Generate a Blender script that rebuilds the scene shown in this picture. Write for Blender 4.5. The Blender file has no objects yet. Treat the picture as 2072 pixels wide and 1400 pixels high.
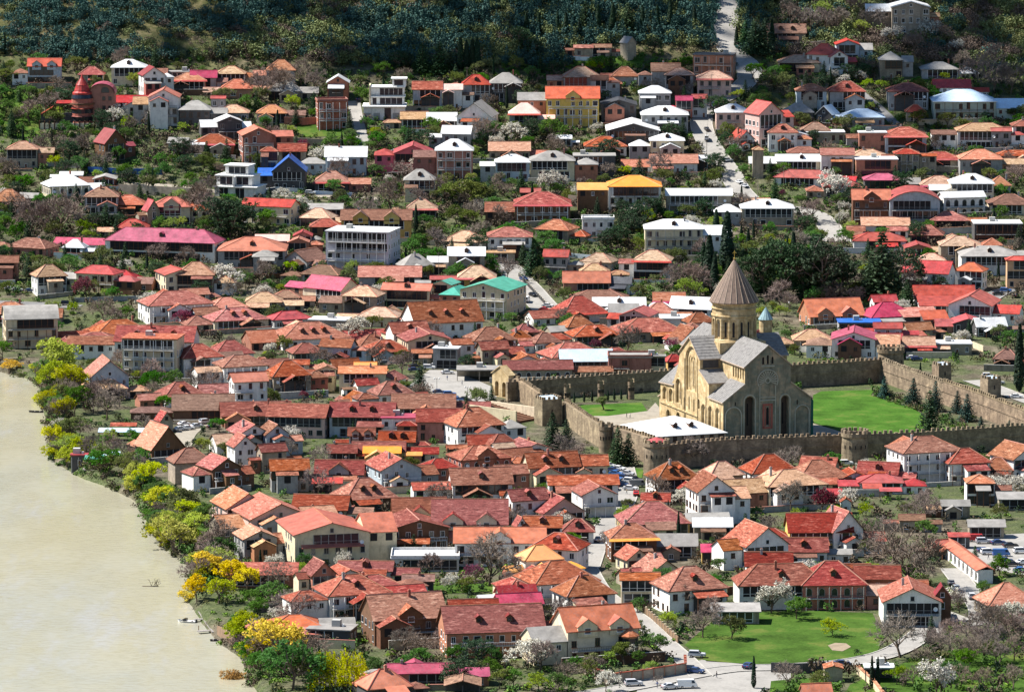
import bpy, math, random, bisect
import numpy as np
from mathutils import Vector, Matrix
from mathutils.geometry import tessellate_polygon
R = math.radians
rng = random.Random(7)
sc = bpy.context.scene
COL = bpy.data.collections.new("town"); sc.collection.children.link(COL)

# ---------------------------------------------------------------- camera
FPX, CX, CY, PITCH, HC = 10400.0, 1036.0, 700.0, R(8.05), 263.0
cd = bpy.data.cameras.new("camera"); cam = bpy.data.objects.new("camera", cd); COL.objects.link(cam)
cd.sensor_width = 36; cd.lens = FPX*36/2072; cd.clip_start = 5; cd.clip_end = 9000
cam.location = (0, 0, HC); cam.rotation_euler = (R(90)-PITCH, 0, 0); sc.camera = cam

def ray(px, py):
    a = (px-CX)/FPX; b = (py-CY)/FPX
    cp, sp = math.cos(PITCH), math.sin(PITCH)
    return Vector((a, cp - b*sp, -sp - b*cp))          # forward*1 + right*a - up*b

# ---------------------------------------------------------------- terrain
_ctrl = [(-500,0),(1150,0),(1800,0),(1900,3),(2000,10),(2150,30),(2250,55),(2310,75),(2400,125),(2550,215),(3000,470),(3600,700),(9000,900)]
_yy = np.arange(-500, 9000, 2.0)
_zz = np.interp(_yy, [c[0] for c in _ctrl], [c[1] for c in _ctrl])
_k = np.ones(31)/31
_zz = np.convolve(np.pad(_zz, 15, mode='edge'), _k, mode='valid')
WATER_Z = -2.2
_bank_px = [(700,1560),(540,1430),(505,1380),(492,1335),(440,1300),(408,1262),(392,1235),(372,1205),(392,1150),(372,1138),(330,1108),(305,1070),(270,1012),(215,985),(165,968),(108,935),(98,880),(88,835),(92,800),(60,768),(0,752)]
_bank = []
for px, py in _bank_px:
    d = ray(px, py); t = (WATER_Z-HC)/d.z
    _bank.append((d.y*t, d.x*t))
_bank.append((_bank[-1][0]+25, _bank[-1][1]-90)); _bank.append((_bank[-1][0]+30, -900))
_by = [-3000, 0]+[b[0] for b in _bank]; _bx = [-500, -300]+[b[1] for b in _bank]
_by[1] = _bank[0][0]-300; _bx[1] = _bank[0][1]+60
BANK_YMAX = _by[-1]

def TZ(X, Y):
    """vectorised terrain height"""
    X = np.asarray(X, float); Y = np.asarray(Y, float)
    z = np.interp(Y, _yy, _zz)
    up = np.clip((Y-2260)/160, 0, 3)
    z = z + up*(5*np.sin(X*0.031+1.3)+4*np.sin(X*0.013-Y*0.012)+2.5*np.sin(X*0.07+Y*0.05))
    far = np.clip((Y-1850)/150, 0, 1)*np.clip((2260-Y)/100, 0, 1)
    z = z + far*1.2*np.sin(X*0.045+Y*0.03)
    xb = np.interp(Y, _by, _bx)
    s = np.clip((xb+3.0-X)/7.0, 0, 1); s = s*s*(3-2*s)
    s = np.where(Y > BANK_YMAX, 0, s)
    return z - 6.0*s
def T(x, y): return float(TZ(x, y))

_steps = np.arange(1080, 2700, 2.0)
def P(px, py, h=0.0):
    """point where the sight line through a photo pixel meets the terrain raised by h"""
    d = ray(px, py); t = _steps/d.y
    g = HC + d.z*t - (TZ(d.x*t, _steps)+h)
    i = int(np.argmax(g <= 0))
    if g[i] > 0: i = len(g)-1
    if i == 0: a = t[0]
    else:
        f = g[i-1]/(g[i-1]-g[i]); a = t[i-1]+f*(t[i]-t[i-1])
    p = d*a + Vector((0, 0, HC))
    return Vector((p.x, p.y, p.z-h))
def S(p): return FPX/(Vector((p.x, p.y, p.z-HC)).length)   # photo pixels per metre at p
def G(px, py):
    p = P(px, py); return (p.x, p.y)
def proj(p):
    v = Vector((p[0], p[1], p[2]-HC)); cp, sp = math.cos(PITCH), math.sin(PITCH)
    f = v.y*cp - v.z*sp; u = v.y*sp + v.z*cp
    return (CX+FPX*v.x/f, CY-FPX*u/f)

# ---------------------------------------------------------------- mesh builder
class MB:
    def __init__(s): s.v=[]; s.f=[]; s.m=[]
    def poly(s, pts, mi=0):
        n=len(s.v); s.v.extend([tuple(p) for p in pts]); s.f.append(tuple(range(n, n+len(pts)))); s.m.append(mi)
    def box(s, x0,x1,y0,y1,z0,z1, mi=0):
        n=len(s.v)
        s.v += [(x0,y0,z0),(x1,y0,z0),(x1,y1,z0),(x0,y1,z0),(x0,y0,z1),(x1,y0,z1),(x1,y1,z1),(x0,y1,z1)]
        for q in ((0,3,2,1),(4,5,6,7),(0,1,5,4),(1,2,6,5),(2,3,7,6),(3,0,4,7)):
            s.f.append(tuple(n+i for i in q)); s.m.append(mi)
    def tube(s, p, q, r0, r1, n=6, mi=0, cap=False):
        p=Vector(p); q=Vector(q); d=(q-p)
        if d.length<1e-6: return
        d.normalize(); a=d.orthogonal().normalized(); b=d.cross(a)
        k=len(s.v)
        for c,r in ((p,r0),(q,r1)):
            for i in range(n):
                t=2*math.pi*i/n; s.v.append(tuple(c+a*(r*math.cos(t))+b*(r*math.sin(t))))
        for i in range(n):
            j=(i+1)%n; s.f.append((k+i,k+j,k+n+j,k+n+i)); s.m.append(mi)
        if cap:
            s.f.append(tuple(k+n+i for i in range(n))); s.m.append(mi)
            s.f.append(tuple(k+n-1-i for i in range(n))); s.m.append(mi)
    def lathe(s, prof, n=16, mi=0, c=(0,0), a0=0.0):
        k=len(s.v)
        for r,z in prof:
            for i in range(n):
                t=a0+2*math.pi*i/n; s.v.append((c[0]+r*math.cos(t), c[1]+r*math.sin(t), z))
        for j in range(len(prof)-1):
            for i in range(n):
                i2=(i+1)%n; s.f.append((k+j*n+i,k+j*n+i2,k+(j+1)*n+i2,k+(j+1)*n+i)); s.m.append(mi)
    def prism(s, pts, axis, a0, a1, mi=0):
        """polygon of 2-D points extruded; axis 'x': pts are (y,z); 'y': (x,z); 'z': (x,y)"""
        def w(p,a):
            return (a,p[0],p[1]) if axis=='x' else (p[0],a,p[1]) if axis=='y' else (p[0],p[1],a)
        n=len(s.v); k=len(pts)
        s.v += [w(p,a0) for p in pts]+[w(p,a1) for p in pts]
        s.f.append(tuple(n+i for i in range(k))); s.m.append(mi)
        s.f.append(tuple(n+k+i for i in reversed(range(k)))); s.m.append(mi)
        for i in range(k):
            j=(i+1)%k; s.f.append((n+i,n+k+i,n+k+j,n+j)); s.m.append(mi)
    def slab(s, polys, t, mi=0, mside=None):
        """roof planes given thickness t (downwards), closed along their outer edges"""
        from collections import Counter
        key=lambda p:(round(p[0],3),round(p[1],3),round(p[2],3))
        cnt=Counter()
        for pl in polys:
            for i in range(len(pl)): cnt[frozenset((key(pl[i]),key(pl[(i+1)%len(pl)])))]+=1
        for pl in polys:
            s.poly(pl, mi); s.poly([(p[0],p[1],p[2]-t) for p in reversed(pl)], mside if mside is not None else mi)
            for i in range(len(pl)):
                a,b=pl[i],pl[(i+1)%len(pl)]
                if cnt[frozenset((key(a),key(b)))]==1:
                    s.poly([a,(a[0],a[1],a[2]-t),(b[0],b[1],b[2]-t),b], mside if mside is not None else mi)
    def mesh(s, name, mats):
        me=bpy.data.meshes.new(name); me.from_pydata(s.v,[],s.f)
        for m in mats: me.materials.append(M[m] if isinstance(m,str) else m)
        if len(mats)>1: me.polygons.foreach_set("material_index", s.m)
        me.update(); return me
    def build(s, name, mats, parent=None, loc=None, rz=0.0, smooth=False):
        if isinstance(mats,str): mats=[mats]
        me=s.mesh(name,mats)
        import bmesh
        bm=bmesh.new(); bm.from_mesh(me); bmesh.ops.recalc_face_normals(bm, faces=bm.faces); bm.to_mesh(me); bm.free()
        if smooth: me.polygons.foreach_set("use_smooth",[True]*len(me.polygons))
        return put(name, me, parent, loc, rz)
def put(name, me, parent=None, loc=None, rz=0.0):
    o=bpy.data.objects.new(name, me); COL.objects.link(o)
    if parent is not None: o.parent=parent
    if loc is not None: o.location=loc
    if rz: o.rotation_euler=(0,0,rz)
    return o
def empty(name, loc, rz=0.0):
    o=bpy.data.objects.new(name, None); COL.objects.link(o); o.location=loc; o.rotation_euler=(0,0,rz); o.empty_display_size=0.5
    return o
def tag(o, label=None, cat=None, group=None, kind=None):
    if label: o['label']=label
    if cat: o['category']=cat
    if group: o['group']=group
    if kind: o['kind']=kind
    return o

# ---------------------------------------------------------------- materials
M = {}
def newmat(name):
    m=bpy.data.materials.new(name); m.use_nodes=True; nt=m.node_tree; nt.nodes.clear()
    o=nt.nodes.new('ShaderNodeOutputMaterial'); b=nt.nodes.new('ShaderNodeBsdfPrincipled')
    nt.links.new(b.outputs[0], o.inputs[0]); M[name]=m
    return m, nt, b
def N(nt, typ, **kw):
    n=nt.nodes.new(typ)
    for k,v in kw.items():
        if k in n.inputs: n.inputs[k].default_value=v
        else: setattr(n,k,v)
    return n
def mixc(nt, fac, a, b, mode='MIX'):
    n=nt.nodes.new('ShaderNodeMix'); n.data_type='RGBA'; n.blend_type=mode
    for sock,val in ((0,fac),(6,a),(7,b)):
        if isinstance(val,(int,float)): n.inputs[sock].default_value=val
        elif isinstance(val,tuple): n.inputs[sock].default_value=(*val,1)
        else: nt.links.new(val, n.inputs[sock])
    return n.outputs[2]
def coords(nt, scale=(1,1,1), rand=True, world=False):
    tc=nt.nodes.new('ShaderNodeTexCoord'); out=tc.outputs['Object']
    if world:
        g=nt.nodes.new('ShaderNodeNewGeometry'); out=g.outputs['Position']
    if rand and not world:
        oi=nt.nodes.new('ShaderNodeObjectInfo'); ml=nt.nodes.new('ShaderNodeMath'); ml.operation='MULTIPLY'; ml.inputs[1].default_value=97.0
        nt.links.new(oi.outputs['Random'], ml.inputs[0])
        va=nt.nodes.new('ShaderNodeVectorMath'); va.operation='ADD'
        nt.links.new(out, va.inputs[0]); nt.links.new(ml.outputs[0], va.inputs[1]); out=va.outputs[0]
    mp=nt.nodes.new('ShaderNodeMapping'); mp.inputs['Scale'].default_value=scale
    nt.links.new(out, mp.inputs[0]); return mp.outputs[0]
def noise(nt, co, scale, detail=3, rough=.55):
    n=nt.nodes.new('ShaderNodeTexNoise'); n.inputs['Scale'].default_value=scale; n.inputs['Detail'].default_value=detail; n.inputs['Roughness'].default_value=rough
    nt.links.new(co, n.inputs['Vector']); return n.outputs['Fac']
def ramp(nt, fac, stops, interp='LINEAR'):
    r=nt.nodes.new('ShaderNodeValToRGB'); cr=r.color_ramp; cr.interpolation=interp
    while len(cr.elements)<len(stops): cr.elements.new(0.5)
    for e,(p,c) in zip(cr.elements, stops):
        e.position=p; e.color=(*c,1) if len(c)==3 else c
    nt.links.new(fac, r.inputs[0]); return r.outputs[0]
def vary(nt, col, hue=.02, sat=.15, val=.25):
    oi=nt.nodes.new('ShaderNodeObjectInfo')
    hs=nt.nodes.new('ShaderNodeHueSaturation')
    def mr(mult, seed, lo, hi):
        w=nt.nodes.new('ShaderNodeTexWhiteNoise'); w.noise_dimensions='1D'
        a=nt.nodes.new('ShaderNodeMath'); a.operation='ADD'; a.inputs[1].default_value=seed
        nt.links.new(oi.outputs['Random'], a.inputs[0]); nt.links.new(a.outputs[0], w.inputs['W'])
        m=nt.nodes.new('ShaderNodeMapRange'); m.inputs['To Min'].default_value=lo; m.inputs['To Max'].default_value=hi
        nt.links.new(w.outputs['Value'], m.inputs['Value']); return m.outputs[0]
    nt.links.new(mr(1,.1,.5-hue,.5+hue), hs.inputs['Hue'])
    nt.links.new(mr(1,.2,1-sat,1+sat), hs.inputs['Saturation'])
    nt.links.new(mr(1,.3,1-val,1+val), hs.inputs['Value'])
    nt.links.new(col, hs.inputs['Color']); return hs.outputs[0]
def bump(nt, b, h, strength=.4, dist=.05):
    n=nt.nodes.new('ShaderNodeBump'); n.inputs['Strength'].default_value=strength; n.inputs['Distance'].default_value=dist
    nt.links.new(h, n.inputs['Height']); nt.links.new(n.outputs[0], b.inputs['Normal'])

def plain(name, c, rough=.7, var=(.01,.08,.1), dirt=.35, scale=.6, spec=.2, metal=0):
    m,nt,b=newmat(name); co=coords(nt)
    n1=noise(nt,co,scale,5,.6); n2=noise(nt,co,scale*7,3)
    d=tuple(x*(1-dirt) for x in c); l=tuple(min(1,x*1.08) for x in c)
    col=ramp(nt,n1,[(.3,d),(.52,c),(.75,l)])
    col=mixc(nt,.18,col,ramp(nt,n2,[(.35,tuple(x*.55 for x in c)),(.65,c)]))
    if dirt>=.2:
        n3=noise(nt,coords(nt,(1.1,1.1,.16)),1.0,4,.65); col=mixc(nt,ramp(nt,n3,[(.52,(0,0,0)),(.72,(.5,.5,.5))]),col,tuple(x*.45 for x in c))
    if var: col=vary(nt,col,*var)
    nt.links.new(col,b.inputs['Base Color']); b.inputs['Roughness'].default_value=rough
    b.inputs['Specular IOR Level'].default_value=spec; b.inputs['Metallic'].default_value=metal
    return m
def tile(name, dark, mid, light, patch=.6, var=(.014,.14,.22)):
    """old roof tiles: horizontal courses, mottled replacement patches"""
    m,nt,b=newmat(name)
    co=coords(nt); st=coords(nt,(.42,.42,2.6)); st2=coords(nt,(1.1,1.1,4.5))
    big=noise(nt,co,.22,2); stk=noise(nt,st,1.1,4,.7); fine=noise(nt,st2,1.5,2,.6)
    base=ramp(nt,stk,[(.34,dark),(.46,mid),(.58,mid),(.70,light)])
    alt=ramp(nt,stk,[(.36,tuple(x*.7 for x in dark)),(.5,mid),(.63,light)])
    col=mixc(nt,ramp(nt,big,[(.42,(0,0,0)),(.6,(patch,patch,patch))]),base,alt)
    col=mixc(nt,ramp(nt,fine,[(.38,(.5,.5,.5)),(.5,(0,0,0))]),col,tuple(x*.6 for x in dark))
    col=vary(nt,col,*var) if var else col
    nt.links.new(col,b.inputs['Base Color']); b.inputs['Roughness'].default_value=.85; b.inputs['Specular IOR Level'].default_value=.1
    bump(nt,b,fine,.5,.12); return m
def metal(name, c, fade=.3, rough=.45):
    """painted sheet-metal roofing: seams down the slope, faded and rusty streaks"""
    m,nt,b=newmat(name); co=coords(nt); sx=coords(nt,(2.2,2.2,.15))
    n1=noise(nt,co,.35,4,.65); n2=noise(nt,sx,1.0,3,.6)
    col=ramp(nt,n1,[(.3,tuple(x*(1-fade) for x in c)),(.55,c),(.78,tuple(min(.85,x*1.15+.03) for x in c))])
    col=mixc(nt,ramp(nt,n2,[(.50,(0,0,0)),(.66,(.55,.55,.55))]),col,tuple(.5*x+.08 for x in c))
    col=vary(nt,col,.008,.1,.12)
    nt.links.new(col,b.inputs['Base Color']); b.inputs['Roughness'].default_value=rough; b.inputs['Specular IOR Level'].default_value=.25
    bump(nt,b,n2,.3,.05); return m
def masonry(name, c1, c2, mortar, bw=.6, bh=.3, var=(.01,.1,.12), mot=.4, rough=.9):
    m,nt,b=newmat(name); tc=nt.nodes.new('ShaderNodeTexCoord')
    # brick courses on vertical faces: use (x+y, z)
    sx=nt.nodes.new('ShaderNodeSeparateXYZ'); nt.links.new(tc.outputs['Object'],sx.inputs[0])
    ad=nt.nodes.new('ShaderNodeMath'); nt.links.new(sx.outputs[0],ad.inputs[0]); nt.links.new(sx.outputs[1],ad.inputs[1])
    cb=nt.nodes.new('ShaderNodeCombineXYZ'); nt.links.new(ad.outputs[0],cb.inputs[0]); nt.links.new(sx.outputs[2],cb.inputs[1])
    br=nt.nodes.new('ShaderNodeTexBrick'); nt.links.new(cb.outputs[0],br.inputs['Vector'])
    br.inputs['Color1'].default_value=(*c1,1); br.inputs['Color2'].default_value=(*c2,1); br.inputs['Mortar'].default_value=(*mortar,1)
    br.inputs['Scale'].default_value=1; br.inputs['Brick Width'].default_value=bw; br.inputs['Row Height'].default_value=bh; br.inputs['Mortar Size'].default_value=.02
    co=coords(nt); n1=noise(nt,co,.35,5,.65)
    col=mixc(nt,mot,br.outputs[0],ramp(nt,n1,[(.3,tuple(x*.55 for x in c1)),(.5,c1),(.7,tuple(min(1,x*1.2) for x in c2))]))
    n3=noise(nt,coords(nt,(.5,.5,.09)),1.0,5,.65); col=mixc(nt,ramp(nt,n3,[(.5,(0,0,0)),(.68,(.62,.62,.62))]),col,tuple(x*.42 for x in c1))
    if var: col=vary(nt,col,*var)
    nt.links.new(col,b.inputs['Base Color']); b.inputs['Roughness'].default_value=rough; b.inputs['Specular IOR Level'].default_value=.1
    bump(nt,b,br.outputs['Fac'],-.3,.03); return m
def foliage(name, c, var=(.02,.15,.25), scale=.9, spread=.5, trans=.25):
    m,nt,b=newmat(name); co=coords(nt)
    n1=noise(nt,co,scale,2); n2=noise(nt,co,scale*6,1)
    col=ramp(nt,n1,[(.3,tuple(x*(1-spread) for x in c)),(.5,c),(.72,tuple(min(.9,x*(1+spread*.8)) for x in c))])
    col=mixc(nt,.35,col,ramp(nt,n2,[(.3,tuple(x*.4 for x in c)),(.6,tuple(min(.9,x*1.2) for x in c))]))
    col=vary(nt,col,*var) if var else col
    nt.links.new(col,b.inputs['Base Color']); b.inputs['Roughness'].default_value=.7; b.inputs['Specular IOR Level'].default_value=.15
    if trans:
        tr=nt.nodes.new('ShaderNodeBsdfTranslucent'); nt.links.new(col,tr.inputs[0])
        mx=nt.nodes.new('ShaderNodeMixShader'); mx.inputs[0].default_value=trans
        nt.links.new(b.outputs[0],mx.inputs[1]); nt.links.new(tr.outputs[0],mx.inputs[2])
        o=[n for n in nt.nodes if n.type=='OUTPUT_MATERIAL'][0]; nt.links.new(mx.outputs[0],o.inputs[0])
    return m

# roofs
tile('roof_t',(.11,.034,.024),(.265,.080,.052),(.50,.24,.17),.6,(.018,.16,.26))
tile('roof_T',(.095,.024,.018),(.20,.050,.034),(.40,.16,.115),.6)
tile('roof_o',(.23,.085,.052),(.39,.165,.105),(.56,.33,.24),.55)
tile('roof_b',(.20,.12,.075),(.42,.26,.165),(.60,.42,.30),.6)
tile('roof_k',(.10,.055,.042),(.20,.105,.075),(.32,.19,.14),.5)
metal('roof_O',(.46,.13,.075),.4); metal('roof_Q',(.72,.30,.09),.15); metal('roof_r',(.38,.06,.05),.5); metal('roof_m',(.38,.05,.10),.5); metal('roof_M',(.24,.03,.035))
metal('roof_g',(.27,.255,.235),.35,.7); metal('roof_w',(.62,.62,.615),.25); metal('roof_L',(.46,.58,.70),.15); metal('roof_e',(.06,.30,.22)); metal('roof_u',(.04,.12,.42)); metal('roof_d',(.06,.062,.07),.3)
metal('roof_p',(.68,.42,.36),.2)
# walls
plain('wall_w',(.78,.76,.71),dirt=.2); plain('wall_c',(.68,.57,.39),dirt=.25); plain('wall_y',(.66,.44,.14),dirt=.2); plain('wall_p',(.62,.42,.36),dirt=.2); plain('wall_f',(.60,.12,.16),dirt=.2)
plain('wall_g',(.34,.335,.325)); plain('wall_l',(.44,.50,.54),dirt=.3); plain('wall_n',(.50,.54,.44),dirt=.2); plain('wall_o',(.70,.40,.22),dirt=.2); plain('wall_d',(.09,.085,.085)); plain('wall_t',(.42,.19,.12))
masonry('wall_r',(.33,.11,.075),(.42,.16,.11),(.4,.32,.26),.5,.2); masonry('wall_s',(.27,.225,.17),(.40,.335,.25),(.32,.28,.22),.7,.3)
plain('wall_b',(.16,.085,.05)); plain('wall_v',(.60,.58,.64),dirt=.12)
plain('trim_white',(.8,.79,.76),dirt=.12,var=None); plain('trim_brown',(.15,.07,.04),var=None); plain('ridge_tile',(.42,.19,.13),dirt=.4); plain('ridge_metal',(.55,.2,.12),dirt=.3); plain('iron',(.05,.05,.055),var=None)
plain('concrete',(.45,.44,.41)); plain('wood',(.26,.17,.10)); plain('wood_grey',(.34,.31,.28))
m,nt,b=newmat('glass'); b.inputs['Base Color'].default_value=(.018,.022,.03,1); b.inputs['Roughness'].default_value=.12; b.inputs['Specular IOR Level'].default_value=.5
m,nt,b=newmat('opening_shade'); b.inputs['Base Color'].default_value=(.015,.013,.014,1); b.inputs['Roughness'].default_value=.9  # near-black sheets: the shade inside openings, painted as a colour
plain('awning_r',(.6,.07,.05)); plain('awning_o',(.75,.33,.1)); plain('awning_w',(.8,.8,.78)); plain('awning_m',(.6,.05,.14)); plain('awning_u',(.05,.16,.5))
# cathedral
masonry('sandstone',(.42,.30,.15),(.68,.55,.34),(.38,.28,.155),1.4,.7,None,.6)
masonry('facade_shaded_stone',(.20,.21,.16),(.42,.31,.205),(.27,.245,.18),1.6,.8,None,.62)  # east face: greenish mottling, with its shade darkened into the stone colour
plain('niche_shade',(.10,.075,.06),var=None)  # backs of deep niches, recess shade painted into the colour
masonry('fort_stone',(.19,.145,.10),(.40,.31,.20),(.22,.175,.12),.8,.4,(.01,.05,.06),.6)
plain('pink_stone',(.40,.12,.09),dirt=.2,var=None); plain('green_stone',(.46,.44,.35),dirt=.3,var=None)
plain('cone_stone',(.19,.135,.105),dirt=.4,var=None,scale=1.2); plain('roof_stone',(.215,.205,.195),dirt=.5,scale=.9,var=(.0,.05,.05)); plain('rib_stone',(.48,.37,.28),var=None)
plain('gold',(.7,.5,.15),rough=.3,var=None,metal=1)
# plants
foliage('leaf_green',(.075,.18,.024),trans=.4); foliage('leaf_lime',(.27,.36,.03),trans=.4); foliage('leaf_yellow',(.74,.58,.03),trans=.4,var=(.015,.1,.15)); foliage('leaf_dark',(.032,.068,.028),trans=.15); foliage('leaf_spruce',(.035,.075,.06),trans=.1)
foliage('leaf_olive',(.12,.145,.035),trans=.35); foliage('leaf_brown',(.14,.10,.06),trans=.1); foliage('leaf_magenta',(.19,.02,.06)); foliage('blossom',(.74,.71,.60),spread=.25,var=(.01,.1,.12)); foliage('leaf_cypress',(.012,.03,.014),trans=.05); foliage('leaf_willow',(.42,.46,.03),trans=.4); foliage('leaf_orange',(.55,.30,.04),trans=.4)
plain('bark',(.13,.095,.07)); plain('bark_grey',(.26,.205,.17)); plain('twig',(.215,.165,.135),var=(.02,.2,.2))
SKY_STRENGTH,SUN_STRENGTH,EXPOSURE,HAZE=.056,5.0,1.1,0
# ---------------------------------------------------------------- shared small parts
def window_mesh(w, h, frame, cols=2):
    mb=MB(); f=.09
    mb.box(-w/2-f,w/2+f,-.06,.0,-f,0,0); mb.box(-w/2-f,w/2+f,-.06,.0,h,h+f,0)
    mb.box(-w/2-f,-w/2,-.06,.0,0,h,0); mb.box(w/2,w/2+f,-.06,.0,0,h,0)
    for i in range(1,cols):
        x=-w/2+w*i/cols; mb.box(x-.04,x+.04,-.05,.0,0,h,0)
    mb.poly([(-w/2,-.02,0),(w/2,-.02,0),(w/2,-.02,h),(-w/2,-.02,h)],1)
    mb.box(-w/2-.2,w/2+.2,-.16,.0,-f-.08,-f,0)
    return mb.mesh('window',[frame,'glass'])
def arch_window_mesh(w,h,frame):
    mb=MB(); pts=[(-w/2,0),(w/2,0)]+[(w/2*math.cos(a),h-w/2+w/2*math.sin(a)) for a in [math.pi*i/8 for i in range(9)]]
    mb.poly([(p[0],-.03,p[1]) for p in pts],1)
    for a,b2 in zip(pts,pts[1:]+pts[:1]):
        mb.tube((a[0],-.04,a[1]),(b2[0],-.04,b2[1]),.07,.07,4,0)
    return mb.mesh('window',[frame,'glass'])
WIN={}
def win(w,h,frame,cols=2):
    k=(w,h,frame,cols)
    if k not in WIN: WIN[k]=window_mesh(w,h,frame,cols) if cols else arch_window_mesh(w,h,frame)
    return WIN[k]
_mb=MB(); _mb.box(-.5,.5,-.06,0,0,2.15,0); _mb.box(-.42,.42,-.09,-.055,.05,2.05,1); _mb.box(.28,.34,-.13,-.09,1,1.12,2)
DOOR=_mb.mesh('door',['trim_white','trim_brown','iron'])
def dish_mesh():
    mb=MB(); mb.lathe([(.05,0),(.35,.06),(.62,.22),(.6,.24),(.33,.1),(.0,.05)],10,0)
    R3=Matrix.Rotation(R(70),3,'X'); mb.v=[tuple(R3@Vector(v)) for v in mb.v]
    mb.tube((0,.1,-.8),(0,.1,0),.05,.05,4,1)
    return mb.mesh('satellite_dish',['trim_white','iron'])
DISH=dish_mesh()

HOUSES=[]     # dicts: root, px box, footprint
FOOT=[]       # (x,y,halfw,halfd,rot) keep-out for plants
def inside_foot(x,y,m=0.5):
    for fx,fy,hw,hd,rz in FOOT:
        dx,dy=x-fx,y-fy
        if dx*dx+dy*dy>(hw+hd+m)**2: continue
        c,s=math.cos(rz),math.sin(rz)
        if abs(dx*c+dy*s)<hw+m and abs(-dx*s+dy*c)<hd+m: return True
    return False

def roof_polys(typ,W,D,h,rise):
    a,b=W/2,D/2
    if typ in 'HP':
        if W>=D: r=max(0,(W-D)/2*1.0); e1=(-r,0,h+rise); e2=(r,0,h+rise)
        else: r=(D-W)/2; e1=(0,-r,h+rise); e2=(0,r,h+rise)
        A,B,C,Dd=(-a,-b,h),(a,-b,h),(a,b,h),(-a,b,h)
        if r<.05: e=(0,0,h+rise); return [[A,B,e],[B,C,e],[C,Dd,e],[Dd,A,e]],[(A,e),(B,e),(C,e),(Dd,e)]
        if W>=D: return [[A,B,e2,e1],[B,C,e2],[C,Dd,e1,e2],[Dd,A,e1]],[(A,e1),(Dd,e1),(B,e2),(C,e2),(e1,e2)]
        return [[A,B,e1],[B,C,e2,e1],[C,Dd,e2],[Dd,A,e1,e2]],[(A,e1),(B,e1),(C,e2),(Dd,e2),(e1,e2)]
    if typ=='G':
        e1=(-a,0,h+rise); e2=(a,0,h+rise)
        return [[(-a,-b,h),(a,-b,h),e2,e1],[(a,b,h),(-a,b,h),e1,e2]],[(e1,e2)]
    if typ=='F':
        e1=(0,-b,h+rise); e2=(0,b,h+rise)
        return [[(-a,-b,h),e1,e2,(-a,b,h)],[(a,b,h),e2,e1,(a,-b,h)]],[(e1,e2)]
    if typ=='S':
        return [[(-a,-b,h),(a,-b,h),(a,b,h+rise),(-a,b,h+rise)]],[]
    if typ in 'AB':
        n=10; pol=[]
        pr=[(-1+2*i/n) for i in range(n+1)]
        for i in range(n):
            z0=h+rise*(1-pr[i]**2); z1=h+rise*(1-pr[i+1]**2)
            if typ=='A': pol.append([(a*pr[i],-b,z0),(a*pr[i],b,z0),(a*pr[i+1],b,z1),(a*pr[i+1],-b,z1)])
            else: pol.append([(-a,b*pr[i],z0),(-a,b*pr[i+1],z1),(a,b*pr[i+1],z1),(a,b*pr[i],z0)])
        return pol,[]
    return [],[]

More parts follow.
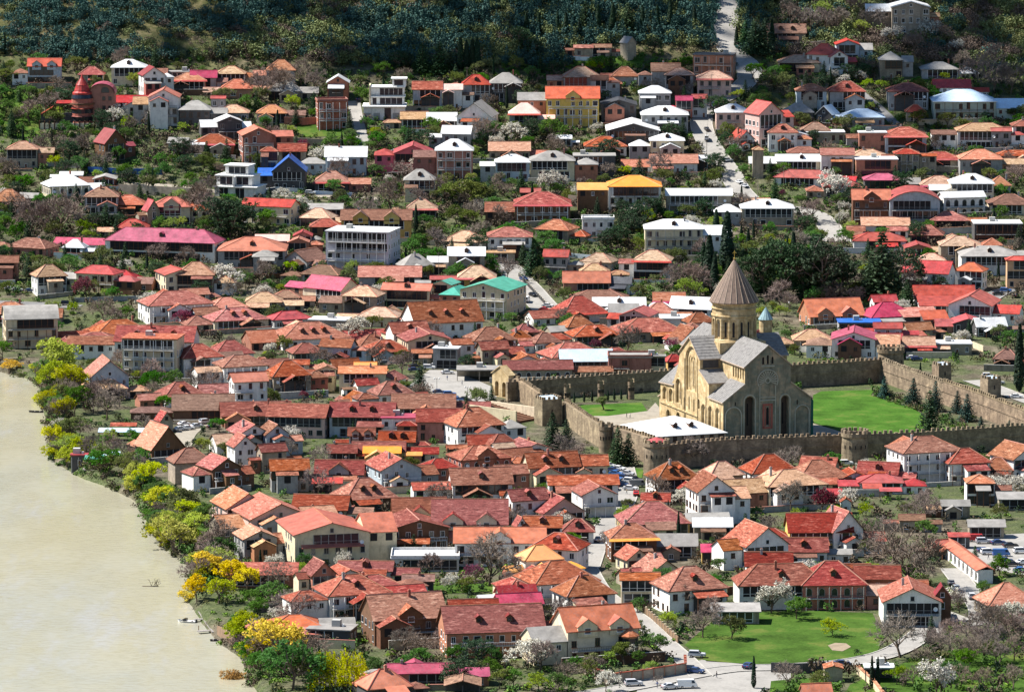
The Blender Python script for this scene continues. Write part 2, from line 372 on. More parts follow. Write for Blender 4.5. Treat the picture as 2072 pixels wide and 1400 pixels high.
def house(row):
    f=row.split('|'); xl,xr,yr,ye=[float(v) for v in f[0].split()]
    gx=.055 if ye>585 else .03; xl,xr=xl-(xr-xl)*gx,xr+(xr-xl)*gx
    typ,rot,st,rc,wc=f[1].split(); rot=float(rot); st=float(st)
    opts=f[2].split(',') if len(f)>2 and f[2] else []
    lab=f[3] if len(f)>3 else None
    O={o[0]:o[1:] for o in opts}
    SU=float(np.interp(ye,[250,900],[4.0,3.15])); hw=SU*st+.35
    tr=R(rot); cs,sn=math.cos(tr),abs(math.sin(tr))
    P0=P((xl+xr)/2,ye,hw); s=S(P0); dep=math.asin((HC-P0.z-hw)/ (P0-Vector((0,0,HC))).length)
    E=(xr-xl)/s; Dl=(ye-yr)/s
    k={'H':.8,'G':.62,'F':1.15,'P':1,'T':.7,'S':.6,'A':1.1,'B':.8}[typ]
    if 'd' in O: k=float(O['d'])
    if typ in 'HG' and rot==0 and 'd' not in O: k=min(k,max(.42,Dl/.26/E))
    if typ in 'HG' and rot!=0 and 'd' not in O: k=min(k,max(.42,Dl/.30/E))
    W=E/(cs+k*sn); D=W*k
    ey=W*sn+D*cs
    sd=math.sin(dep)
    if typ in 'HPG': rise=(Dl-ey*.5*sd)/math.cos(dep); half=min(W,D)/2 if typ!='G' else D/2
    elif typ in 'FA': rise=(Dl-ey*.8*sd)/math.cos(dep); half=W/2
    elif typ=='S': rise=(Dl-ey*.85*sd); half=D
    elif typ=='B': rise=(Dl-ey*.5*sd); half=D/2
    else: rise=0; half=1
    lo,hi=(.30,.8) if typ in 'HPG' else (.28,1.5) if typ=='F' else (.12,.5) if typ=='S' else (.35,.9)
    rise=min(max(rise,lo*half),hi*half)
    # footprint centre: nearest eave corner sits on the sight line through (.., ye)
    cx=P0.x; cy=P0.y+ey/2
    sh=(cy-P0.y)*P0.x/P0.y; cx+=sh
    gz=T(P0.x,P0.y)
    name={'T':'flat_roof_house'}.get(typ) or ('tile_roof_house' if rc in 'tTobk' else 'metal_roof_house')
    small=E<9.0
    if small and st<=1: name='shed'
    if 'N' in O: name=O['N']
    root=empty(name,(cx,cy,gz),tr)
    FOOT.append((cx,cy,W/2,D/2,tr))
    r2=random.Random(int(xl*7+ye*13))
    ov=.55 if not small else .3
    if typ=='T': ov=.0
    w,d=W-2*ov,D-2*ov; a,b=w/2,d/2
    RM='roof_'+rc; WM='wall_'+wc
    mb=MB(); t=.22
    slope=rise/half
    if 'o' in O:     # open pavilion: posts only
        for x in (-a,0,a):
            for y in (-b,b): pm=MB(); pm.box(x-.12,x+.12,y-.12,y+.12,-3,hw,0); pm.build('post',[WM],root)
        mb.box(-a+.13,a-.13,b-.1,b+.1,-3,hw-.3,0)
    else:
        zb=-4.0
        if typ in 'HP': mb.box(-a,a,-b,b,zb,hw+slope*ov-t-.03,0)
        elif typ=='T': mb.box(-a,a,-b,b,zb,hw,0)
        elif typ=='G':
            e=hw+slope*ov-t; mb.prism([(-b,zb),(b,zb),(b,e),(0,hw+rise-t-.02),(-b,e)],'x',-a,a,0)
        elif typ=='F':
            e=hw+slope*ov-t; mb.prism([(-a,zb),(a,zb),(a,e),(0,hw+rise-t-.02),(-a,e)],'y',-b,b,0)
        elif typ=='S':
            e0=hw+slope*ov-t; e1=hw+rise-slope*ov-t; mb.prism([(-b,zb),(b,zb),(b,e1),(-b,e0)],'x',-a,a,0)
        elif typ in 'AB':
            q=b if typ=='B' else a; Q=D/2 if typ=='B' else W/2
            arc=[(q*(1-2*i/10),hw+rise*(1-(q*(1-2*i/10)/Q)**2)-t-.03) for i in range(11)]
            pts=[(-q,zb),(q,zb)]+arc
            mb.prism(pts,'x' if typ=='B' else 'y',-(a if typ=='B' else b),(a if typ=='B' else b),0)
    mb.build('wall',[WM],root)
    # roof
    mb=MB()
    if typ=='T':
        th=.35; mb.box(-a-.35,a+.35,-b-.35,b+.35,hw,hw+th,0)
        rf=mb.build('roof',[RM],root)
        if 'p' in O:
            pm=MB()
            for x0,x1,y0,y1 in ((-a-.2,a+.2,-b-.2,-b),(-a-.2,a+.2,b,b+.2),(-a-.2,-a,-b,b),(a,a+.2,-b,b)): pm.box(x0,x1,y0,y1,hw+th+.002,hw+th+.7,0)
            pm.build('parapet',[WM],root)
        else:
            bx=MB(); q=r2.uniform(-.3,.3)*w; bx.box(q-1.1,q+1.1,-.2,1.9,hw+th+.002,hw+th+1.7,0); bx.box(q+1.6,q+2.2,0,.6,hw+th+.002,hw+th+.7,1); bx.build('roof_hatch',['concrete','trim_white'],rf)
    else:
        pol,rid=roof_polys(typ,W,D,hw,rise)
        if typ in 'GF':           # gable overhang
            pass
        mb.slab(pol,t,0,1)
        rf=mb.build('roof',[RM,'trim_brown' if rc in 'tTobk' else 'trim_white' if rc in 'wL' else RM],root)
        if rid and rc in 'tTobkOrmQ':
            rb=MB()
            for p,q in rid: rb.tube((p[0],p[1],p[2]+.02),(q[0],q[1],q[2]+.02),.17,.17,5,0)
            rb.build('ridge_cap',['ridge_tile' if rc in 'tTobk' else RM],rf)
    # windows
    if 'n' not in O and 'o' not in O:
        fr=('trim_white','trim_brown','trim_white','wall_g')[r2.randrange(4)]
        arched='a' in O
        ww,wh=(1.15,1.45) if not arched else (1.5,2.1)
        nst=max(1,int(st+.3))
        ver='v' in O or ('b' not in O and not arched and r2.random()<.66 and w>5.5)
        verl=set(l for l in range(nst) if ver and (l==nst-1 or r2.random()<.5))
        def face(L,place,rzz,front):
            for lv in range(nst):
                z0=lv*SU+.95*SU/3 if not arched else lv*SU+.5
                n=max(1,int(L/3.1))
                if L<2.4: continue
                if front and lv in verl: continue
                for i in range(n):
                    if r2.random()<.24 and not arched: continue
                    x=-L/2+L*(i+.5)/n+r2.uniform(-.2,.2)*(not arched)
                    me=win(*((ww,wh) if arched else r2.choice(((1.15,1.45),(1.15,1.45),(.9,1.4),(1.7,1.5),(1.1,1.9)))),fr,0 if arched else r2.choice((1,2,2)))
                    if front and lv==0 and i==n//2 and not arched: put('door',DOOR,root,place(x,.05),rzz); continue
                    wo=put('window',me,root,place(x,z0),rzz); wo.scale=(1+(SU/3-1)*.6,1,SU/3)
        face(w,lambda x,z:(x,-b-.003,z),0,True)
        if rot>6 or 'L' in O: face(d,lambda x,z:(-a-.003,-x,z),R(-90),False)
        if rot<-6: face(d,lambda x,z:(a+.003,x,z),R(90),False)
        if typ=='F' and rise>2.2: put('window',win(.9,1.1,fr,1),root,(0,-b-.003,hw+slope*ov+.15))
        for vl in sorted(verl):     # glazed galleries, or open ones whose shade is a flat near-black sheet
            L=w*r2.uniform(.6,.96); x0=r2.uniform(-1,1)*(w-L)/2; z0=vl*SU+.5; z1=(hw-.25) if vl==nst-1 else (vl+1)*SU-.3
            vb=MB(); vb.poly([(x0-L/2,-b-.02,z0),(x0+L/2,-b-.02,z0),(x0+L/2,-b-.02,z1),(x0-L/2,-b-.02,z1)],0)
            n=max(2,int(L/1.9))
            for i in range(n+1):
                x=x0-L/2+L*i/n; vb.box(x-.09,x+.09,-b-.13,-b,z0,z1,1)
            vb.box(x0-L/2,x0+L/2,-b-.14,-b,z0-.1,z0,1); vb.box(x0-L/2,x0+L/2,-b-.1,-b-.03,z0+.75,z0+.85,1)
            vb.build('veranda',['glass' if r2.random()<.6 else 'opening_shade',fr],root)
        bal='b' in O or (st>=2 and not ver and r2.random()<.3)
        if bal:
            fullw='b' in O
            L=w*(.92 if fullw else r2.uniform(.35,.6)); x0=0 if fullw else r2.uniform(-1,1)*(w-L)/2
            for lv in range(1,nst):
                z=lv*SU; bb=MB(); bb.box(x0-L/2,x0+L/2,-b-1.35,-b-.0,z-.12,z+.06,0)
                bb.box(x0-L/2,x0+L/2,-b-1.35,-b-1.28,z+.92,z+1.0,1); bb.box(x0-L/2,x0-L/2+.07,-b-1.35,-b,z+.92,z+1.0,1); bb.box(x0+L/2-.07,x0+L/2,-b-1.35,-b,z+.92,z+1.0,1)
                n=int(L/.45)
                for i in range(n+1):
                    x=x0-L/2+.03+(L-.06)*i/n; bb.box(x-.03,x+.03,-b-1.345,-b-1.285,z+.06,z+.92,1)
                bb.build('balcony',['concrete',fr if fr!='wall_g' else 'iron'],root)
            if fullw or r2.random()<.5:
                for q in range(int(L/3.6)+2):
                    x=x0-L/2+.12+(L-.24)*q/(int(L/3.6)+1)
                    pb=MB(); pb.box(x-.1,x+.1,-b-1.33,-b-1.13,-3,min(hw,nst*SU)-.05 if (typ in 'HPT' and D>0) else (nst-1)*SU-.12,0); pb.build('post',[fr if fr!='wall_g' else 'concrete'],root)
    if 'k' in O:   # coloured skirt roof under the eave
        kb=MB(); kc={'r':'roof_r','o':'awning_o','m':'roof_m','w':'roof_w','O':'roof_O'}[O['k']]
        kb.slab([[(-W/2-.4,-D/2-1.1,hw-.45),(W/2+.4,-D/2-1.1,hw-.45),(W/2+.1,-D/2-.02,hw+.12),(-W/2-.1,-D/2-.02,hw+.12)]],.1,0)
        kb.build('awning',[kc],root)
    if 'e' in O:   # a lean-to roof strip on the front, lower storey
        kb=MB(); z=hw-3.0; kb.slab([[(-w*.42,-b-1.8,z-.6),(w*.42,-b-1.8,z-.6),(w*.42,-b,z+.1),(-w*.42,-b,z+.1)]],.12,0); kb.build('awning',[RM],root)
    if typ in 'HGP' and rot<30:
        nd=int(O.get('D',0) or 0); nx=int(O.get('X',0) or 0)
        for j in range(nd):
            x=W*(-.5+(j+1)/(nd+1))*.62 if typ!='G' else W*(-.5+(j+1)/(nd+1))*.9
            dormer(root,x,-D/2*.62,hw+slope*(D/2*.38)*(D/2/half if typ=='H' else 1)*(half/(D/2)) ,1.5,1.25,slope,RM,WM,D)
        for j in range(nx):
            x=W*(-.5+(j+.5)/nx)*.86
            dormer(root,x,-b-.45,hw-.9,min(6.2,w/nx*.55),2.1,slope,RM,WM,D,big=True)
    if ('c' in O or r2.random()<.33) and typ in 'HGFP' and not small:
        cb=MB(); x=r2.uniform(-.3,.3)*W; y=r2.uniform(-.12,.1)*D
        z=hw+rise*.55; cb.box(x-.32,x+.32,y-.32,y+.32,z,hw+rise+.75,0); cb.box(x-.4,x+.4,y-.4,y+.4,hw+rise+.75,hw+rise+.9,0); cb.box(x-.2,x+.2,y-.2,y+.2,hw+rise+.9,hw+rise+1.15,1)
        cb.build('chimney',['wall_r' if r2.random()<.5 else 'wall_g','ridge_tile'],rf)
    if r2.random()<.16 and not small: put('satellite_dish',DISH,root,(r2.choice((-a,a))*.8,-b-.3,hw*.72))
    HOUSES.append(dict(root=root,px=((xl+xr)/2,(yr+ye)/2),typ=typ,st=st,rc=rc,wc=wc,O=O,lab=lab,E=E,name=name,W=W,D=D,h=hw,rise=rise,sl=slope))
    return HOUSES[-1]

def dormer(root,x,y,z,w,h,slope,RM,WM,D,big=False):
    """gabled dormer: front wall at y, roof runs back into the main slope"""
    rs=w*.36; back=min(D*.45,(h+rs)/max(slope,.2)); 
    e=empty('dormer',(x,y,z)); e.parent=root
    mb=MB(); mb.prism([(-w/2,-.6),(w/2,-.6),(w/2,h),(0,h+rs),(-w/2,h)],'y',0,back,0)
    mb.build('dormer_wall',[WM if big else 'trim_brown'],e)
    mb=MB(); o=.25; dz=o*rs/(w/2)
    mb.slab([[(-w/2-o,-.35,h-dz+.12),(0,-.35,h+rs+.12),(0,back,h+rs+.12),(-w/2-o,back,h-dz+.12)],[(w/2+o,back,h-dz+.12),(0,back,h+rs+.12),(0,-.35,h+rs+.12),(w/2+o,-.35,h-dz+.12)]],.1,0)
    mb.build('dormer_roof',[RM],e)
    put('window',win(1.0 if not big else 1.5,.95 if not big else 1.3,'trim_brown' if not big else 'trim_white',1),e,(0,-.003,.1 if not big else .25))
ROWS_A='''
58 124 118 135|G 0 2 O l|X2|blue-grey house with orange roof and two front gables on the far left slope
160 211 135 152|H 0 1 t s
227 296 120 137|H 0 2 w c|D1
250 282 139 152|F 0 1 w t
278 337 132 154|F 15 3 M w|b
340 381 140 147|T 0 1 g g
386 439 140 158|G 0 1 m g
350 418 147 163|H 0 1 o r|kr
439 497 134 150|H 0 1 b g
448 513 160 180|H 0 1 o t
236 305 193 208|G 0 1 r s
302 364 176 198|F 0 3 O w|b
364 427 203 223|H 0 2 g d
427 457 194 200|G 0 2 r g
440 504 212 229|H 0 1 b g
432 492 231 247|F 10 2 w d|b
189 257 258 292|F 28 2 M b||dark red steep-roofed chalet below the turreted red mansion
339 386 269 291|G -15 1 g s
393 474 271 292|H 0 1 t t|kr
366 414 284 293|S 0 1 w p
15 78 286 303|H 0 2 b s|v
480 557 253 275|F 10 3 O r|b
540 598 121 143|H 0 2 o g
544 608 158 185|H 0 1 g s
662 707 150 168|F 0 2 w r
640 702 197 206|T 8 3 t r|b,p|square red brick block with three glazed floors and flat roof
520 581 212 230|H 0 1 o g
835 895 163 182|G 0 2 t l
894 936 163 182|G 0 2 p w
935 992 151 172|H 0 2 r g|D1
991 1056 147 169|H 0 2 g d
811 866 225 242|G 0 1 b s
864 924 227 245|G 0 1 w d
924 1008 202 238|F -10 2 g w
893 958 254 272|G -10 2 w g
882 957 281 305|H 0 3 w r|D1,b|three-storey dark red brick house under a white hip roof
798 874 287 311|F 0 2 r f||bright pink house with red gable roof on the hillside
659 742 296 318|G 0 2 w l
527 562 297 307|H 0 3 t c
552 620 311 348|F 0 2 u d||black timber house with steep blue gable roof
563 620 287 307|G 0 2 t s
990 1072 287 306|G 0 1 o s
1002 1072 312 329|H 0 2 w l
1140 1212 135 157|H 0 2 b g
1195 1231 143 163|G 0 2 k g
1237 1291 135 155|H 0 1 t g
1254 1288 73 88|F 35 2 g s|n|small narrow stone chapel with grey gable roof on the green slope
1161 1200 91 98|G 0 1 t s
1199 1237 90 97|G 0 1 k s
1404 1487 107 113|T -8 3 d t|b|dark modern block with terracotta balconies beside the upper road
1318 1376 125 145|G 0 2 k g
1345 1403 137 153|H 0 2 b g
1410 1479 143 160|H 0 2 b p|kr
1106 1211 175 200|G 0 3 O y|b,X1|large ochre yellow house with bright orange-red roof
1293 1357 173 189|H 0 2 w g
1216 1287 200 213|F 0 2 d d
1367 1401 190 204|G 0 2 m r
1400 1431 191 200|G 0 2 r l
1298 1391 214 233|H 0 2 w g|D1
1030 1092 208 231|H 0 2 p g|kr
1228 1332 250 265|F 0 2 w d
1315 1384 270 285|H 0 2 w c|D1
1183 1267 276 297|H 0 1 t w
1073 1162 305 326|H 0 2 g c|D1
1163 1242 309 317|T 0 2 g d|v
1316 1410 312 331|G 0 1 o w
1394 1432 314 321|G 0 1 w l
1448 1517 210 228|H 0 2 w p|D1
1507 1585 202 233|F 25 3.5 r p||tall pale pink house with red gable roof beside the main road
1474 1527 261 284|F 25 1 r l
1522 1545 296 304|P 0 3 b s|n,Nstone_tower|square old stone watchtower with small tan cap roof
1125 1157 273 281|G 0 1 w g
1552 1629 49 68|G 0 1 k s|D2
1802 1878 -2 15|F 0 3 w s
1822 1872 16 31|H 0 2 b v|D1|pale hilltop house with tan hip roof below the high white gable
1631 1705 88 112|H -20 2 r w
1671 1716 100 116|F 10 2 r w
1690 1738 78 91|F 0 2 r l
1576 1657 111 128|H 0 1 b c
1778 1825 104 122|P 0 2 g s
1863 1936 125 141|H 0 1 g g
1610 1672 170 185|H 0 2 t l
1677 1749 164 186|H 0 2 t g|D1
1796 1876 168 186|H 0 2 t g
1888 1962 161 178|G 0 1 r w||white house with bright red roof behind the pale blue-roofed house
1887 2010 181 206|H 0 2 L n|b|large pale green house with light blue hip roof
1832 1872 211 227|H 0 1 t s
1585 1645 208 228|H 0 1 g d
1649 1699 211 233|F -25 1 L d
1701 1787 220 238|H 0 1 L g
1553 1613 251 269|H 0 2 t w|D1
1621 1678 248 265|H 0 1 k s
1633 1705 264 269|T 0 1 w s
1598 1635 265 274|F 0 1 w w
1712 1740 271 280|G 0 1 t g
1739 1791 265 270|T 0 2 w t
1789 1872 257 276|H 0 2 t l|kr
1936 2037 249 266|H 0 2 b w
2005 2046 259 266|G 0 2 r g
2047 2110 241 256|H 0 2 t w
1593 1660 297 310|H 0 1 k s
1571 1671 312 327|G 0 1 w c|D1
1660 1727 300 314|G 0 2 o w
1720 1792 302 317|H 0 1 b r
1733 1812 319 324|T 0 2 w t
1809 1860 301 312|H 0 2 t s
1863 1939 307 322|H 0 1 t c|kr
1940 2025 302 323|H 0 2 o g
2016 2090 304 316|H 0 1 t c
'''
ROWS_B='''
-15 50 374 408|H 0 1 o g
38 82 385 402|G -15 1 g g
83 184 352 378|H 20 2 w c|a,b|cream two-storey house with arched windows and white pyramid roof on the left
122 168 347 355|G 0 1 w w
190 236 354 363|F 0 1 g r
173 241 379 399|H 0 2 k g
225 294 394 415|H 0 1 o c
286 325 396 428|F 25 2 r s
310 387 398 419|H 0 2 O c|X1
237 301 443 462|H 0 1 r s
216 450 462 493|H -14 2 m w|D1,d.3,Nlong_white_building|long white building under a bright magenta hip roof
15 119 482 504|H -25 1 t r
127 178 483 502|H -10 1 w g
445 578 479 508|H 0 2 O g|D1
-10 38 511 532|G 0 2 k r
61 137 527 561|H 20 2 b w
154 250 537 556|H -20 2 r c
210 286 547 567|H -10 1 r t
312 400 540 557|F 20 2 r c
360 434 530 557|H 0 2 b s
360 424 583 598|G 20 1 o g
282 429 588 620|H 20 2 t w|b
386 444 608 638|G 25 1 t l
5 117 617 647|B 10 3 g c|b,v|riverside building with grey barrel roof and pale glazed front
-25 66 611 636|H 0 1 t s
171 311 646 681|H 20 1 t w
240 396 658 693|G -5 2 t w|D3
414 541 622 651|H 20 1 t c|D2
637 706 346 369|H 0 1 o d|kr,v
818 881 342 365|H 0 2 g c|D1
488 606 402 420|G -20 2 r c
606 683 421 443|H -15 1 b g
624 693 412 424|S 0 1 g s
693 831 424 446|G 0 2 k y|X2,c|yellow villa with two arched front gables and brown roof behind the white hotel
664 805 464 472|T -14 4 w v|v,b,Nhotel|white flat-roofed four-storey hotel with small balconies
822 884 403 423|H 0 1 b d|kr
518 585 474 488|G 0 1 p r
594 632 464 478|F 0 1 r r
583 626 477 491|F 0 1 o r
512 562 506 520|H 0 2 g g
573 664 500 530|F -35 1 k g
896 989 467 491|H -20 1 b g
987 1076 459 480|H 0 2 t w|b
907 981 499 518|G 0 2 w s|D1
800 880 513 540|H 20 1 g s
865 908 514 531|G 0 1 w w
980 1040 507 513|T 0 1 b s
609 704 537 558|H -20 1 k s
728 851 538 561|G 0 1 o g
615 726 559 589|G -38 2 m c||cream house with sloping magenta-pink roof and tall blank side wall
694 777 577 601|H -15 2 b s
775 876 573 589|G -12 2 O c|D1
871 928 558 566|G 0 1 r w
874 932 562 577|F -22 2 e c
927 1003 537 563|H 0 2 b y|kr
934 1062 566 590|F -20 3 e c|b|grey three-storey house with teal green gable roof beside the sloping street
816 973 608 656|G 18 2 t w|D3,d.7|large white barn-like house with huge patchy red roof in the old town
724 813 621 643|H -10 1 b c
500 569 591 612|H 0 1 b s
553 606 587 603|H 0 1 k s
541 629 629 648|H 20 1 r g
629 706 641 650|T -12 1 w s
545 704 651 689|H 20 1 t w|D3
781 868 642 676|G 22 2 t w|D1
801 914 664 691|F 15 2 t c
941 1042 661 691|H 18 2 t w
1042 1153 388 415|H 0 2 t b|kr,b
1053 1094 381 390|G 0 1 r d
1231 1336 355 378|H 0 3 Q w|b,v|white balustraded villa under a bright orange hip roof
1180 1240 438 445|T 0 2 w w|p
1349 1478 381 396|G 0 2 w s|b,d.34,v|long two-storey gallery house with white metal roof and front stairs
1082 1171 444 467|H -22 1.5 t s
1305 1420 443 464|H 0 3 w c|b,D1|three-storey cream house with white hip roof behind the cathedral garden
1500 1604 403 422|H 0 2 w s|D1
1098 1155 504 521|G -12 2 r g|b
1175 1253 512 532|H -20 1 b s
1173 1233 533 552|H 0 1 b s
1281 1363 506 529|H -8 2 b w|kr
1140 1233 549 573|G 0 1 O r||dark house with bright orange roof right of the sloping street
1227 1282 552 575|G -12 1 d w
1158 1268 587 607|H 0 1 k s
1116 1225 598 636|H 22 1 t w|kr
1203 1302 601 619|G 0 1 w s|D1
1323 1384 591 610|G 0 1 o d|km
1307 1361 610 634|H 0 1 o s
1356 1448 600 627|G -16 1 w w|D1
1340 1424 626 646|T 0 1 w w
1233 1291 613 632|G 0 1 g c
1253 1332 618 641|F -18 2 r g
1241 1378 643 674|H 12 1 t s
1147 1257 657 682|H 15 1 t c|D1
1133 1203 638 663|H 22 1 t s
1381 1446 632 654|H 18 1 t w
1356 1425 655 690|F 25 1 t w
1036 1090 648 674|H 18 1 t s
1070 1134 673 695|H 20 1 t w
1026 1076 666 686|H 18 1 t c
1567 1687 344 362|H -14 1 r w
1665 1740 360 380|H 0 1 t s
1748 1821 351 365|H 0 1 m d|v
1724 1800 383 405|G 0 3 O b|X1,b
1797 1897 378 406|A 0 3 r l|b,v|wide glazed three-storey house with red barrel roof
1862 1937 356 376|H 0 1 b s|km
1922 2008 351 372|H 0 2 w c|D1
2000 2044 356 376|P 0 1 o g
1898 1993 387 401|G 14 2 w w|a,b|white arcaded two-storey house with white roof on the right
2000 2085 393 415|H 0 1 k c
1743 1838 439 457|G 0 1 b w
1713 1750 453 468|G 0 1 t w
1880 1957 428 447|H 0 1 t s
1839 1912 455 477|H -8 1 t s
1972 2062 448 454|T 0 2 w d|v,b
1726 1830 470 488|H 0 1 r w
1901 1983 478 498|H 0 2 b s
1987 2027 482 497|P 0 1 o s
1943 2057 497 519|H 0 2 g w|D1|white house with wide grey slate hip roof on the right
1829 1882 488 503|F 0 1 r t
1822 1852 502 518|G 0 1 r t
1856 1912 512 528|H 0 1 b s
1823 1934 527 555|G -20 2 r w|b
1929 2000 531 550|H -18 2 O w
2036 2100 518 527|H 0 3 r o
1621 1744 603 642|G 14 1 O t|X2,d.7|salmon tiled building with two front gables right of the cathedral dome
1760 1815 588 612|G 15 1 r w
1741 1848 611 643|H 18 1 m n
1852 1966 577 605|G 0 1 r w|D0|long single-storey red-roofed hall behind the white-gabled red house
1862 1960 600 619|S 0 1 r w
1918 2025 586 620|F -16 2 r w||white-gabled house with bright red roof near the right edge
1818 1899 621 642|S 15 1 o d
1863 1918 627 647|S 12 1 O d
1824 1887 643 670|G 22 1 o s
1927 1987 636 655|F 0 1 r d
1968 2035 636 662|G 12 1 w d
1700 1776 646 654|T 0 1 u g
1682 1774 660 688|F -5 2 m w
1769 1823 652 665|G 0 2 r l
1771 1824 674 688|G 0 1 r l
1606 1680 666 689|H 0 1 b s
1828 1889 671 700|G 0 1 b d|kr
1890 1960 686 697|T 0 1 w s
2010 2066 700 728|H -12 1 k w
'''
ROWS_C='''
255 365 676 688|T -8 4 o c|b,v
153 240 672 693|H 0 1 t w
168 262 718 765|F 14 2 o l|D0|twin-gabled grey-blue house with tan tile roof above the river willows
167 257 763 788|H 8 1 b p
351 451 695 726|H 22 2 t w|b
417 513 688 719|H 22 1 t w
433 541 718 744|H 22 2 t w|b
315 413 772 804|H 22 1 t w|D1
399 468 774 797|G 15 1 t s
352 471 797 831|G 3 1 k b
463 541 753 774|G 18 3 O w||tall plain white house with orange roof in the lower old town
447 587 812 843|G 6 1 T t|D1
544 668 816 846|G -10 2 T p||long pink-walled house with low dark red roof
312 351 829 854|F 25 1 t s
272 374 851 912|F 28 1 o b||weathered barn with steep orange tile gable beside the river
339 428 906 938|H 18 2 k s|n
399 489 916 951|F 28 2 t b|b
460 548 848 881|F 20 2 t w
458 520 874 906|F 20 2 t w
146 175 910 922|T 0 1 r d|b,Nboathouse|red-topped dark boathouse at the water's edge
581 656 694 716|H 18 1 t s
648 721 684 704|G -18 2 t l
716 792 676 701|H 18 1 t w
729 832 687 714|H 16 1 t l|D1
535 629 728 763|H 20 2 t s
579 625 727 738|G 0 2 t c
508 551 721 740|H 0 1 t w
634 682 734 749|F 10 2 t c
665 729 722 744|G 20 1 t s
718 761 732 743|G 0 1 Q c
689 779 740 756|G 0 2 o c
713 767 747 781|G 24 1 t w
753 821 749 772|F -20 1 t w
746 836 770 800|H 22 2 t w|D1
693 762 789 816|F 25 1 t s
671 799 813 845|G -4 2 T l|D2
798 917 797 827|G 0 1 t s
846 933 823 854|G 0 2 T r
777 850 832 847|T 0 2 m w
899 1018 823 865|H 22 2 t w
706 758 864 882|G 0 2 T s|X2
768 841 862 895|G -4 1 T s|D2
520 586 851 881|F 20 2 t l
518 581 878 916|G 24 2 t s
664 721 898 917|G 0 1 T s
717 817 893 914|G 0 1 T c
738 809 902 917|G 0 1 Q y
545 625 920 953|G 8 2 t g
640 737 926 961|G -4 1 T g|X1
741 852 913 953|F 20 2 t l|b
908 1033 901 932|H 22 2 t r|X1,a
909 1034 945 982|G 8 2 t w|D1
944 1019 868 902|G 8 1 T s
975 1052 868 906|H 22 1 t w
634 691 966 978|S 0 1 r c
673 800 956 1013|H 22 1 t b|D2
595 709 1000 1033|G -8 1 T s
794 902 998 1050|G 4 2 T c|X1,d.8|left half of a big dark-tiled hall with cream gables
880 1022 996 1062|G 0 2 T c|X2,d.7|broad dark red tiled hall with two large dormer gables
834 876 706 715|G 0 1 o s
879 929 700 707|T -10 2 w g|v
963 1030 684 709|G 22 2 t s
990 1063 688 723|G 22 1 t s
930 1010 742 750|T 0 1 g s|o,Nshelter|beige flat-roofed open shelter beside the paved square
1022 1154 728 749|G 4 1 t s|d.3,a
1134 1236 706 732|G 4 1 L g|d.5|grey stone building with pale metal roof above the left courtyard wall
1235 1313 717 724|T 0 2 g r|p
1313 1344 716 722|T 0 2 g c
1341 1385 710 732|H 20 1 r y
1090 1221 692 725|H 22 1 t w
1030 1092 711 731|F 12 1 t w
1265 1461 840 884|H 20 1.8 w s|D2,d1.0|white metal hip roof annex attached to the fortress wall below the cathedral
1058 1171 908 948|G 14 2 t c|D2
1155 1229 906 943|G 5 2 t c
1020 1116 885 912|F 25 1 t w
1000 1082 893 931|G 25 1 t w
1110 1247 960 982|G 4 2 t w
1157 1246 971 1003|F 15 2 t w|b
1020 1109 966 1015|G 22 2 t w|D1
1062 1181 991 1041|F 22 1 t p
1308 1415 933 972|H 18 2 t w|D2
1416 1503 932 965|H 22 1 b s
1389 1484 951 997|F 15 3 t w|b
1298 1356 983 1015|G -4 1 t w|D1
1250 1334 1008 1052|H 24 1 t s
1500 1612 918 959|H 18 1 t w
1526 1668 949 986|H 18 2 b c
1590 1715 930 972|H 18 1 t s
1618 1699 922 949|G -20 1 t s
1735 1823 928 961|G -14 1 t s|D1
1695 1754 946 967|F 10 1 t l
1738 1823 958 977|H 0 1 r w
1605 1671 974 996|H 0 1 r s
1799 1941 882 918|H 18 3 t w|b,c|tall white three-storey house with red tile roof outside the front fortress wall
1902 2001 906 939|H 14 2 t w|b
1985 2054 914 952|H -10 1 t b
2006 2110 890 931|F 28 2 t w
1955 2009 959 978|P 0 2 o w
1700 1722 1004 1016|F 0 1 t w
'''
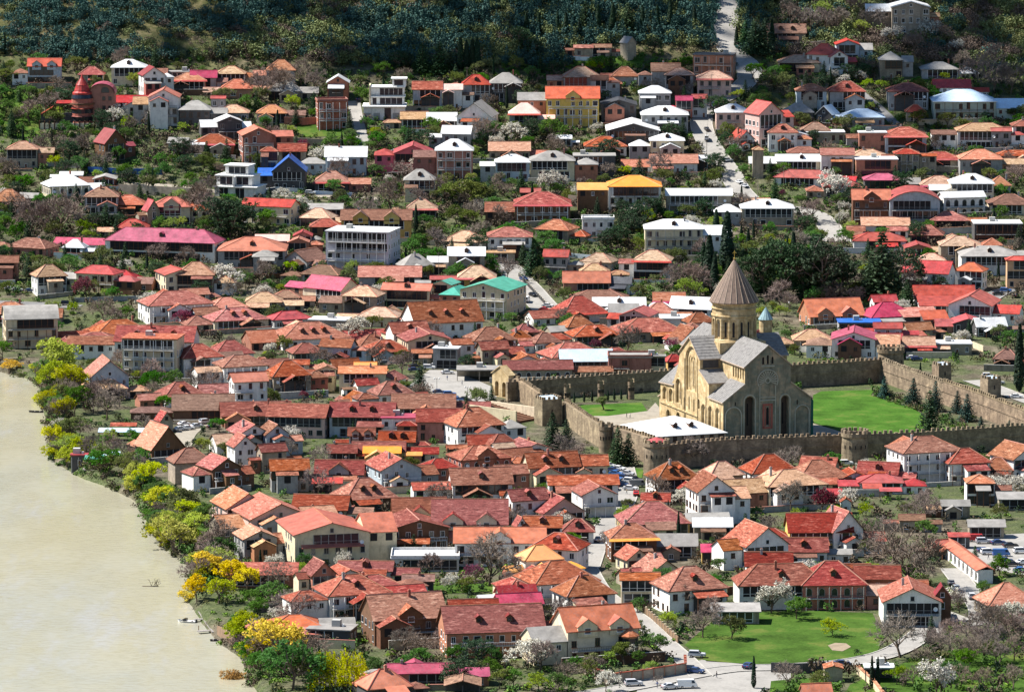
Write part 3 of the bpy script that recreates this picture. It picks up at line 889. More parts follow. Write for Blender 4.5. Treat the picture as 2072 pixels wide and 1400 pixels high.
ROWS_D='''
428 547 982 1031|F 20 2 o p
467 627 997 1052|F 20 2 o p
563 744 1030 1083|F 14 3 O c|v,e|large cream gabled guesthouse with orange roofs above the river bank
472 562 1060 1092|F 18 2 o g
765 906 1035 1072|F 12 2 T b|b
788 866 1088 1100|S 0 1 t b|o,Npavilion
898 929 1057 1087|S 0 1 O r
926 1097 1066 1099|G 0 2 O w|X1|white house with wide plain orange roof behind the bare walnut tree
800 922 1126 1131|T 0 1 w w|p
610 682 1127 1166|F 22 2 T r
655 737 1140 1168|F 22 1 o w
687 795 1134 1156|G -4 1 T w|D1
637 788 1161 1207|H 20 2 t w|D1,b
703 808 1162 1188|H 18 2 t w
816 877 1161 1176|G 0 1 k d|o,Npavilion
733 901 1199 1257|G 16 2 t b|b,X1,d.75
906 1008 1211 1238|G 8 2 T g
892 1096 1222 1282|G 9 2 T t|D2,b|long brick guesthouse with red tiled roof and corner terrace
1002 1086 1182 1207|G 14 2 M s
1000 1097 1199 1225|G 14 2 m s||house with dusty pink metal roof behind the long brick guesthouse
542 650 1243 1271|H 8 1 O d
787 918 1341 1363|G 4 1 m t|v
722 832 1352 1395|H 22 1 O d
902 971 1364 1387|F 0 1 k d|o,Npavilion
627 717 1272 1277|T -12 1 g d
1036 1068 1036 1067|F 20 2 t w
1060 1137 1034 1068|G -4 2 t w|D1
1137 1201 1035 1076|H 0 1 t w|D1
1074 1190 1077 1114|H -18 2 t w|D1
1045 1137 1102 1135|H 18 2 Q w
1046 1208 1133 1184|H 22 2 t w|b
1119 1243 1163 1208|H 22 2 t w|v
1227 1327 1057 1091|H 8 2 t b|ko
1250 1391 1014 1062|H 8 1 t y
1328 1408 1073 1105|G 0 1 g s
1245 1317 1101 1134|F 22 1 t c
1281 1381 1119 1164|F 22 1 t c
1257 1333 1157 1174|G 0 2 t c|v
1322 1467 1145 1197|H 20 2 t w|D1
1469 1592 1050 1108|F 22 2 t w|D0
1404 1479 1046 1066|G 0 1 w s
1420 1469 1100 1117|S 0 1 m y
1442 1534 1220 1237|S 0 1 g s
465 597 1147 1163|S 0 1 t t
1120 1288 1224 1279|G 18 2.5 O c|X2,d.7,b|cream house with orange-red roof, front gables and corner bay turret by the road junction
1593 1720 1036 1078|G 4 2 t y
1655 1745 1022 1078|F 22 2 t w
1510 1600 1104 1146|G 0 2 T w
1580 1671 1086 1117|G 0 1 T w|D1
1490 1664 1124 1186|H 6 2 T w|D1,d.5
1617 1747 1134 1185|H 4 2 T r|a,D1,b|arcaded brick mansion with dark red hip roof above the green meadow
1731 1818 1143 1172|G 0 2 T b
1785 1897 1169 1219|F 0 2 o w|b,v|white chalet with tan gable roof and dark balcony beside the meadow
1887 1923 1178 1212|F 0 2 M b
1976 2095 1178 1226|H 14 1 o s|d.9
1874 1923 1083 1107|G 25 1 O s
1920 1961 1077 1086|S 0 1 r d
1620 1682 1377 1402|G 10 1 O r
1667 1704 1340 1352|F 0 1 t s
1753 1804 1344 1352|T 0 1 w d|o,Ncarport
1700 1760 1140 1160|G 0 2 T s
1820 1870 1040 1053|G 0 1 k s
1905 1960 1010 1024|G 0 1 g s
1960 2030 1050 1066|G 0 1 g s
2020 2085 995 1010|S 0 1 g s
'''
for _r in (ROWS_A+ROWS_B+ROWS_C+ROWS_D).strip().splitlines():
    _r=_r.strip()
    if _r: house(_r)
# ---------------------------------------------------------------- cathedral
def arch_pts(cx,z0,top,w,n=10):
    r=w/2
    return [(cx-r,z0),(cx+r,z0)]+[(cx+r*math.cos(math.pi*i/n),top-r+r*math.sin(math.pi*i/n)) for i in range(n+1)][0:]
def dedupe(p):
    out=[]
    for q in p:
        if not out or math.hypot(q[0]-out[-1][0],q[1]-out[-1][1])>1e-4: out.append(q)
    if math.hypot(out[0][0]-out[-1][0],out[0][1]-out[-1][1])<1e-4: out.pop()
    return out
def niche_wall(mb, outer, holes, to3, inv, mi=0, mback=1):
    """wall face with recessed niches; to3(a,h,depth) maps plane coordinates to 3-D"""
    loops=[outer]+[dedupe(h) for h,_ in holes]
    pts=[q for l in loops for q in l]
    tris=tessellate_polygon([[Vector((q[0],q[1],0)) for q in l] for l in loops])
    for t in tris: mb.poly([to3(pts[i][0],pts[i][1],0) for i in t],mi)
    for l,(h,dp) in zip(loops[1:],holes):
        n=len(l)
        for i in range(n):
            a,b=l[i],l[(i+1)%n]
            mb.poly([to3(a[0],a[1],0),to3(b[0],b[1],0),to3(b[0],b[1],dp),to3(a[0],a[1],dp)],mi)
        mb.poly([to3(q[0],q[1],dp) for q in l],mback if dp>1 else mi)
def moulding(mb, pts, to3, r=.22, mi=0, closed=False):
    for a,b in zip(pts,pts[1:]): mb.tube(to3(a[0],a[1],-.06),to3(b[0],b[1],-.06),r,r,5,mi)

CA=P(1463,903); CROT=R(19)
cath=empty('cathedral',(CA.x,CA.y,0),CROT)
tag(cath,'great medieval sandstone cathedral with tall drum and conical dome above the old town','cathedral')
FOOT.append((CA.x+15*math.cos(CROT)-30*math.sin(CROT),CA.y+15*math.sin(CROT)+30*math.cos(CROT),17,37,CROT))
FE=lambda u,h,d:(u,d,h)          # east face looks along -v
FS=lambda v,h,d:(d,v,h)          # south face looks along -u
FN=lambda v,h,d:(30.4-d,v,h)
east=[(0,-3),(30.4,-3),(30.4,14.5),(23.2,19.8),(23.2,25.5),(15.3,31.8),(7.4,25.5),(7.4,19.8),(0,14.5)]
eh=[(arch_pts(9.1,.8,15.7,3.1),2.0),(arch_pts(21.3,.8,15.4,2.6),2.0),(arch_pts(3.5,3.6,12.2,5.0),.35),(arch_pts(27.3,2.5,11.8,4.4),.35),
    (arch_pts(15.3,6.2,11.9,.95,4),.7),(arch_pts(4.2,12.9,14.2,.5,4),.5),(arch_pts(4.0,1.2,3.0,.5,4),.5),(arch_pts(25.6,12.4,13.9,.5,4),.5),
    (arch_pts(13.7,25.9,28.3,.75,4),.5),(arch_pts(15.3,25.9,28.9,.75,4),.5),(arch_pts(16.9,25.9,28.3,.75,4),.5)]
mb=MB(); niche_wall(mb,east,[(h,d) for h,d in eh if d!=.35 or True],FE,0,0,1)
mb.build('east_facade',['facade_shaded_stone','niche_shade'],cath)
sh=MB()
for c,z,w in ((15.3,6.2,.95),(4.2,12.9,.5),(4.0,1.2,.5),(25.6,12.4,.5),(13.7,25.9,.75),(15.3,25.9,.75),(16.9,25.9,.75)): pass
def slit(cx,z0,z1,w,to3,parent=cath,dp=.35,name='window'):
    mb=MB(); mb.poly([to3(q[0],q[1],dp) for q in dedupe(arch_pts(cx,z0,z1,w,6))],0); return mb.build(name,['opening_shade'],parent)
for a in ((15.3,6.25,11.85,.9),(4.2,12.95,14.15,.45),(4.0,1.25,2.95,.45),(25.6,12.45,13.85,.45),(13.7,25.95,28.25,.7),(15.3,25.95,28.85,.7),(16.9,25.95,28.25,.7)): slit(*a,FE)
slit(9.1,6,13.2,.5,FE,dp=1.97); slit(21.3,6,13,.5,FE,dp=1.97)
mb=MB()
for cx,z0,top,w in ((9.1,.5,16.2,4.0),(21.3,.5,15.9,3.5),(3.5,3.6,12.5,5.5),(27.3,2.5,12.1,4.9)): moulding(mb,arch_pts(cx,z0,top,w)[1:]+[arch_pts(cx,z0,top,w)[0]],FE,.2)
for q in (12.6,18.0): mb.tube((q,-.05,1),(q,-.05,19),.16,.16,5)
mb.tube((12.6,-.05,14.2),(18,-.05,14.2),.2,.2,5); mb.tube((12.6,-.05,15.2),(18,-.05,15.2),.15,.15,5)
mb.tube((13,-.05,25.3),(17.6,-.05,25.3),.2,.2,5)
mb.build('arch_moulding',['green_stone'],cath)
mb=MB()      # fan of rays over the altar window
for i in range(15):
    t=math.pi*(-.12+1.24*i/14); mb.tube((15.3+.9*math.cos(t),-.05,20.6+.9*math.sin(t)),(15.3+3.1*math.cos(t),-.05,20.6+3.1*math.sin(t)),.12,.26,4)
ring=[(15.3+3.5*math.cos(math.pi*(-.15+1.3*i/20)),20.6+3.5*math.sin(math.pi*(-.15+1.3*i/20))) for i in range(21)]
moulding(mb,ring,FE,.2); moulding(mb,[(15.3+.8*math.cos(2*math.pi*i/10),20.6+.8*math.sin(2*math.pi*i/10)) for i in range(11)],FE,.18)
mb.build('fan_relief',['green_stone'],cath)
mb=MB()
for (x0,x1,z0,z1) in ((13.55,14.2,5.3,13.0),(16.4,17.05,5.3,13.0),(13.55,17.05,12.4,13.1),(13.55,17.05,5.0,5.6)): mb.box(x0,x1,-.14,.02,z0,z1)
for (x0,x1,z0,z1) in ((14.45,14.75,5.8,12.2),(15.85,16.15,5.8,12.2)): mb.box(x0,x1,-.08,.02,z0,z1)
mb.build('window_surround',['pink_stone'],cath)
# south face
south=[(0,-3),(57,-3),(57,13.3),(46.5,13.9),(44.5,15.6),(42.5,18),(40.5,21.2),(39.3,24.6),(39.0,25.6),(29.9,31.3),(20.9,25.6),(20.9,21.8),(12.8,18.8),(12.8,14.5),(0,14.5)]
bigarch=arch_pts(28.3,13.8,28.3,9.6,14)
sholes=[(bigarch,.45),(arch_pts(17.2,2.5,11.1,3.4),.6),(arch_pts(11.1,2.5,11.4,3.4),.6),(arch_pts(4.6,2.5,11.7,3.4),.6),(arch_pts(40.2,8.2,16.1,4.0),.6),(arch_pts(46.8,7.6,12.0,3.6),.6),(arch_pts(52.6,7.6,11.9,3.6),.6),
    (arch_pts(49.4,-.5,4.6,2.8),.8),(arch_pts(40,-.5,5.0,2.8),.8),(arch_pts(21.8,9,12.2,1.6),.5),(arch_pts(26.2,7.5,11.6,1.0,4),.4),(arch_pts(30.6,7.5,11.9,1.0,4),.4),(arch_pts(35.0,7.0,11,1.0,4),.4)]
mb=MB(); niche_wall(mb,south,sholes,FS,0,0,0); mb.build('south_facade',['sandstone'],cath)
for a in ((27.9,15.5,24,1.0),): slit(*a,FS,dp=.43)
for a in ((17.2,4.5,8.3,.6),(11.1,4.5,8.6,.6),(4.6,4.5,8.6,.6),(40.2,9.6,13.5,.9),(46.8,8,10.6,.7),(52.6,8,10.6,.7)): slit(*a,FS,dp=.57)
for a in ((49.4,-.4,4.2,1.5),(40,-.4,4.5,1.5)): slit(*a,FS,dp=.77,name='door')
slit(21.8,9.2,11.8,.9,FS,dp=.47)
for a in ((26.2,7.6,11.5,.5),(30.6,7.6,11.8,.5),(35,7.1,10.9,.5)): slit(*a,FS,dp=.38)
mb=MB()
for cx,z0,top,w in ((28.3,13.8,28.7,10.6),(28.3,15,25.8,4.4),(17.2,2.5,11.4,4.1),(11.1,2.5,11.7,4.1),(4.6,2.5,12.0,4.1),(40.2,8.2,16.5,4.8),(46.8,7.6,12.3,4.2),(52.6,7.6,12.2,4.2),(49.4,-.5,5.0,3.6),(40,-.5,5.4,3.6)):
    moulding(mb,arch_pts(cx,z0,top,w)[1:]+[arch_pts(cx,z0,top,w)[0]],FS,.2)
mb.box(-.35,.0,22.5,57.2,6.2,6.65)
for v in (33.8,22.6): mb.tube((-.1,v,0),(-.1,v,14),.2,.2,5)
mb.build('arch_moulding',['sandstone'],cath)
mb=MB(); mb.tube((-.3,33.9,0),(-.3,33.9,24),.12,.12,5); mb.tube((-.3,14.6,0),(-.3,14.6,14),.12,.12,5); mb.build('drainpipe',['iron'],cath)
# north face, west end, clerestory, transept cheeks
north=[(0,-3),(57,-3),(57,13.3),(39.3,14.3),(39.0,25.6),(29.9,31.3),(20.9,25.6),(20.9,14.5),(0,14.5)]
mb=MB(); niche_wall(mb,north,[],FN,0); mb.build('north_facade',['sandstone'],cath)
mb=MB()
mb.poly([(u,57,h) for u,h in ((0,-3),(30.4,-3),(30.4,13.3),(23.2,19),(23.2,25.5),(15.3,31.8),(7.4,25.5),(7.4,19),(0,13.3))])
mb.build('west_facade',['sandstone'],cath)
mb=MB(); cl=[(arch_pts(1.6+2.1*i,20.9,24.7,1.15,6),.4) for i in range(5)]
niche_wall(mb,[(0,18),(20.9,18),(20.9,25.6),(0,25.6)],cl,lambda v,h,d:(7.4+d,v,h),0,0,0)
mb.poly([(7.4,39,16),(7.4,57,16),(7.4,57,25.6),(7.4,39,25.6)]); mb.poly([(23.2,0,16),(23.2,57,16),(23.2,57,25.6),(23.2,0,25.6)])
mb.build('clerestory_wall',['sandstone'],cath)
for i in range(5): slit(1.6+2.1*i,21.2,24.4,.6,lambda v,h,d:(7.4+d,v,h),dp=.38)
for q in ([(0,20.9,18),(7.4,20.9,18),(7.4,20.9,25.7),(0,20.9,25.7)],[(0,12.8,13),(7.4,12.8,13),(7.4,12.8,18.9),(0,12.8,18.9)],[(0,39.0,12),(7.4,39.0,12),(7.4,39.0,25.7),(0,39.0,25.7)],[(30.4,20.9,12),(23.2,20.9,12),(23.2,20.9,25.7),(30.4,20.9,25.7)],[(30.4,39.0,12),(23.2,39.0,12),(23.2,39.0,25.7),(30.4,39.0,25.7)]):
    mb=MB(); mb.poly(q); mb.build('transept_wall',['sandstone'],cath)
mb=MB(); mb.box(1,6.4,20.78,20.86,22.4,25.0,0); mb.box(.9,6.5,20.72,20.8,25.0,25.15,1); mb.box(.9,6.5,20.72,20.8,22.2,22.35,1); mb.build('transept_panel',['wall_d','sandstone'],cath)
# stone roofs
def stone_roof(polys,t=.35,seams=None):
    mb=MB(); mb.slab(polys,t,0,1)
    for pl in polys:
        a,b,c,d=[Vector(p) for p in pl[:4]]
        n=max(2,int((b-a).length/1.4))
        for i in range(1,n):
            f=i/n; mb.tube(a.lerp(b,f)+Vector((0,0,.03)),d.lerp(c,f)+Vector((0,0,.03)),.07,.07,4,0)
    return mb.build('roof',['roof_stone','rib_stone'],cath)
stone_roof([[(6.8,-.45,25.3),(6.8,57.4,25.3),(15.3,57.4,32.2),(15.3,-.45,32.2)],[(23.8,57.4,25.3),(23.8,-.45,25.3),(15.3,-.45,32.2),(15.3,57.4,32.2)]])
stone_roof([[(-.5,20.3,25.5),(-.5,29.9,31.75),(30.9,29.9,31.75),(30.9,20.3,25.5)][::-1],[(-.5,39.6,25.5),(30.9,39.6,25.5),(30.9,29.9,31.75),(-.5,29.9,31.75)]])
stone_roof([[(-.55,-.45,14.25),(-.55,12.75,14.25),(7.35,12.75,20.0),(7.35,-.45,20.0)]])
stone_roof([[(-.5,12.2,18.75),(7.35,12.2,18.75),(7.35,20.85,22.1),(-.5,20.85,22.1)]])
stone_roof([[(-.55,44.5,13.7),(-.55,57.5,13.0),(7.35,57.5,19.2),(7.35,40,19.6)]])
stone_roof([[(30.95,12.75,14.25),(30.95,-.45,14.25),(23.25,-.45,20.0),(23.25,12.75,20.0)]])
stone_roof([[(30.95,57.4,13.4),(30.95,12.8,14.2),(23.25,12.8,19.9),(23.25,57.4,19.5)]])
mb=MB(); mb.box(3,20,57,66,-3,6.8,0); mb.build('west_porch',['sandstone'],cath); stone_roof([[(2.5,66.5,6.8),(20.5,66.5,6.8),(20.5,57.05,10.2),(2.5,57.05,10.2)]])
# green net on the north-east corner
plain('green_net',(.015,.12,.10),var=None)
mb=MB(); mb.prism([(30.5,-.5),(31.6,-.5),(31.6,13.2),(31.0,14.0),(30.5,14.0)],'y',1,9,0); mb.build('scaffold_net',['green_net'],cath)
# crossing: drum and cone
drum=empty('drum',(15.3,29.9,0)); drum.parent=cath
mb=MB(); mb.box(-8.0,8.0,-8.0,8.0,26,30.2,0); mb.build('drum_base',['sandstone'],drum)
mb=MB(); n=16; rr=7.25
for i in range(n):
    a0=2*math.pi*(i-.5)/n; a1=2*math.pi*(i+.5)/n; p0=Vector((rr*math.cos(a0),rr*math.sin(a0),0)); p1=Vector((rr*math.cos(a1),rr*math.sin(a1),0))
    L=(p1-p0).length; ex=(p1-p0)/L; inn=-Vector(((p0+p1).x,(p0+p1).y,0)).normalized()
    f=lambda a,h,d:tuple(p0+ex*a+inn*d+Vector((0,0,h)))
    niche_wall(mb,[(0,29),(L,29),(L,42.6),(0,42.6)],[(arch_pts(L/2,31,37.3,1.9,8),.35)],f,0,0,0)
    sm=MB(); sm.poly([f(q[0],q[1],.33) for q in dedupe(arch_pts(L/2,31.5,36.5,.75,6))],0); sm.build('window',['opening_shade'],drum)
    mb.tube(f(0,29,-.05),f(0,37.8,-.05),.2,.2,5)
mb.lathe([(7.3,38.0),(7.6,38.15),(7.6,38.5),(7.3,38.6)],16,0,a0=math.pi/16); mb.lathe([(7.3,40.4),(7.65,40.55),(7.65,40.8),(7.3,40.9)],16,0,a0=math.pi/16); mb.lathe([(7.3,30.0),(7.9,30.0),(7.9,30.6),(7.3,30.8)],16,0,a0=math.pi/16); mb.lathe([(7.3,41.8),(7.9,42.4),(7.9,42.75),(7.0,42.75)],16,0,a0=math.pi/16)
mb.build('drum_wall',['sandstone'],drum)
mb=MB(); mb.lathe([(7.7,42.5),(8.15,42.55),(8.15,42.75),(4.15,49.6),(.25,56.2),(.0,56.3)],24,0)
mb.build('cone_roof',['cone_stone'],drum)
mb=MB()
for i in range(24):
    a=2*math.pi*i/24; c,s=math.cos(a),math.sin(a)
    mb.tube((8.17*c,8.17*s,42.75),(4.17*c,4.17*s,49.6),.13,.1,4); mb.tube((4.17*c,4.17*s,49.6),(.2*c,.2*s,56.2),.1,.05,4)
mb.build('cone_rib',['rib_stone'],drum)
mb=MB(); mb.lathe([(0,56.1),(.35,56.3),(.45,56.6),(.3,56.9),(.08,57.0),(.08,59.3),(0,59.3)],8); mb.box(-.75,.75,-.07,.07,58.3,58.45); mb.box(-.4,.4,-.07,.07,58.75,58.87); mb.build('cross',['gold'],drum)

# ---------------------------------------------------------------- fortress walls
def fort_wall(px,h,th,label,thick_px=None,hh=None):
    """px: list of ground pixels along the wall; crenellated"""
    pts=[Vector(P(*p)) for p in px]; o=pts[0].copy()
    root=empty('fortress_wall',o); tag(root,label,'wall','crenellated walls of the cathedral enclosure')
    mb=MB(); cm=MB()
    for a,b in zip(pts,pts[1:]):
        a=a-o; b=b-o; d=Vector((b.x-a.x,b.y-a.y,0)); L=d.length; d/=L; nrm=Vector((-d.y,d.x,0))
        n=max(1,int(L/4))
        def seg(q0,q1,z0a,z0b,z1a,z1b,t0,t1,m):
            A=a+d*q0; B=a+d*q1
            v=[A+nrm*t0,B+nrm*t0,B+nrm*t1,A+nrm*t1]; k=len(m.v)
            zs0=(z0a,z0b,z0b,z0a); zs1=(z1a,z1b,z1b,z1a)
            m.v+=[(p.x,p.y,z) for p,z in zip(v,zs0)]+[(p.x,p.y,z) for p,z in zip(v,zs1)]
            for q in ((0,3,2,1),(4,5,6,7),(0,1,5,4),(1,2,6,5),(2,3,7,6),(3,0,4,7)): m.f.append(tuple(k+i for i in q)); m.m.append(0)
        f=lambda q:(a.z+(b.z-a.z)*q/L)
        seg(0,L,f(0)-3,f(L)-3,f(0)+h,f(L)+h,-th/2,th/2,mb)
        seg(0,L,f(0)+h*.55,f(L)+h*.55,f(0)+h*.62,f(L)+h*.62,-th/2-.18,-th/2,mb)
        k=int(L/1.75); prof=[]
        for i in range(k):
            q=(i+.25)*L/k
            mh=1.2*rng.uniform(.7,1.06) if rng.random()>.06 else .35; dq=rng.uniform(-.1,.1)
            prof+=[(i*L/k,f(i*L/k)+h+.12),(q+dq,f(q)+h+.12),(q+dq,f(q)+h+mh),(q+.95,f(q)+h+mh*rng.uniform(.9,1.0)),(q+.95,f(q)+h+.12)]
        prof+=[(L,f(L)+h+.12),(L,f(L)+h-.25),(0,f(0)+h-.25)]
        n0=len(cm.v); K=len(prof)
        for t_ in (-th/2-.1,-th/2+.6): cm.v+=[tuple(a+d*q+nrm*t_)[:2]+(z,) for q,z in prof]
        cm.f.append(tuple(n0+i for i in range(K))); cm.m.append(0); cm.f.append(tuple(n0+K+i for i in reversed(range(K)))); cm.m.append(0)
        for i in range(K): j=(i+1)%K; cm.f.append((n0+i,n0+K+i,n0+K+j,n0+j)); cm.m.append(0)
    mb.build('wall',['fort_stone'],root); cm.build('battlement',['fort_stone'],root)
    return root
def round_tower(px,py,r,h,label,roof=None):
    p=P(px,py); root=empty('round_tower',p); tag(root,label,'tower','round towers of the cathedral enclosure')
    FOOT.append((p.x,p.y,r,r,0))
    mb=MB(); mb.lathe([(r*1.06,-3),(r*1.0,h*.6),(r*.97,h-1.6),(r*1.06,h-1.3),(r*1.06,h-.2),(r*.75,h-.2),(r*.75,h-.9),(0,h-.9)],24); mb.build('wall',['fort_stone'],root)
    mb=MB(); n=int(r*2*math.pi/1.8)
    for i in range(n):
        a0=2*math.pi*i/n; a1=a0+2*math.pi/n*.55
        pts=[(r*1.06*math.cos(a0),r*1.06*math.sin(a0)),(r*1.06*math.cos(a1),r*1.06*math.sin(a1)),(r*.9*math.cos(a1),r*.9*math.sin(a1)),(r*.9*math.cos(a0),r*.9*math.sin(a0))]
        mb.prism(pts,'z',h-.2,h+.9)
    mb.build('battlement',['fort_stone'],root)
    mb=MB()
    for i in range(5):
        a=-math.pi/2+(-.9+.45*i); mb.tube((r*1.0*math.cos(a),r*1.0*math.sin(a),h*.5),(r*1.01*math.cos(a),r*1.01*math.sin(a),h*.5+1.1),.22,.22,4)
    mb.build('loophole',['opening_shade'],root)
    if roof:
        mb=MB(); mb.lathe([(r*.88,h+.3),(0,h+1.5)],20); mb.build('roof',[roof],root)
    return root
fort_wall([(1335,950),(1463,938),(1703,928)],7.6,1.6,'long crenellated front wall in shade below the cathedral east facade')
fort_wall([(1752,925),(1860,921),(2090,905)],7.4,1.6,'crenellated front wall right of the round tower, beside the lawn')
fort_wall([(1322,940),(1262,921),(1228,912)],8.2,1.6,'short sunlit crenellated wall behind the conifer pair left of the corner tower')
fort_wall([(1222,908),(1180,882),(1142,855)],7.2,1.6,'sunlit crenellated wall between half-round buttress and square gate tower')
fort_wall([(1092,838),(1060,815),(1022,795)],7.0,1.5,'sunlit wall with the gateway stairs left of the square tower')
fort_wall([(1025,812),(1200,799),(1368,787)],6.6,1.5,'shaded crenellated wall closing the left courtyard with three half-round buttresses')
fort_wall([(1590,784),(1700,778),(1782,772)],7.8,1.6,'shaded crenellated rear wall behind the bright green lawn')
fort_wall([(1786,772),(1862,800),(1912,818)],7.6,1.6,'sunlit crenellated wall behind the blue spruces, nearest the rear corner tower')
fort_wall([(1912,818),(1990,845),(2090,884)],8.0,1.6,'sunlit crumbling crenellated wall on the far right of the lawn')
round_tower(1328,955,3.9,9.6,'round corner tower with red cap at the front left of the fortress','roof_r')
round_tower(1729,936,4.1,9.8,'sunlit round tower in the middle of the front fortress wall')
round_tower(1226,915,2.2,8.6,'slim half-round buttress tower between the conifers on the left wall')
round_tower(1802,762,4.6,10.0,'round corner tower at the far rear corner of the lawn')
round_tower(1148,818,1.1,6.0,'first half-round buttress from the left on the courtyard wall')
round_tower(1216,812,1.1,6.2,'middle half-round buttress on the courtyard wall')
round_tower(1277,808,1.1,6.2,'half-round buttress on the courtyard wall nearest the cathedral')
def square_tower(px,py,w,h,label,rz):
    p=P(px,py); root=empty('gate_tower',p,rz); tag(root,label,'tower'); FOOT.append((p.x,p.y,w/2,w/2,rz))
    mb=MB(); mb.box(-w/2,w/2,-w/2,w/2,-3,h,0); mb.build('wall',['fort_stone'],root)
    mb=MB(); n=int(w/1.5)
    for i in range(n):
        q=-w/2+w*(i+.2)/n
        for s in (-1,1):
            mb.box(q,q+.85,s*(w/2-.25)-.25,s*(w/2-.25)+.25,h+.003,h+1.0); mb.box(s*(w/2-.25)-.25,s*(w/2-.25)+.25,q,q+.85,h+.003,h+1.0)
    mb.build('battlement',['fort_stone'],root)
    mb=MB(); mb.slab([[(-w/2+.6,-w/2+.6,h+.15),(w/2-.6,-w/2+.6,h+.15),(w/2-.6,w/2-.6,h+.6),(-w/2+.6,w/2-.6,h+.6)]],.1); mb.build('roof',['roof_L'],root)
    slit(0,h*.45,h*.45+1.5,.5,lambda a,hh,d:(a,-w/2-.02,hh),parent=root)
square_tower(1109,858,7.0,8.6,'square gate tower with pale roof on the left fortress wall',R(22))
square_tower(1905,775,5.0,6.5,'low square tower outside the right fortress wall',R(24))
square_tower(2004,803,5.2,6.5,'small square tower outside the right wall near the image edge',R(26))
# gateway with arch at the square
p=P(1018,803); gate=empty('church_gate',p,R(-52)); tag(gate,'pale stone gateway with open arch beside the paved square','gate')
FOOT.append((p.x,p.y,5,3,R(-52)))
mb=MB()
gp=[(-4.5,-3),(4.5,-3),(4.5,8),(0,10.6),(-4.5,8)]
niche_wall(mb,gp,[(arch_pts(-2,.2,5.4,2.0),2.0),(arch_pts(2,.2,5.4,2.0),2.0)],lambda a,h,d:(a,-1.2+d,h),0,0,1); mb.build('gate_wall',['sandstone','opening_shade'],gate)
mb=MB(); mb.prism(gp,'y',.85,1.2,0); mb.build('rear_wall',['sandstone'],gate)
for x in (-4.5,4.5): mb=MB(); mb.box(x-.05,x+.05,-1.19,.85,-3,8); mb.build('side_wall',['sandstone'],gate)
mb=MB(); mb.slab([[(-4.9,-1.5,8),(0,-1.5,10.9),(0,1.5,10.9),(-4.9,1.5,8)],[(4.9,1.5,8),(0,1.5,10.9),(0,-1.5,10.9),(4.9,-1.5,8)]],.25,0)
mb.build('roof',['sandstone'],gate)
# small chapel with blue-green cone, behind the dome
p=P(1549,684,0); ch=empty('chapel',p); tag(ch,'small round chapel with pale blue-green cone roof right of the cathedral drum','chapel'); FOOT.append((p.x,p.y,4,4,0))
mb=MB(); mb.lathe([(2.4,-3),(2.4,7)],16); mb.build('wall',['sandstone'],ch)
plain('verdigris',(.26,.38,.40),var=None,dirt=.3)
mb=MB(); mb.lathe([(2.75,6.9),(2.75,7.0),(0,11.6)],16)
for i in range(16):
    a=2*math.pi*i/16; mb.tube((2.77*math.cos(a),2.77*math.sin(a),7.0),(0,0,11.6),.06,.03,4)
mb.build('cone_roof',['verdigris'],ch)
mb=MB(); mb.tube((0,0,11.5),(0,0,12.6),.06,.06,4); mb.build('finial',['gold'],ch)
# red-brick mansion with turret
p=P(183,250); man=empty('turreted_mansion',p,R(0)); tag(man,'red mansion with round glazed turret, crimson spire and barrel roof on the left hill','mansion')
FOOT.append((p.x+2,p.y+5,12,8,0))
s=S(p); tx=(167-183)/s; bx=(206-183)/s
mb=MB(); mb.lathe([(4.6,-3),(4.6,11.0)],20,0,(tx,0)); mb.build('turret_wall',['wall_r'],man)
for lv in (1.2,4.6): 
    mb=MB(); mb.lathe([(4.65,lv),(4.7,lv+1.9)],20,0,(tx,0)); mb.build('glass_band',['glass'],man)
    mb=MB(); mb.lathe([(4.7,lv+2.0),(5.2,lv+2.0),(4.7,lv+2.3)],20,0,(tx,0)); mb.build('awning',['roof_t'],man)
mb=MB(); mb.lathe([(5.3,8.2),(5.4,8.3),(5.4,9.0),(5.3,9.1)],20,0,(tx,0)); mb.build('terrace_rail',['trim_brown'],man)
mb=MB(); mb.lathe([(4.9,11.0),(4.3,12.6)],20,0,(tx,0)); 
mb.build('glass_canopy',['glass'],man)
mb=MB(); mb.lathe([(4.2,12.6),(4.2,13.4),(3.2,14.2),(3.4,14.3),(2.6,16.6),(2.7,16.7),(.9,19.4),(0,21.4)],16,0,(tx,0)); mb.build('spire_roof',['roof_r'],man)
mb=MB(); a0,a1=bx-5.2,bx+5.4
mb.prism([(a0,-3),(a1,-3),(a1,13)]+[((a0+a1)/2+(a1-a0)/2*math.cos(math.pi*i/10),13+4.0*math.sin(math.pi*i/10)) for i in range(1,10)]+[(a0,13)],'y',0,11,0); mb.build('wall',['wall_t'],man)
mb=MB(); pol=[]; c=(a0+a1)/2; q=(a1-a0)/2+.5
for i in range(10):
    t0,t1=math.pi*i/10,math.pi*(i+1)/10; A=(c+q*math.cos(t0),13+4.4*math.sin(t0)); B=(c+q*math.cos(t1),13+4.4*math.sin(t1))
    pol.append([(A[0],-.8,A[1]),(B[0],-.8,B[1]),(B[0],11.5,B[1]),(A[0],11.5,A[1])])
mb.slab(pol,.25,0); mb.build('barrel_roof',['roof_m'],man)
for z in (2,6,10):
    for x in (a0+6.2,a0+8.8): put('window',win(1.3,1.6,'trim_brown'),man,(x,-.004,z))
put('window',arch_window_mesh(3.4,2.6,'trim_brown'),man,((a0+a1)/2+1.5,-.004,13.2))
mb=MB(); x0,x1=(84-183)/s,(150-183)/s
mb.box(x0,x1,-2,5,-3,4.2,0); mb.build('side_wing',['wall_d'],man)
mb=MB(); mb.slab([[(x0-.3,-2.6,4.0),(x0+5,-2.6,7.2),(x0+5,5.4,7.2),(x0-.3,5.4,4.0)]],.2,0); mb.build('wing_roof',['roof_r'],man)
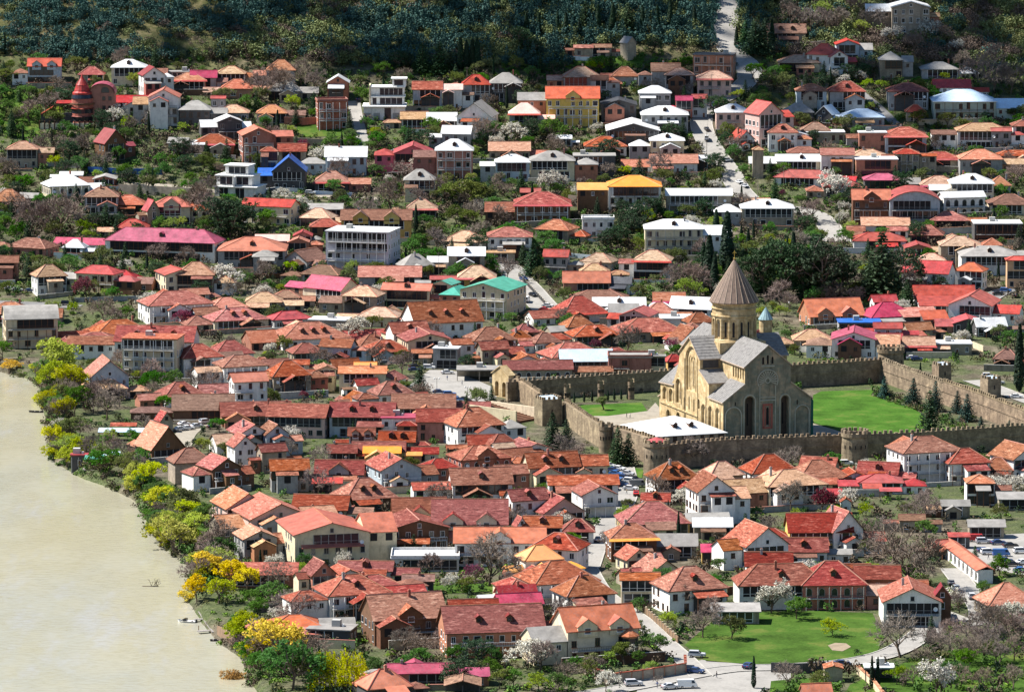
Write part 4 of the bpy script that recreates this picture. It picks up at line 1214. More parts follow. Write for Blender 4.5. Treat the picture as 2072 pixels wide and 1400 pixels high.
mb=MB(); mb.slab([[(x0+6.5,-1,8.8),(x1+.5,-1,8.8),(x1+.5,5,9.6),(x0+6.5,5,9.6)]],.2,0)
mb.build('wing_roof',['roof_r'],man)
mb=MB()
for i in range(8): x=x0+(x1-x0)*i/7; mb.box(x-.15,x+.15,-1.2,-.9,4.2,8.7,0)
mb.build('post',['trim_brown'],man)
for sgn,(xa,xb,yy) in enumerate(((80,212,262),)):
    q0=P(xa,yy); q1=P(xb,yy); w_=empty('retaining_wall',(q0.x,q0.y,q0.z)); tag(w_,'pale pillared retaining wall below the turreted red mansion','wall')
    mb=MB(); L=q1.x-q0.x; mb.box(0,L,0,.5,-3,2.6,0)
    for i in range(14): x=L*i/13; mb.box(x-.25,x+.25,-.15,.5,-3,3.6,1)
    mb.build('wall',['wall_c','trim_brown'],w_)
# bay turret of the cream house by the junction
hb=[h for h in HOUSES if h['lab'] and 'bay turret' in h['lab']][0]
bt=empty('bay_turret',(hb['W']*.33,-hb['D']/2-.6,0)); bt.parent=hb['root']
mb=MB(); mb.lathe([(2.1,-3),(2.1,6.6)],8,0,a0=math.pi/8); mb.build('turret_wall',['wall_t'],bt)
mb=MB(); mb.lathe([(2.13,3.6),(2.13,6.0)],8,0,a0=math.pi/8); mb.build('window',['glass'],bt)
mb=MB(); mb.lathe([(2.6,6.5),(2.6,6.62),(0,8.6)],8,0,a0=math.pi/8); mb.build('turret_roof',['roof_o'],bt)
mb=MB(); mb.lathe([(2.3,3.1),(2.35,3.1),(2.35,4.0),(2.3,4.0)],8,0,a0=math.pi/8); mb.build('balcony',['trim_brown'],bt)

# white modern villa on the upper slope and the stepped white block on the left
def slab_block(e,x0,x1,y0,y1,z0,z1,glass,name='storey',m='wall_w'):
    mb=MB(); mb.box(x0,x1,y0,y1,z0,z1,0); mb.build(name,[m],e)
    mb=MB(); mb.box(x0-.5,x1+.5,y0-.9,y1+.3,z1+.002,z1+.35,0); mb.build('floor_slab',['trim_white'],e)
    for a,b_ in glass:
        mb=MB(); zz0,zz1=z0+.5,z1-.35; mb.poly([(a,y0-.02,zz0),(b_,y0-.02,zz0),(b_,y0-.02,zz1),(a,y0-.02,zz1)],0); n=max(1,int((b_-a)/2))
        for i in range(n+1): x=a+(b_-a)*i/n; mb.box(x-.06,x+.06,y0-.09,y0,zz0,zz1,1)
        mb.build('window_band',['glass','trim_white'],e)
def rail(e,x0,x1,y,z):
    mb=MB(); mb.box(x0,x1,y-.04,y+.04,z+.95,z+1.03)
    n=int((x1-x0)/.7)
    for i in range(n+1): x=x0+(x1-x0)*i/n; mb.box(x-.03,x+.03,y-.035,y+.035,z,z+.95)
    mb.build('railing',['iron'],e)
v=P(780,243); e=empty('modern_villa',v); tag(e,'large white modern villa with glazed upper floors above garages, right of the red brick block','villa'); FOOT.append((v.x,v.y+8,10,9,0))
slab_block(e,-9.5,8.5,0,16,-3,5.6,[(-.5,2.5)],'garage_storey')
for x in (-7.5,-3.8,4.6): mb=MB(); mb.box(x-1.4,x+1.4,-.06,-.003,.2,3.0); mb.build('garage_door',['wall_g'],e)
slab_block(e,-6.5,8.0,5.5,15,5.6,9.4,[(-5.8,-3.9),(-2.6,7.2)]); slab_block(e,-6.5,8.0,5.5,15,9.75,13.6,[(-2.6,7.4)]); slab_block(e,2.8,8.8,6.2,13,13.95,17.2,[(3.6,7.6)])
mb=MB(); mb.box(-7.2,-6.6,4.6,15,5.6,14.6); mb.build('side_wall',['wall_c'],e); rail(e,-6.5,8.3,4.75,9.75); rail(e,-9.5,8.5,-.6,5.95)
v=P(476,400); e=empty('stepped_house',v,R(-16)); tag(e,'stepped white modern house with three open terraces left of the town centre','house'); FOOT.append((v.x,v.y+7,10,8,R(-16)))
slab_block(e,-9,9,0,13,-3,4.2,[(-7,-3),(0,4)]); slab_block(e,-9,6.5,2.5,13,4.55,8.6,[(-7.5,-2),(-.5,5)]); slab_block(e,-6,4,5,13,8.95,12.6,[(-4.5,3)])
rail(e,-9,9,-.8,4.55); rail(e,-9,6.5,1.7,8.95); mb=MB(); mb.box(-.6,-.2,-.7,2.4,4.56,8.58); mb.build('terrace_wall',['wall_w'],e)
# ---------------------------------------------------------------- ground, water, roads, lawns
def grid_mesh(xs,ys):
    X,Y=np.meshgrid(xs,ys); Z=TZ(X,Y)
    nx,ny=len(xs),len(ys); v=np.stack([X,Y,Z],-1).reshape(-1,3)
    i=np.arange(nx*ny).reshape(ny,nx); q=np.stack([i[:-1,:-1],i[:-1,1:],i[1:,1:],i[1:,:-1]],-1).reshape(-1,4)
    me=bpy.data.meshes.new('ground'); me.vertices.add(len(v)); me.vertices.foreach_set('co',v.ravel())
    me.loops.add(len(q)*4); me.loops.foreach_set('vertex_index',q.ravel()); me.polygons.add(len(q)); me.polygons.foreach_set('loop_start',np.arange(0,len(q)*4,4)); me.update(); me.validate()
    me.polygons.foreach_set('use_smooth',[True]*len(q)); return me
xs=np.concatenate([[-1000,-700,-500,-350,-250],np.arange(-200,200.1,2.5),[250,350,500,700,1000]])
ys=np.concatenate([[-300,0,500,900,1050],np.arange(1120,2480,2.5),np.arange(2480,2800,20),[2900,3000]])
m,nt,b=newmat('ground')
co=coords(nt,world=True); n1=noise(nt,co,.035,4); n2=noise(nt,co,.22,4,.65); n3=noise(nt,co,1.6,2)
dirt=ramp(nt,n2,[(.3,(.03,.026,.018)),(.5,(.075,.06,.042)),(.72,(.19,.16,.12))])
grs=ramp(nt,n2,[(.3,(.016,.028,.008)),(.52,(.034,.06,.011)),(.72,(.085,.10,.026))])
g=mixc(nt,ramp(nt,n1,[(.42,(0,0,0)),(.54,(1,1,1))]),dirt,grs)
g=mixc(nt,.25,g,ramp(nt,n3,[(.35,(.05,.045,.03)),(.65,(.3,.28,.2))]))
sx=nt.nodes.new('ShaderNodeSeparateXYZ'); geo=nt.nodes.new('ShaderNodeNewGeometry'); nt.links.new(geo.outputs['Position'],sx.inputs[0])
mr=nt.nodes.new('ShaderNodeMapRange'); mr.inputs['From Min'].default_value=2255; mr.inputs['From Max'].default_value=2320; nt.links.new(sx.outputs[1],mr.inputs['Value'])
hill=ramp(nt,n2,[(.3,(.03,.045,.015)),(.5,(.075,.075,.03)),(.68,(.16,.13,.07)),(.8,(.36,.29,.19))])
g=mixc(nt,mr.outputs[0],g,hill)
nt.links.new(g,b.inputs['Base Color']); b.inputs['Roughness'].default_value=.95; b.inputs['Specular IOR Level'].default_value=.05
bump(nt,b,n3,.5,.3)
me=grid_mesh(xs,ys); me.materials.append(M['ground']); tag(put('ground',me),'earth and rough grass between the houses, rising to the wooded hillside','ground',kind='structure')
# river
m,nt,b=newmat('river_water')
co=coords(nt,(.018,.006,1),world=True); c2=coords(nt,(.36,.5,1),world=True); c3=coords(nt,(.06,.03,1),world=True)
w1=noise(nt,co,1.0,4,.6); rip=noise(nt,c2,1.0,4,.7); w3=noise(nt,c3,1,3)
col=ramp(nt,w1,[(.30,(.345,.315,.21)),(.5,(.355,.335,.25)),(.62,(.33,.325,.27)),(.75,(.355,.325,.215))])
c4=coords(nt,(.03,.007,1),world=True); w4=noise(nt,c4,1.0,5,.7); col=mixc(nt,ramp(nt,w4,[(.54,(0,0,0)),(.64,(.5,.5,.5))]),col,(.36,.37,.40)); col=mixc(nt,ramp(nt,rip,[(.40,(.3,.3,.3)),(.52,(0,0,0))]),col,(.27,.25,.17))
nt.links.new(col,b.inputs['Base Color']); b.inputs['Specular IOR Level'].default_value=.5
rr_=ramp(nt,w3,[(.4,(.20,.20,.20)),(.6,(.06,.06,.06))]); nt.links.new(rr_,b.inputs['Roughness'])
bump(nt,b,rip,.3,.35)
mb=MB(); mb.poly([(-990,-290,WATER_Z),(-40,-290,WATER_Z),(-40,1400,WATER_Z),(-90,1800,WATER_Z),(-90,BANK_YMAX+5,WATER_Z),(-990,BANK_YMAX+5,WATER_Z)])
tag(mb.build('river_water',['river_water']),'wide muddy pale brown river along the left bank','river',kind='structure')
plain('asphalt',(.20,.195,.19),rough=.9,var=None,scale=.15); plain('pale_road',(.30,.285,.26),rough=.9,var=None,scale=.12,dirt=.25); plain('paving',(.30,.265,.21),rough=.85,var=None,scale=.2,dirt=.25); plain('kerb',(.42,.40,.36),var=None)
def grassmat(name,c,dry):
    m,nt,b=newmat(name); co=coords(nt,world=True); n1=noise(nt,co,.09,4,.6); n2=noise(nt,co,1.1,3,.7)
    col=ramp(nt,n1,[(.34,tuple(x*.55 for x in c)),(.46,c),(.54,tuple(x*1.25 for x in c)),(.62,dry)])
    col=mixc(nt,.35,col,ramp(nt,n2,[(.35,tuple(x*.45 for x in c)),(.62,tuple(x*1.25 for x in c))]))
    nt.links.new(col,b.inputs['Base Color']); b.inputs['Roughness'].default_value=.9; b.inputs['Specular IOR Level'].default_value=.05; bump(nt,b,n2,.7,.25)
grassmat('lawn_grass',(.046,.11,.014),(.12,.15,.035)); grassmat('meadow_grass',(.046,.092,.014),(.115,.14,.032))
NOPLANT=[]    # polygons in xy where nothing random grows
def in_poly(x,y,pl):
    c=False; j=len(pl)-1
    for i in range(len(pl)):
        if (pl[i][1]>y)!=(pl[j][1]>y) and x<(pl[j][0]-pl[i][0])*(y-pl[i][1])/(pl[j][1]-pl[i][1])+pl[i][0]: c=not c
        j=i
    return c
_NPB=[]
def blocked(x,y):
    while len(_NPB)<len(NOPLANT):
        q=NOPLANT[len(_NPB)]; _NPB.append((min(p[0] for p in q),max(p[0] for p in q),min(p[1] for p in q),max(p[1] for p in q)))
    return any(b[0]<=x<=b[1] and b[2]<=y<=b[3] and in_poly(x,y,NOPLANT[i]) for i,b in enumerate(_NPB))
def patch(name,px,mat,label,cat,lift,plant=False,edge=None):
    import bmesh
    pl=[G(*p) for p in px]
    if not plant: NOPLANT.append(pl)
    bm=bmesh.new(); vs=[bm.verts.new((x,y,0)) for x,y in pl]; bm.faces.new(vs)
    x0=min(p[0] for p in pl); x1=max(p[0] for p in pl); y0=min(p[1] for p in pl); y1=max(p[1] for p in pl)
    for axis,lo,hi in ((0,x0,x1),(1,y0,y1)):
        q=math.ceil(lo/2.5)*2.5
        while q<hi:
            nrm=(1,0,0) if axis==0 else (0,1,0); co=(q,0,0) if axis==0 else (0,q,0)
            bmesh.ops.bisect_plane(bm,geom=bm.verts[:]+bm.edges[:]+bm.faces[:],plane_co=co,plane_no=nrm); q+=2.5
    for v in bm.verts: v.co.z=T(v.co.x,v.co.y)+lift
    bmesh.ops.recalc_face_normals(bm,faces=bm.faces)
    if sum(f.normal.z for f in bm.faces)<0: bmesh.ops.reverse_faces(bm,faces=bm.faces)
    me=bpy.data.meshes.new(name); bm.to_mesh(me); bm.free(); me.materials.append(M[mat]); o=put(name,me); tag(o,label,cat,kind='structure'); return o
def strip(name,px,width,mat,label,lift=.12,kerbs=True,cat='road'):
    P2=[Vector(G(*p)) for p in px]; pts=[]
    for i in range(len(P2)-1):       # Catmull-Rom
        p0=P2[max(i-1,0)];p1=P2[i];p2=P2[i+1];p3=P2[min(i+2,len(P2)-1)]
        n=max(2,int((p2-p1).length/2.5))
        for k in range(n):
            t=k/n; pts.append(.5*((2*p1)+(p2-p0)*t+(2*p0-5*p1+4*p2-p3)*t*t+(3*p1-p0-3*p2+p3)*t**3))
    pts.append(P2[-1]); mb=MB(); L=[];Rr=[]
    for i,p in enumerate(pts):
        d=(pts[min(i+1,len(pts)-1)]-pts[max(i-1,0)]).normalized(); n=Vector((-d.y,d.x)); L.append(p+n*width/2); Rr.append(p-n*width/2)
    k=4
    for i in range(len(pts)-1):
        for j in range(k):
            q=[L[i].lerp(Rr[i],j/k),L[i].lerp(Rr[i],(j+1)/k),L[i+1].lerp(Rr[i+1],(j+1)/k),L[i+1].lerp(Rr[i+1],j/k)]
            mb.poly([(a.x,a.y,T(a.x,a.y)+lift) for a in q],0)
        for side in ((L,1),(Rr,-1)):
            if kerbs:
                a,c=side[0][i],side[0][i+1]; za,zc=T(a.x,a.y)+lift,T(c.x,c.y)+lift
                d=(c-a).normalized(); n=Vector((-d.y,d.x))*side[1]*.35
                top=[(a.x,a.y,za+.13),(c.x,c.y,zc+.13),(c.x+n.x,c.y+n.y,zc+.13),(a.x+n.x,a.y+n.y,za+.13)]
                mb.poly(top,1); mb.poly([(a.x,a.y,za-.1),(c.x,c.y,zc-.1),(c.x,c.y,zc+.13),(a.x,a.y,za+.13)],1)
        NOPLANT.append([(L[i].x,L[i].y),(Rr[i].x,Rr[i].y),(Rr[i+1].x,Rr[i+1].y),(L[i+1].x,L[i+1].y)])
    o=mb.build(name,[mat,'kerb']); tag(o,label,cat,kind='structure'); return o
patch('lawn',[(1645,800),(1662,792),(1770,789),(1762,800),(1800,812),(1842,824),(1866,838),(1885,860),(1960,876),(1955,884),(1760,892),(1722,884),(1700,872),(1645,855)],'lawn_grass','mown bright green lawn right of the cathedral','lawn',.12)
patch('lawn',[(1150,826),(1180,820),(1298,815),(1310,832),(1230,842),(1185,842)],'lawn_grass','small mown lawn in the left courtyard with an olive tree','lawn',.12)
patch('courtyard',[(1140,850),(1185,842),(1230,842),(1310,832),(1326,815),(1345,838),(1330,862),(1300,880),(1225,880)],'paving','pale paved court between the left lawn and the cathedral','courtyard',.1)
patch('footpath',[(1640,856),(1690,870),(1722,882),(1700,893),(1640,893)],'paving','pale footpath from the cathedral to the round tower','path',.1)
patch('meadow',[(1385,1305),(1440,1258),(1530,1238),(1640,1236),(1765,1240),(1790,1290),(1775,1318),(1690,1338),(1560,1346),(1430,1338)],'meadow_grass','open green meadow with a bare patch beside the curving road','meadow',.1)
patch('meadow',[(1800,1352),(1880,1322),(1960,1308),(2100,1292),(2100,1420),(1700,1420),(1720,1385)],'meadow_grass','orchard grass under rows of bare trees at lower right','meadow',.1,plant=True)
patch('meadow',[(1560,1378),(1620,1372),(1700,1375),(1700,1420),(1555,1420)],'meadow_grass','small fenced grass plot at the bottom edge','meadow',.13,plant=True)
patch('meadow',[(1160,112),(1230,110),(1302,112),(1300,138),(1160,140)],'meadow_grass','dark green slope above the upper houses near the stone chapel','meadow',.15,plant=True)
patch('meadow',[(-20,190),(40,178),(85,215),(80,285),(30,310),(-20,300)],'meadow_grass','steep green slope on the far left hill','meadow',.15,plant=True)
patch('meadow',[(600,252),(700,252),(706,276),(604,278)],'meadow_grass','two green terraces below the red brick block','meadow',.15)
patch('meadow',[(1225,930),(1262,940),(1302,952),(1298,972),(1240,960)],'lawn_grass','green verge below the conifers by the corner tower','meadow',.13,plant=True)
patch('meadow',[(870,1185),(1000,1180),(1010,1196),(880,1202)],'meadow_grass','narrow green garden behind the brown pavilion','meadow',.13,plant=True)
patch('meadow',[(385,1050),(430,1045),(440,1100),(395,1140),(375,1100)],'meadow_grass','green bank below the large gabled guesthouse','meadow',.13,plant=True)
patch('meadow',[(1895,122),(1990,118),(1985,140),(1905,140)],'meadow_grass','green clearing among trees on the upper right','meadow',.15,plant=True)
plain('bare_soil',(.28,.22,.15),var=None,scale=.3)
patch('bare_earth',[(1675,1306),(1690,1301),(1712,1302),(1722,1309),(1705,1318),(1684,1316)],'bare_soil','pale bare patch in the green meadow','bare ground',.16)
patch('town_square',[(815,790),(870,748),(925,752),(1012,790),(1000,812),(930,822),(860,815)],'pale_road','white paved square with parked cars left of the cathedral','square',.12)
patch('parking_lot',[(1905,1100),(1960,1085),(2100,1078),(2100,1170),(2000,1150),(1940,1128)],'pale_road','dusty car park at the right edge','car park',.12)
patch('road_junction',[(1375,1345),(1420,1335),(1520,1345),(1600,1352),(1600,1372),(1500,1420),(1280,1420),(1290,1395),(1370,1382)],'pale_road','sunlit pale road junction at the bottom','road',.1)
strip('street',[(1188,1150),(1215,1195),(1252,1225),(1300,1258),(1345,1300),(1385,1335),(1420,1370)],5.5,'pale_road','street running down past the cream bay-turret house to the junction',.14)
strip('street',[(1262,945),(1270,985),(1262,1020),(1236,1050),(1212,1085),(1200,1120),(1190,1150)],6,'pale_road','narrow street between red roofs leading up to the corner tower',.14)
strip('road',[(1100,1420),(1250,1395),(1370,1372),(1480,1354),(1600,1350),(1720,1340),(1800,1322),(1850,1295),(1880,1270),(1900,1240)],7,'pale_road','pale curving road below the green meadow',.18)
strip('lane',[(1900,1240),(1970,1262),(1985,1240),(1968,1205),(1948,1180),(1925,1150)],6,'pale_road','lane with parked cars beside the long orange-roofed arcade wall',.14)
strip('street',[(985,520),(1030,545),(1062,578),(1092,612),(1120,640)],11,'pale_road','sloping sunlit street beside the teal-roofed house',.14)
strip('road',[(1462,-20),(1470,20),(1466,55),(1466,80),(1482,108),(1512,132),(1517,160)],10.5,'pale_road','upper road climbing into the wooded hill',.2)
strip('road',[(1517,160),(1490,185),(1440,212),(1420,240),(1424,272),(1446,310),(1476,350),(1502,392),(1545,420),(1625,428),(1672,452),(1690,490)],9,'pale_road','grey main road descending through the upper town',.2)
strip('lane',[(716,205),(722,240),(730,272),(736,300)],5.5,'pale_road','steep concrete drive between the white villa and red brick block',.16,False)
strip('lane',[(1735,185),(1768,210),(1800,240),(1822,262)],4.5,'asphalt','narrow lane descending between the upper right houses',.16,False)
strip('road',[(-30,612),(60,616),(160,622)],6,'asphalt','short road at the left edge behind the barrel-roofed building',.16)
strip('lane',[(236,372),(350,378),(470,392),(560,398),(700,398),(770,404)],4.5,'paving','dirt terrace lane below the upper left houses',.16,False)
strip('road',[(1968,770),(2010,785),(2050,800),(2100,818)],7,'pale_road','street outside the right fortress wall',.16)
strip('street',[(1960,640),(2010,600),(2050,585),(2100,580)],7,'asphalt','street with parked cars behind the red-roofed hall on the right',.16)
strip('lane',[(365,905),(375,880),(400,860),(430,850)],7,'paving','small parking yard behind the riverside barn',.16,False)
# ---------------------------------------------------------------- lower wings, lean-to porches and garden walls that crowd the old houses
def foot_hit(x,y,hw,hd,rz,skip):
    c,s=math.cos(rz),math.sin(rz)
    for sx_,sy in ((0,0),(-.8,-.8),(.8,-.8),(.8,.8),(-.8,.8),(0,-.8),(0,.8)):
        px,py=x+sx_*hw*c-sy*hd*s, y+sx_*hw*s+sy*hd*c
        if blocked(px,py): return True
        if px<np.interp(py,_by,_bx)+2.5 and py<BANK_YMAX: return True
        for i,(fx,fy,fw,fd,fr) in enumerate(FOOT):
            if i in skip: continue
            dx,dy=px-fx,py-fy
            if dx*dx+dy*dy>(fw+fd)**2: continue
            cc,ss=math.cos(fr),math.sin(fr)
            if abs(dx*cc+dy*ss)<fw*.68 and abs(-dx*ss+dy*cc)<fd*.68: return True
    return False
def wing(h,side,r):
    root=h['root']; rz=root.rotation_euler.z; W,D,H=h['W'],h['D'],h['h']
    ww=W*r.uniform(.42,.7); wd=D*r.uniform(.5,.8)
    if side=='f': wd=r.uniform(3.2,5.5); ww=min(ww,9); ox=r.uniform(-1,1)*(W-ww)*.45; oy=-D/2-wd/2+.9
    elif side=='b': ox=r.uniform(-1,1)*(W-ww)*.45; oy=D/2+wd/2-.8
    else: ox=(W/2+ww/2-.7)*(1 if side=='r' else -1); oy=r.uniform(-1,.3)*(D-wd)*.5
    c,s=math.cos(rz),math.sin(rz); x=root.location.x+ox*c-oy*s; y=root.location.y+ox*s+oy*c
    if foot_hit(x,y,ww/2,wd/2,rz,(h['fi'],)): return False
    g=T(x,y)-root.location.z
    hh=max(2.5,H-r.choice((1.0,1.6,2.4,3.0)))+min(0,g)
    FOOT.append((x,y,ww/2,wd/2,rz))
    e=empty('wing',(ox,oy,0)); e.parent=root
    rc=h['rc'] if r.random()<.6 else r.choice('tttobkg' if h['rc'] in 'tTobk' else 'gwtbkg')
    typ='G' if side in 'lr' else 'F'
    if side=='f' and r.random()<.45: typ='S'
    if r.random()<.3 and typ=='G': typ='H'
    rise={'G':wd/2,'H':min(ww,wd)/2,'F':ww/2,'S':wd*.55}[typ]*r.uniform(.42,.6)
    slope=rise/({'G':wd/2,'H':min(ww,wd)/2,'F':ww/2,'S':wd}[typ]); ov=.35; a,b=ww/2-ov,wd/2-ov; t=.18
    openp=side=='f' and r.random()<.4
    mb=MB(); e0=hh+slope*ov-t
    wm='wall_'+(h['wc'] if r.random()<.55 else r.choice('wcsgtbr'))
    if openp:
        for xx in (-a,0,a): mb=MB(); mb.box(xx-.1,xx+.1,-b,-b+.2,-3,e0-.05); mb.build('wing_post',['trim_brown'],e)
        mb=MB(); mb.poly([(-a,b-.4,-2),(a,b-.4,-2),(a,b-.4,e0),(-a,b-.4,e0)]); mb.build('wing_wall',['wall_d'],e)
    else:
        if typ=='H': mb.box(-a,a,-b,b,-4,e0-.03)
        elif typ=='G': mb.prism([(-b,-4),(b,-4),(b,e0),(0,hh+rise-t-.02),(-b,e0)],'x',-a,a)
        elif typ=='F': mb.prism([(-a,-4),(a,-4),(a,e0),(0,hh+rise-t-.02),(-a,e0)],'y',-b,b)
        else: mb.prism([(-b,-4),(b,-4),(b,hh+rise-slope*ov-t),(-b,e0)],'x',-a,a)
        mb.build('wing_wall',[wm],e)
        n=max(1,int(2*a/3.3))
        for i in range(n):
            q=-a+2*a*(i+.5)/n
            if 2*a>2.2:
                if r.random()<.5: put('window',win(1.1,1.3,'trim_brown' if r.random()<.6 else 'trim_white'),e,(q,-b-.003,max(.5,hh-2.2)))
                else:
                    vb=MB(); w2=min(1.0,a/n*.8); vb.poly([(q-w2,-b-.02,max(.2,hh-2.5)),(q+w2,-b-.02,max(.2,hh-2.5)),(q+w2,-b-.02,hh-.35),(q-w2,-b-.02,hh-.35)]); vb.build('opening',['opening_shade'],e)  # flat dark sheet on the wall, painted shade of an opening
    mb=MB(); pol,rid=roof_polys(typ,ww,wd,hh,rise); mb.slab(pol,t,0,1)
    mb.build('wing_roof',['roof_'+rc,'trim_brown' if rc in 'tTobk' else 'roof_'+rc],e)
    if rid and rc in 'tTob':
        rb=MB()
        for p,q in rid: rb.tube((p[0],p[1],p[2]+.02),(q[0],q[1],q[2]+.02),.15,.15,5,0)
        rb.build('wing_ridge',['ridge_tile'],e)
    return True
for i,h in enumerate(HOUSES): h['fi']=i
ra=random.Random(77); GW=[]
for h in HOUSES:
    if h['typ'] in 'TAS' or 'o' in h['O'] or 'n' in h['O']: continue
    old=h['px'][1]>585
    if h['E']<7 or (h['lab'] and 'annex' in h['lab']): continue
    want=ra.choice((2,2,3,3)) if old else ra.choice((1,1,1,2))
    sides=list('lrfb') if old else list('lrf'); ra.shuffle(sides)
    if h['lab']: sides=[s for s in sides if s in 'lrb']; want=min(want,1)
    for s in sides:
        if want<=0: break
        if wing(h,s,ra): want-=1
def gwall(h,r):
    root=h['root']; rz=root.rotation_euler.z; L=h['W']*r.uniform(.9,1.5); oy=-h['D']/2-r.uniform(2.5,6); ox=r.uniform(-.3,.3)*h['W']
    c,s=math.cos(rz),math.sin(rz); x=root.location.x+ox*c-oy*s; y=root.location.y+ox*s+oy*c
    if foot_hit(x,y,L/2,.4,rz,()): return
    FOOT.append((x,y,L/2,.3,rz))
    m=r.choice(('wall_s','wall_s','wall_g','wall_c','concrete','wall_w','wall_b')); hg=r.uniform(1.2,2.6)
    e=empty('garden_wall',(x,y,T(x,y)),rz); n=max(1,int(L/3)); mb=MB(); cb=MB()
    for i in range(n):
        xa,xb=-L/2+L*i/n,-L/2+L*(i+1)/n; za=T(x+(xa+xb)/2*c,y+(xa+xb)/2*s)-T(x,y); mb.box(xa,xb,-.15,.15,za-2,za+hg); cb.box(xa,xb,-.24,.24,za+hg+.003,za+hg+.14)
    mb.build('panel',[m],e); cb.build('coping',['concrete' if r.random()<.6 else 'ridge_tile'],e)
    GW.append(dict(root=e,m=m,px=proj((x,y,T(x,y)+1))))
for h in HOUSES:
    if h['typ'] not in 'S' and h['E']>8 and ra.random()<.5: gwall(h,ra)
# ---------------------------------------------------------------- plants
def rvec(r):
    while True:
        v=Vector((r.uniform(-1,1),r.uniform(-1,1),r.uniform(-1,1)))
        if .05<v.length<1: return v.normalized()
def leaf(mb,c,size,r,mi=0,n=None,flat=0):
    n=rvec(r) if n is None else n
    if flat: n=(n+Vector((0,0,flat))).normalized()
    a=n.orthogonal().normalized(); b=n.cross(a); t=r.uniform(0,6.28); a,b=a*math.cos(t)+b*math.sin(t),b*math.cos(t)-a*math.sin(t)
    s1,s2=size*r.uniform(.6,1.2),size*r.uniform(.4,.9)
    mb.poly([c-a*s1,c-b*s2*.8+a*s1*.1,c+a*s1,c+b*s2],mi)
def mesh_of(mb,name,mats): return mb.mesh(name,mats)
def branchy(r,h,spread,depth=4,trunk=.28,kids=(4,4,4),fork=.25):
    """skeleton of a spreading tree, height h: list of segments and tips"""
    segs=[];tips=[]
    def grow(p,d,L,rad,lv):
        q=p; n=3
        for i in range(n):
            d=(d+rvec(r)*.16+Vector((0,0,.05))).normalized(); q2=q+d*(L/n); segs.append((q,q2,rad*(1-.25*i/n),rad*(1-.25*(i+1)/n),lv)); q=q2
        if lv>=len(kids): tips.append((q,d)); return
        for k in range(kids[lv]):
            a=2*math.pi*(k+r.random()*.7)/kids[lv]; o=d.orthogonal().normalized(); o=Matrix.Rotation(a,3,d)@o
            nd=(d*r.uniform(.5,1.0)+o*spread*r.uniform(.55,1.1)+Vector((0,0,.12))).normalized()
            start=p.lerp(q,r.uniform(.55,1)) if k else q
            grow(start,nd,L*r.uniform(.6,.85),rad*.58,lv+1)
    grow(Vector((0,0,-.4)),Vector((0,0,1)),h*fork+.4,trunk,0)
    top=max(t[0].z for t in tips); f=h/top
    segs=[(a*f,b*f,r0,r1,l) for a,b,r0,r1,l in segs]; tips=[(t*f,d) for t,d in tips]
    return segs,tips
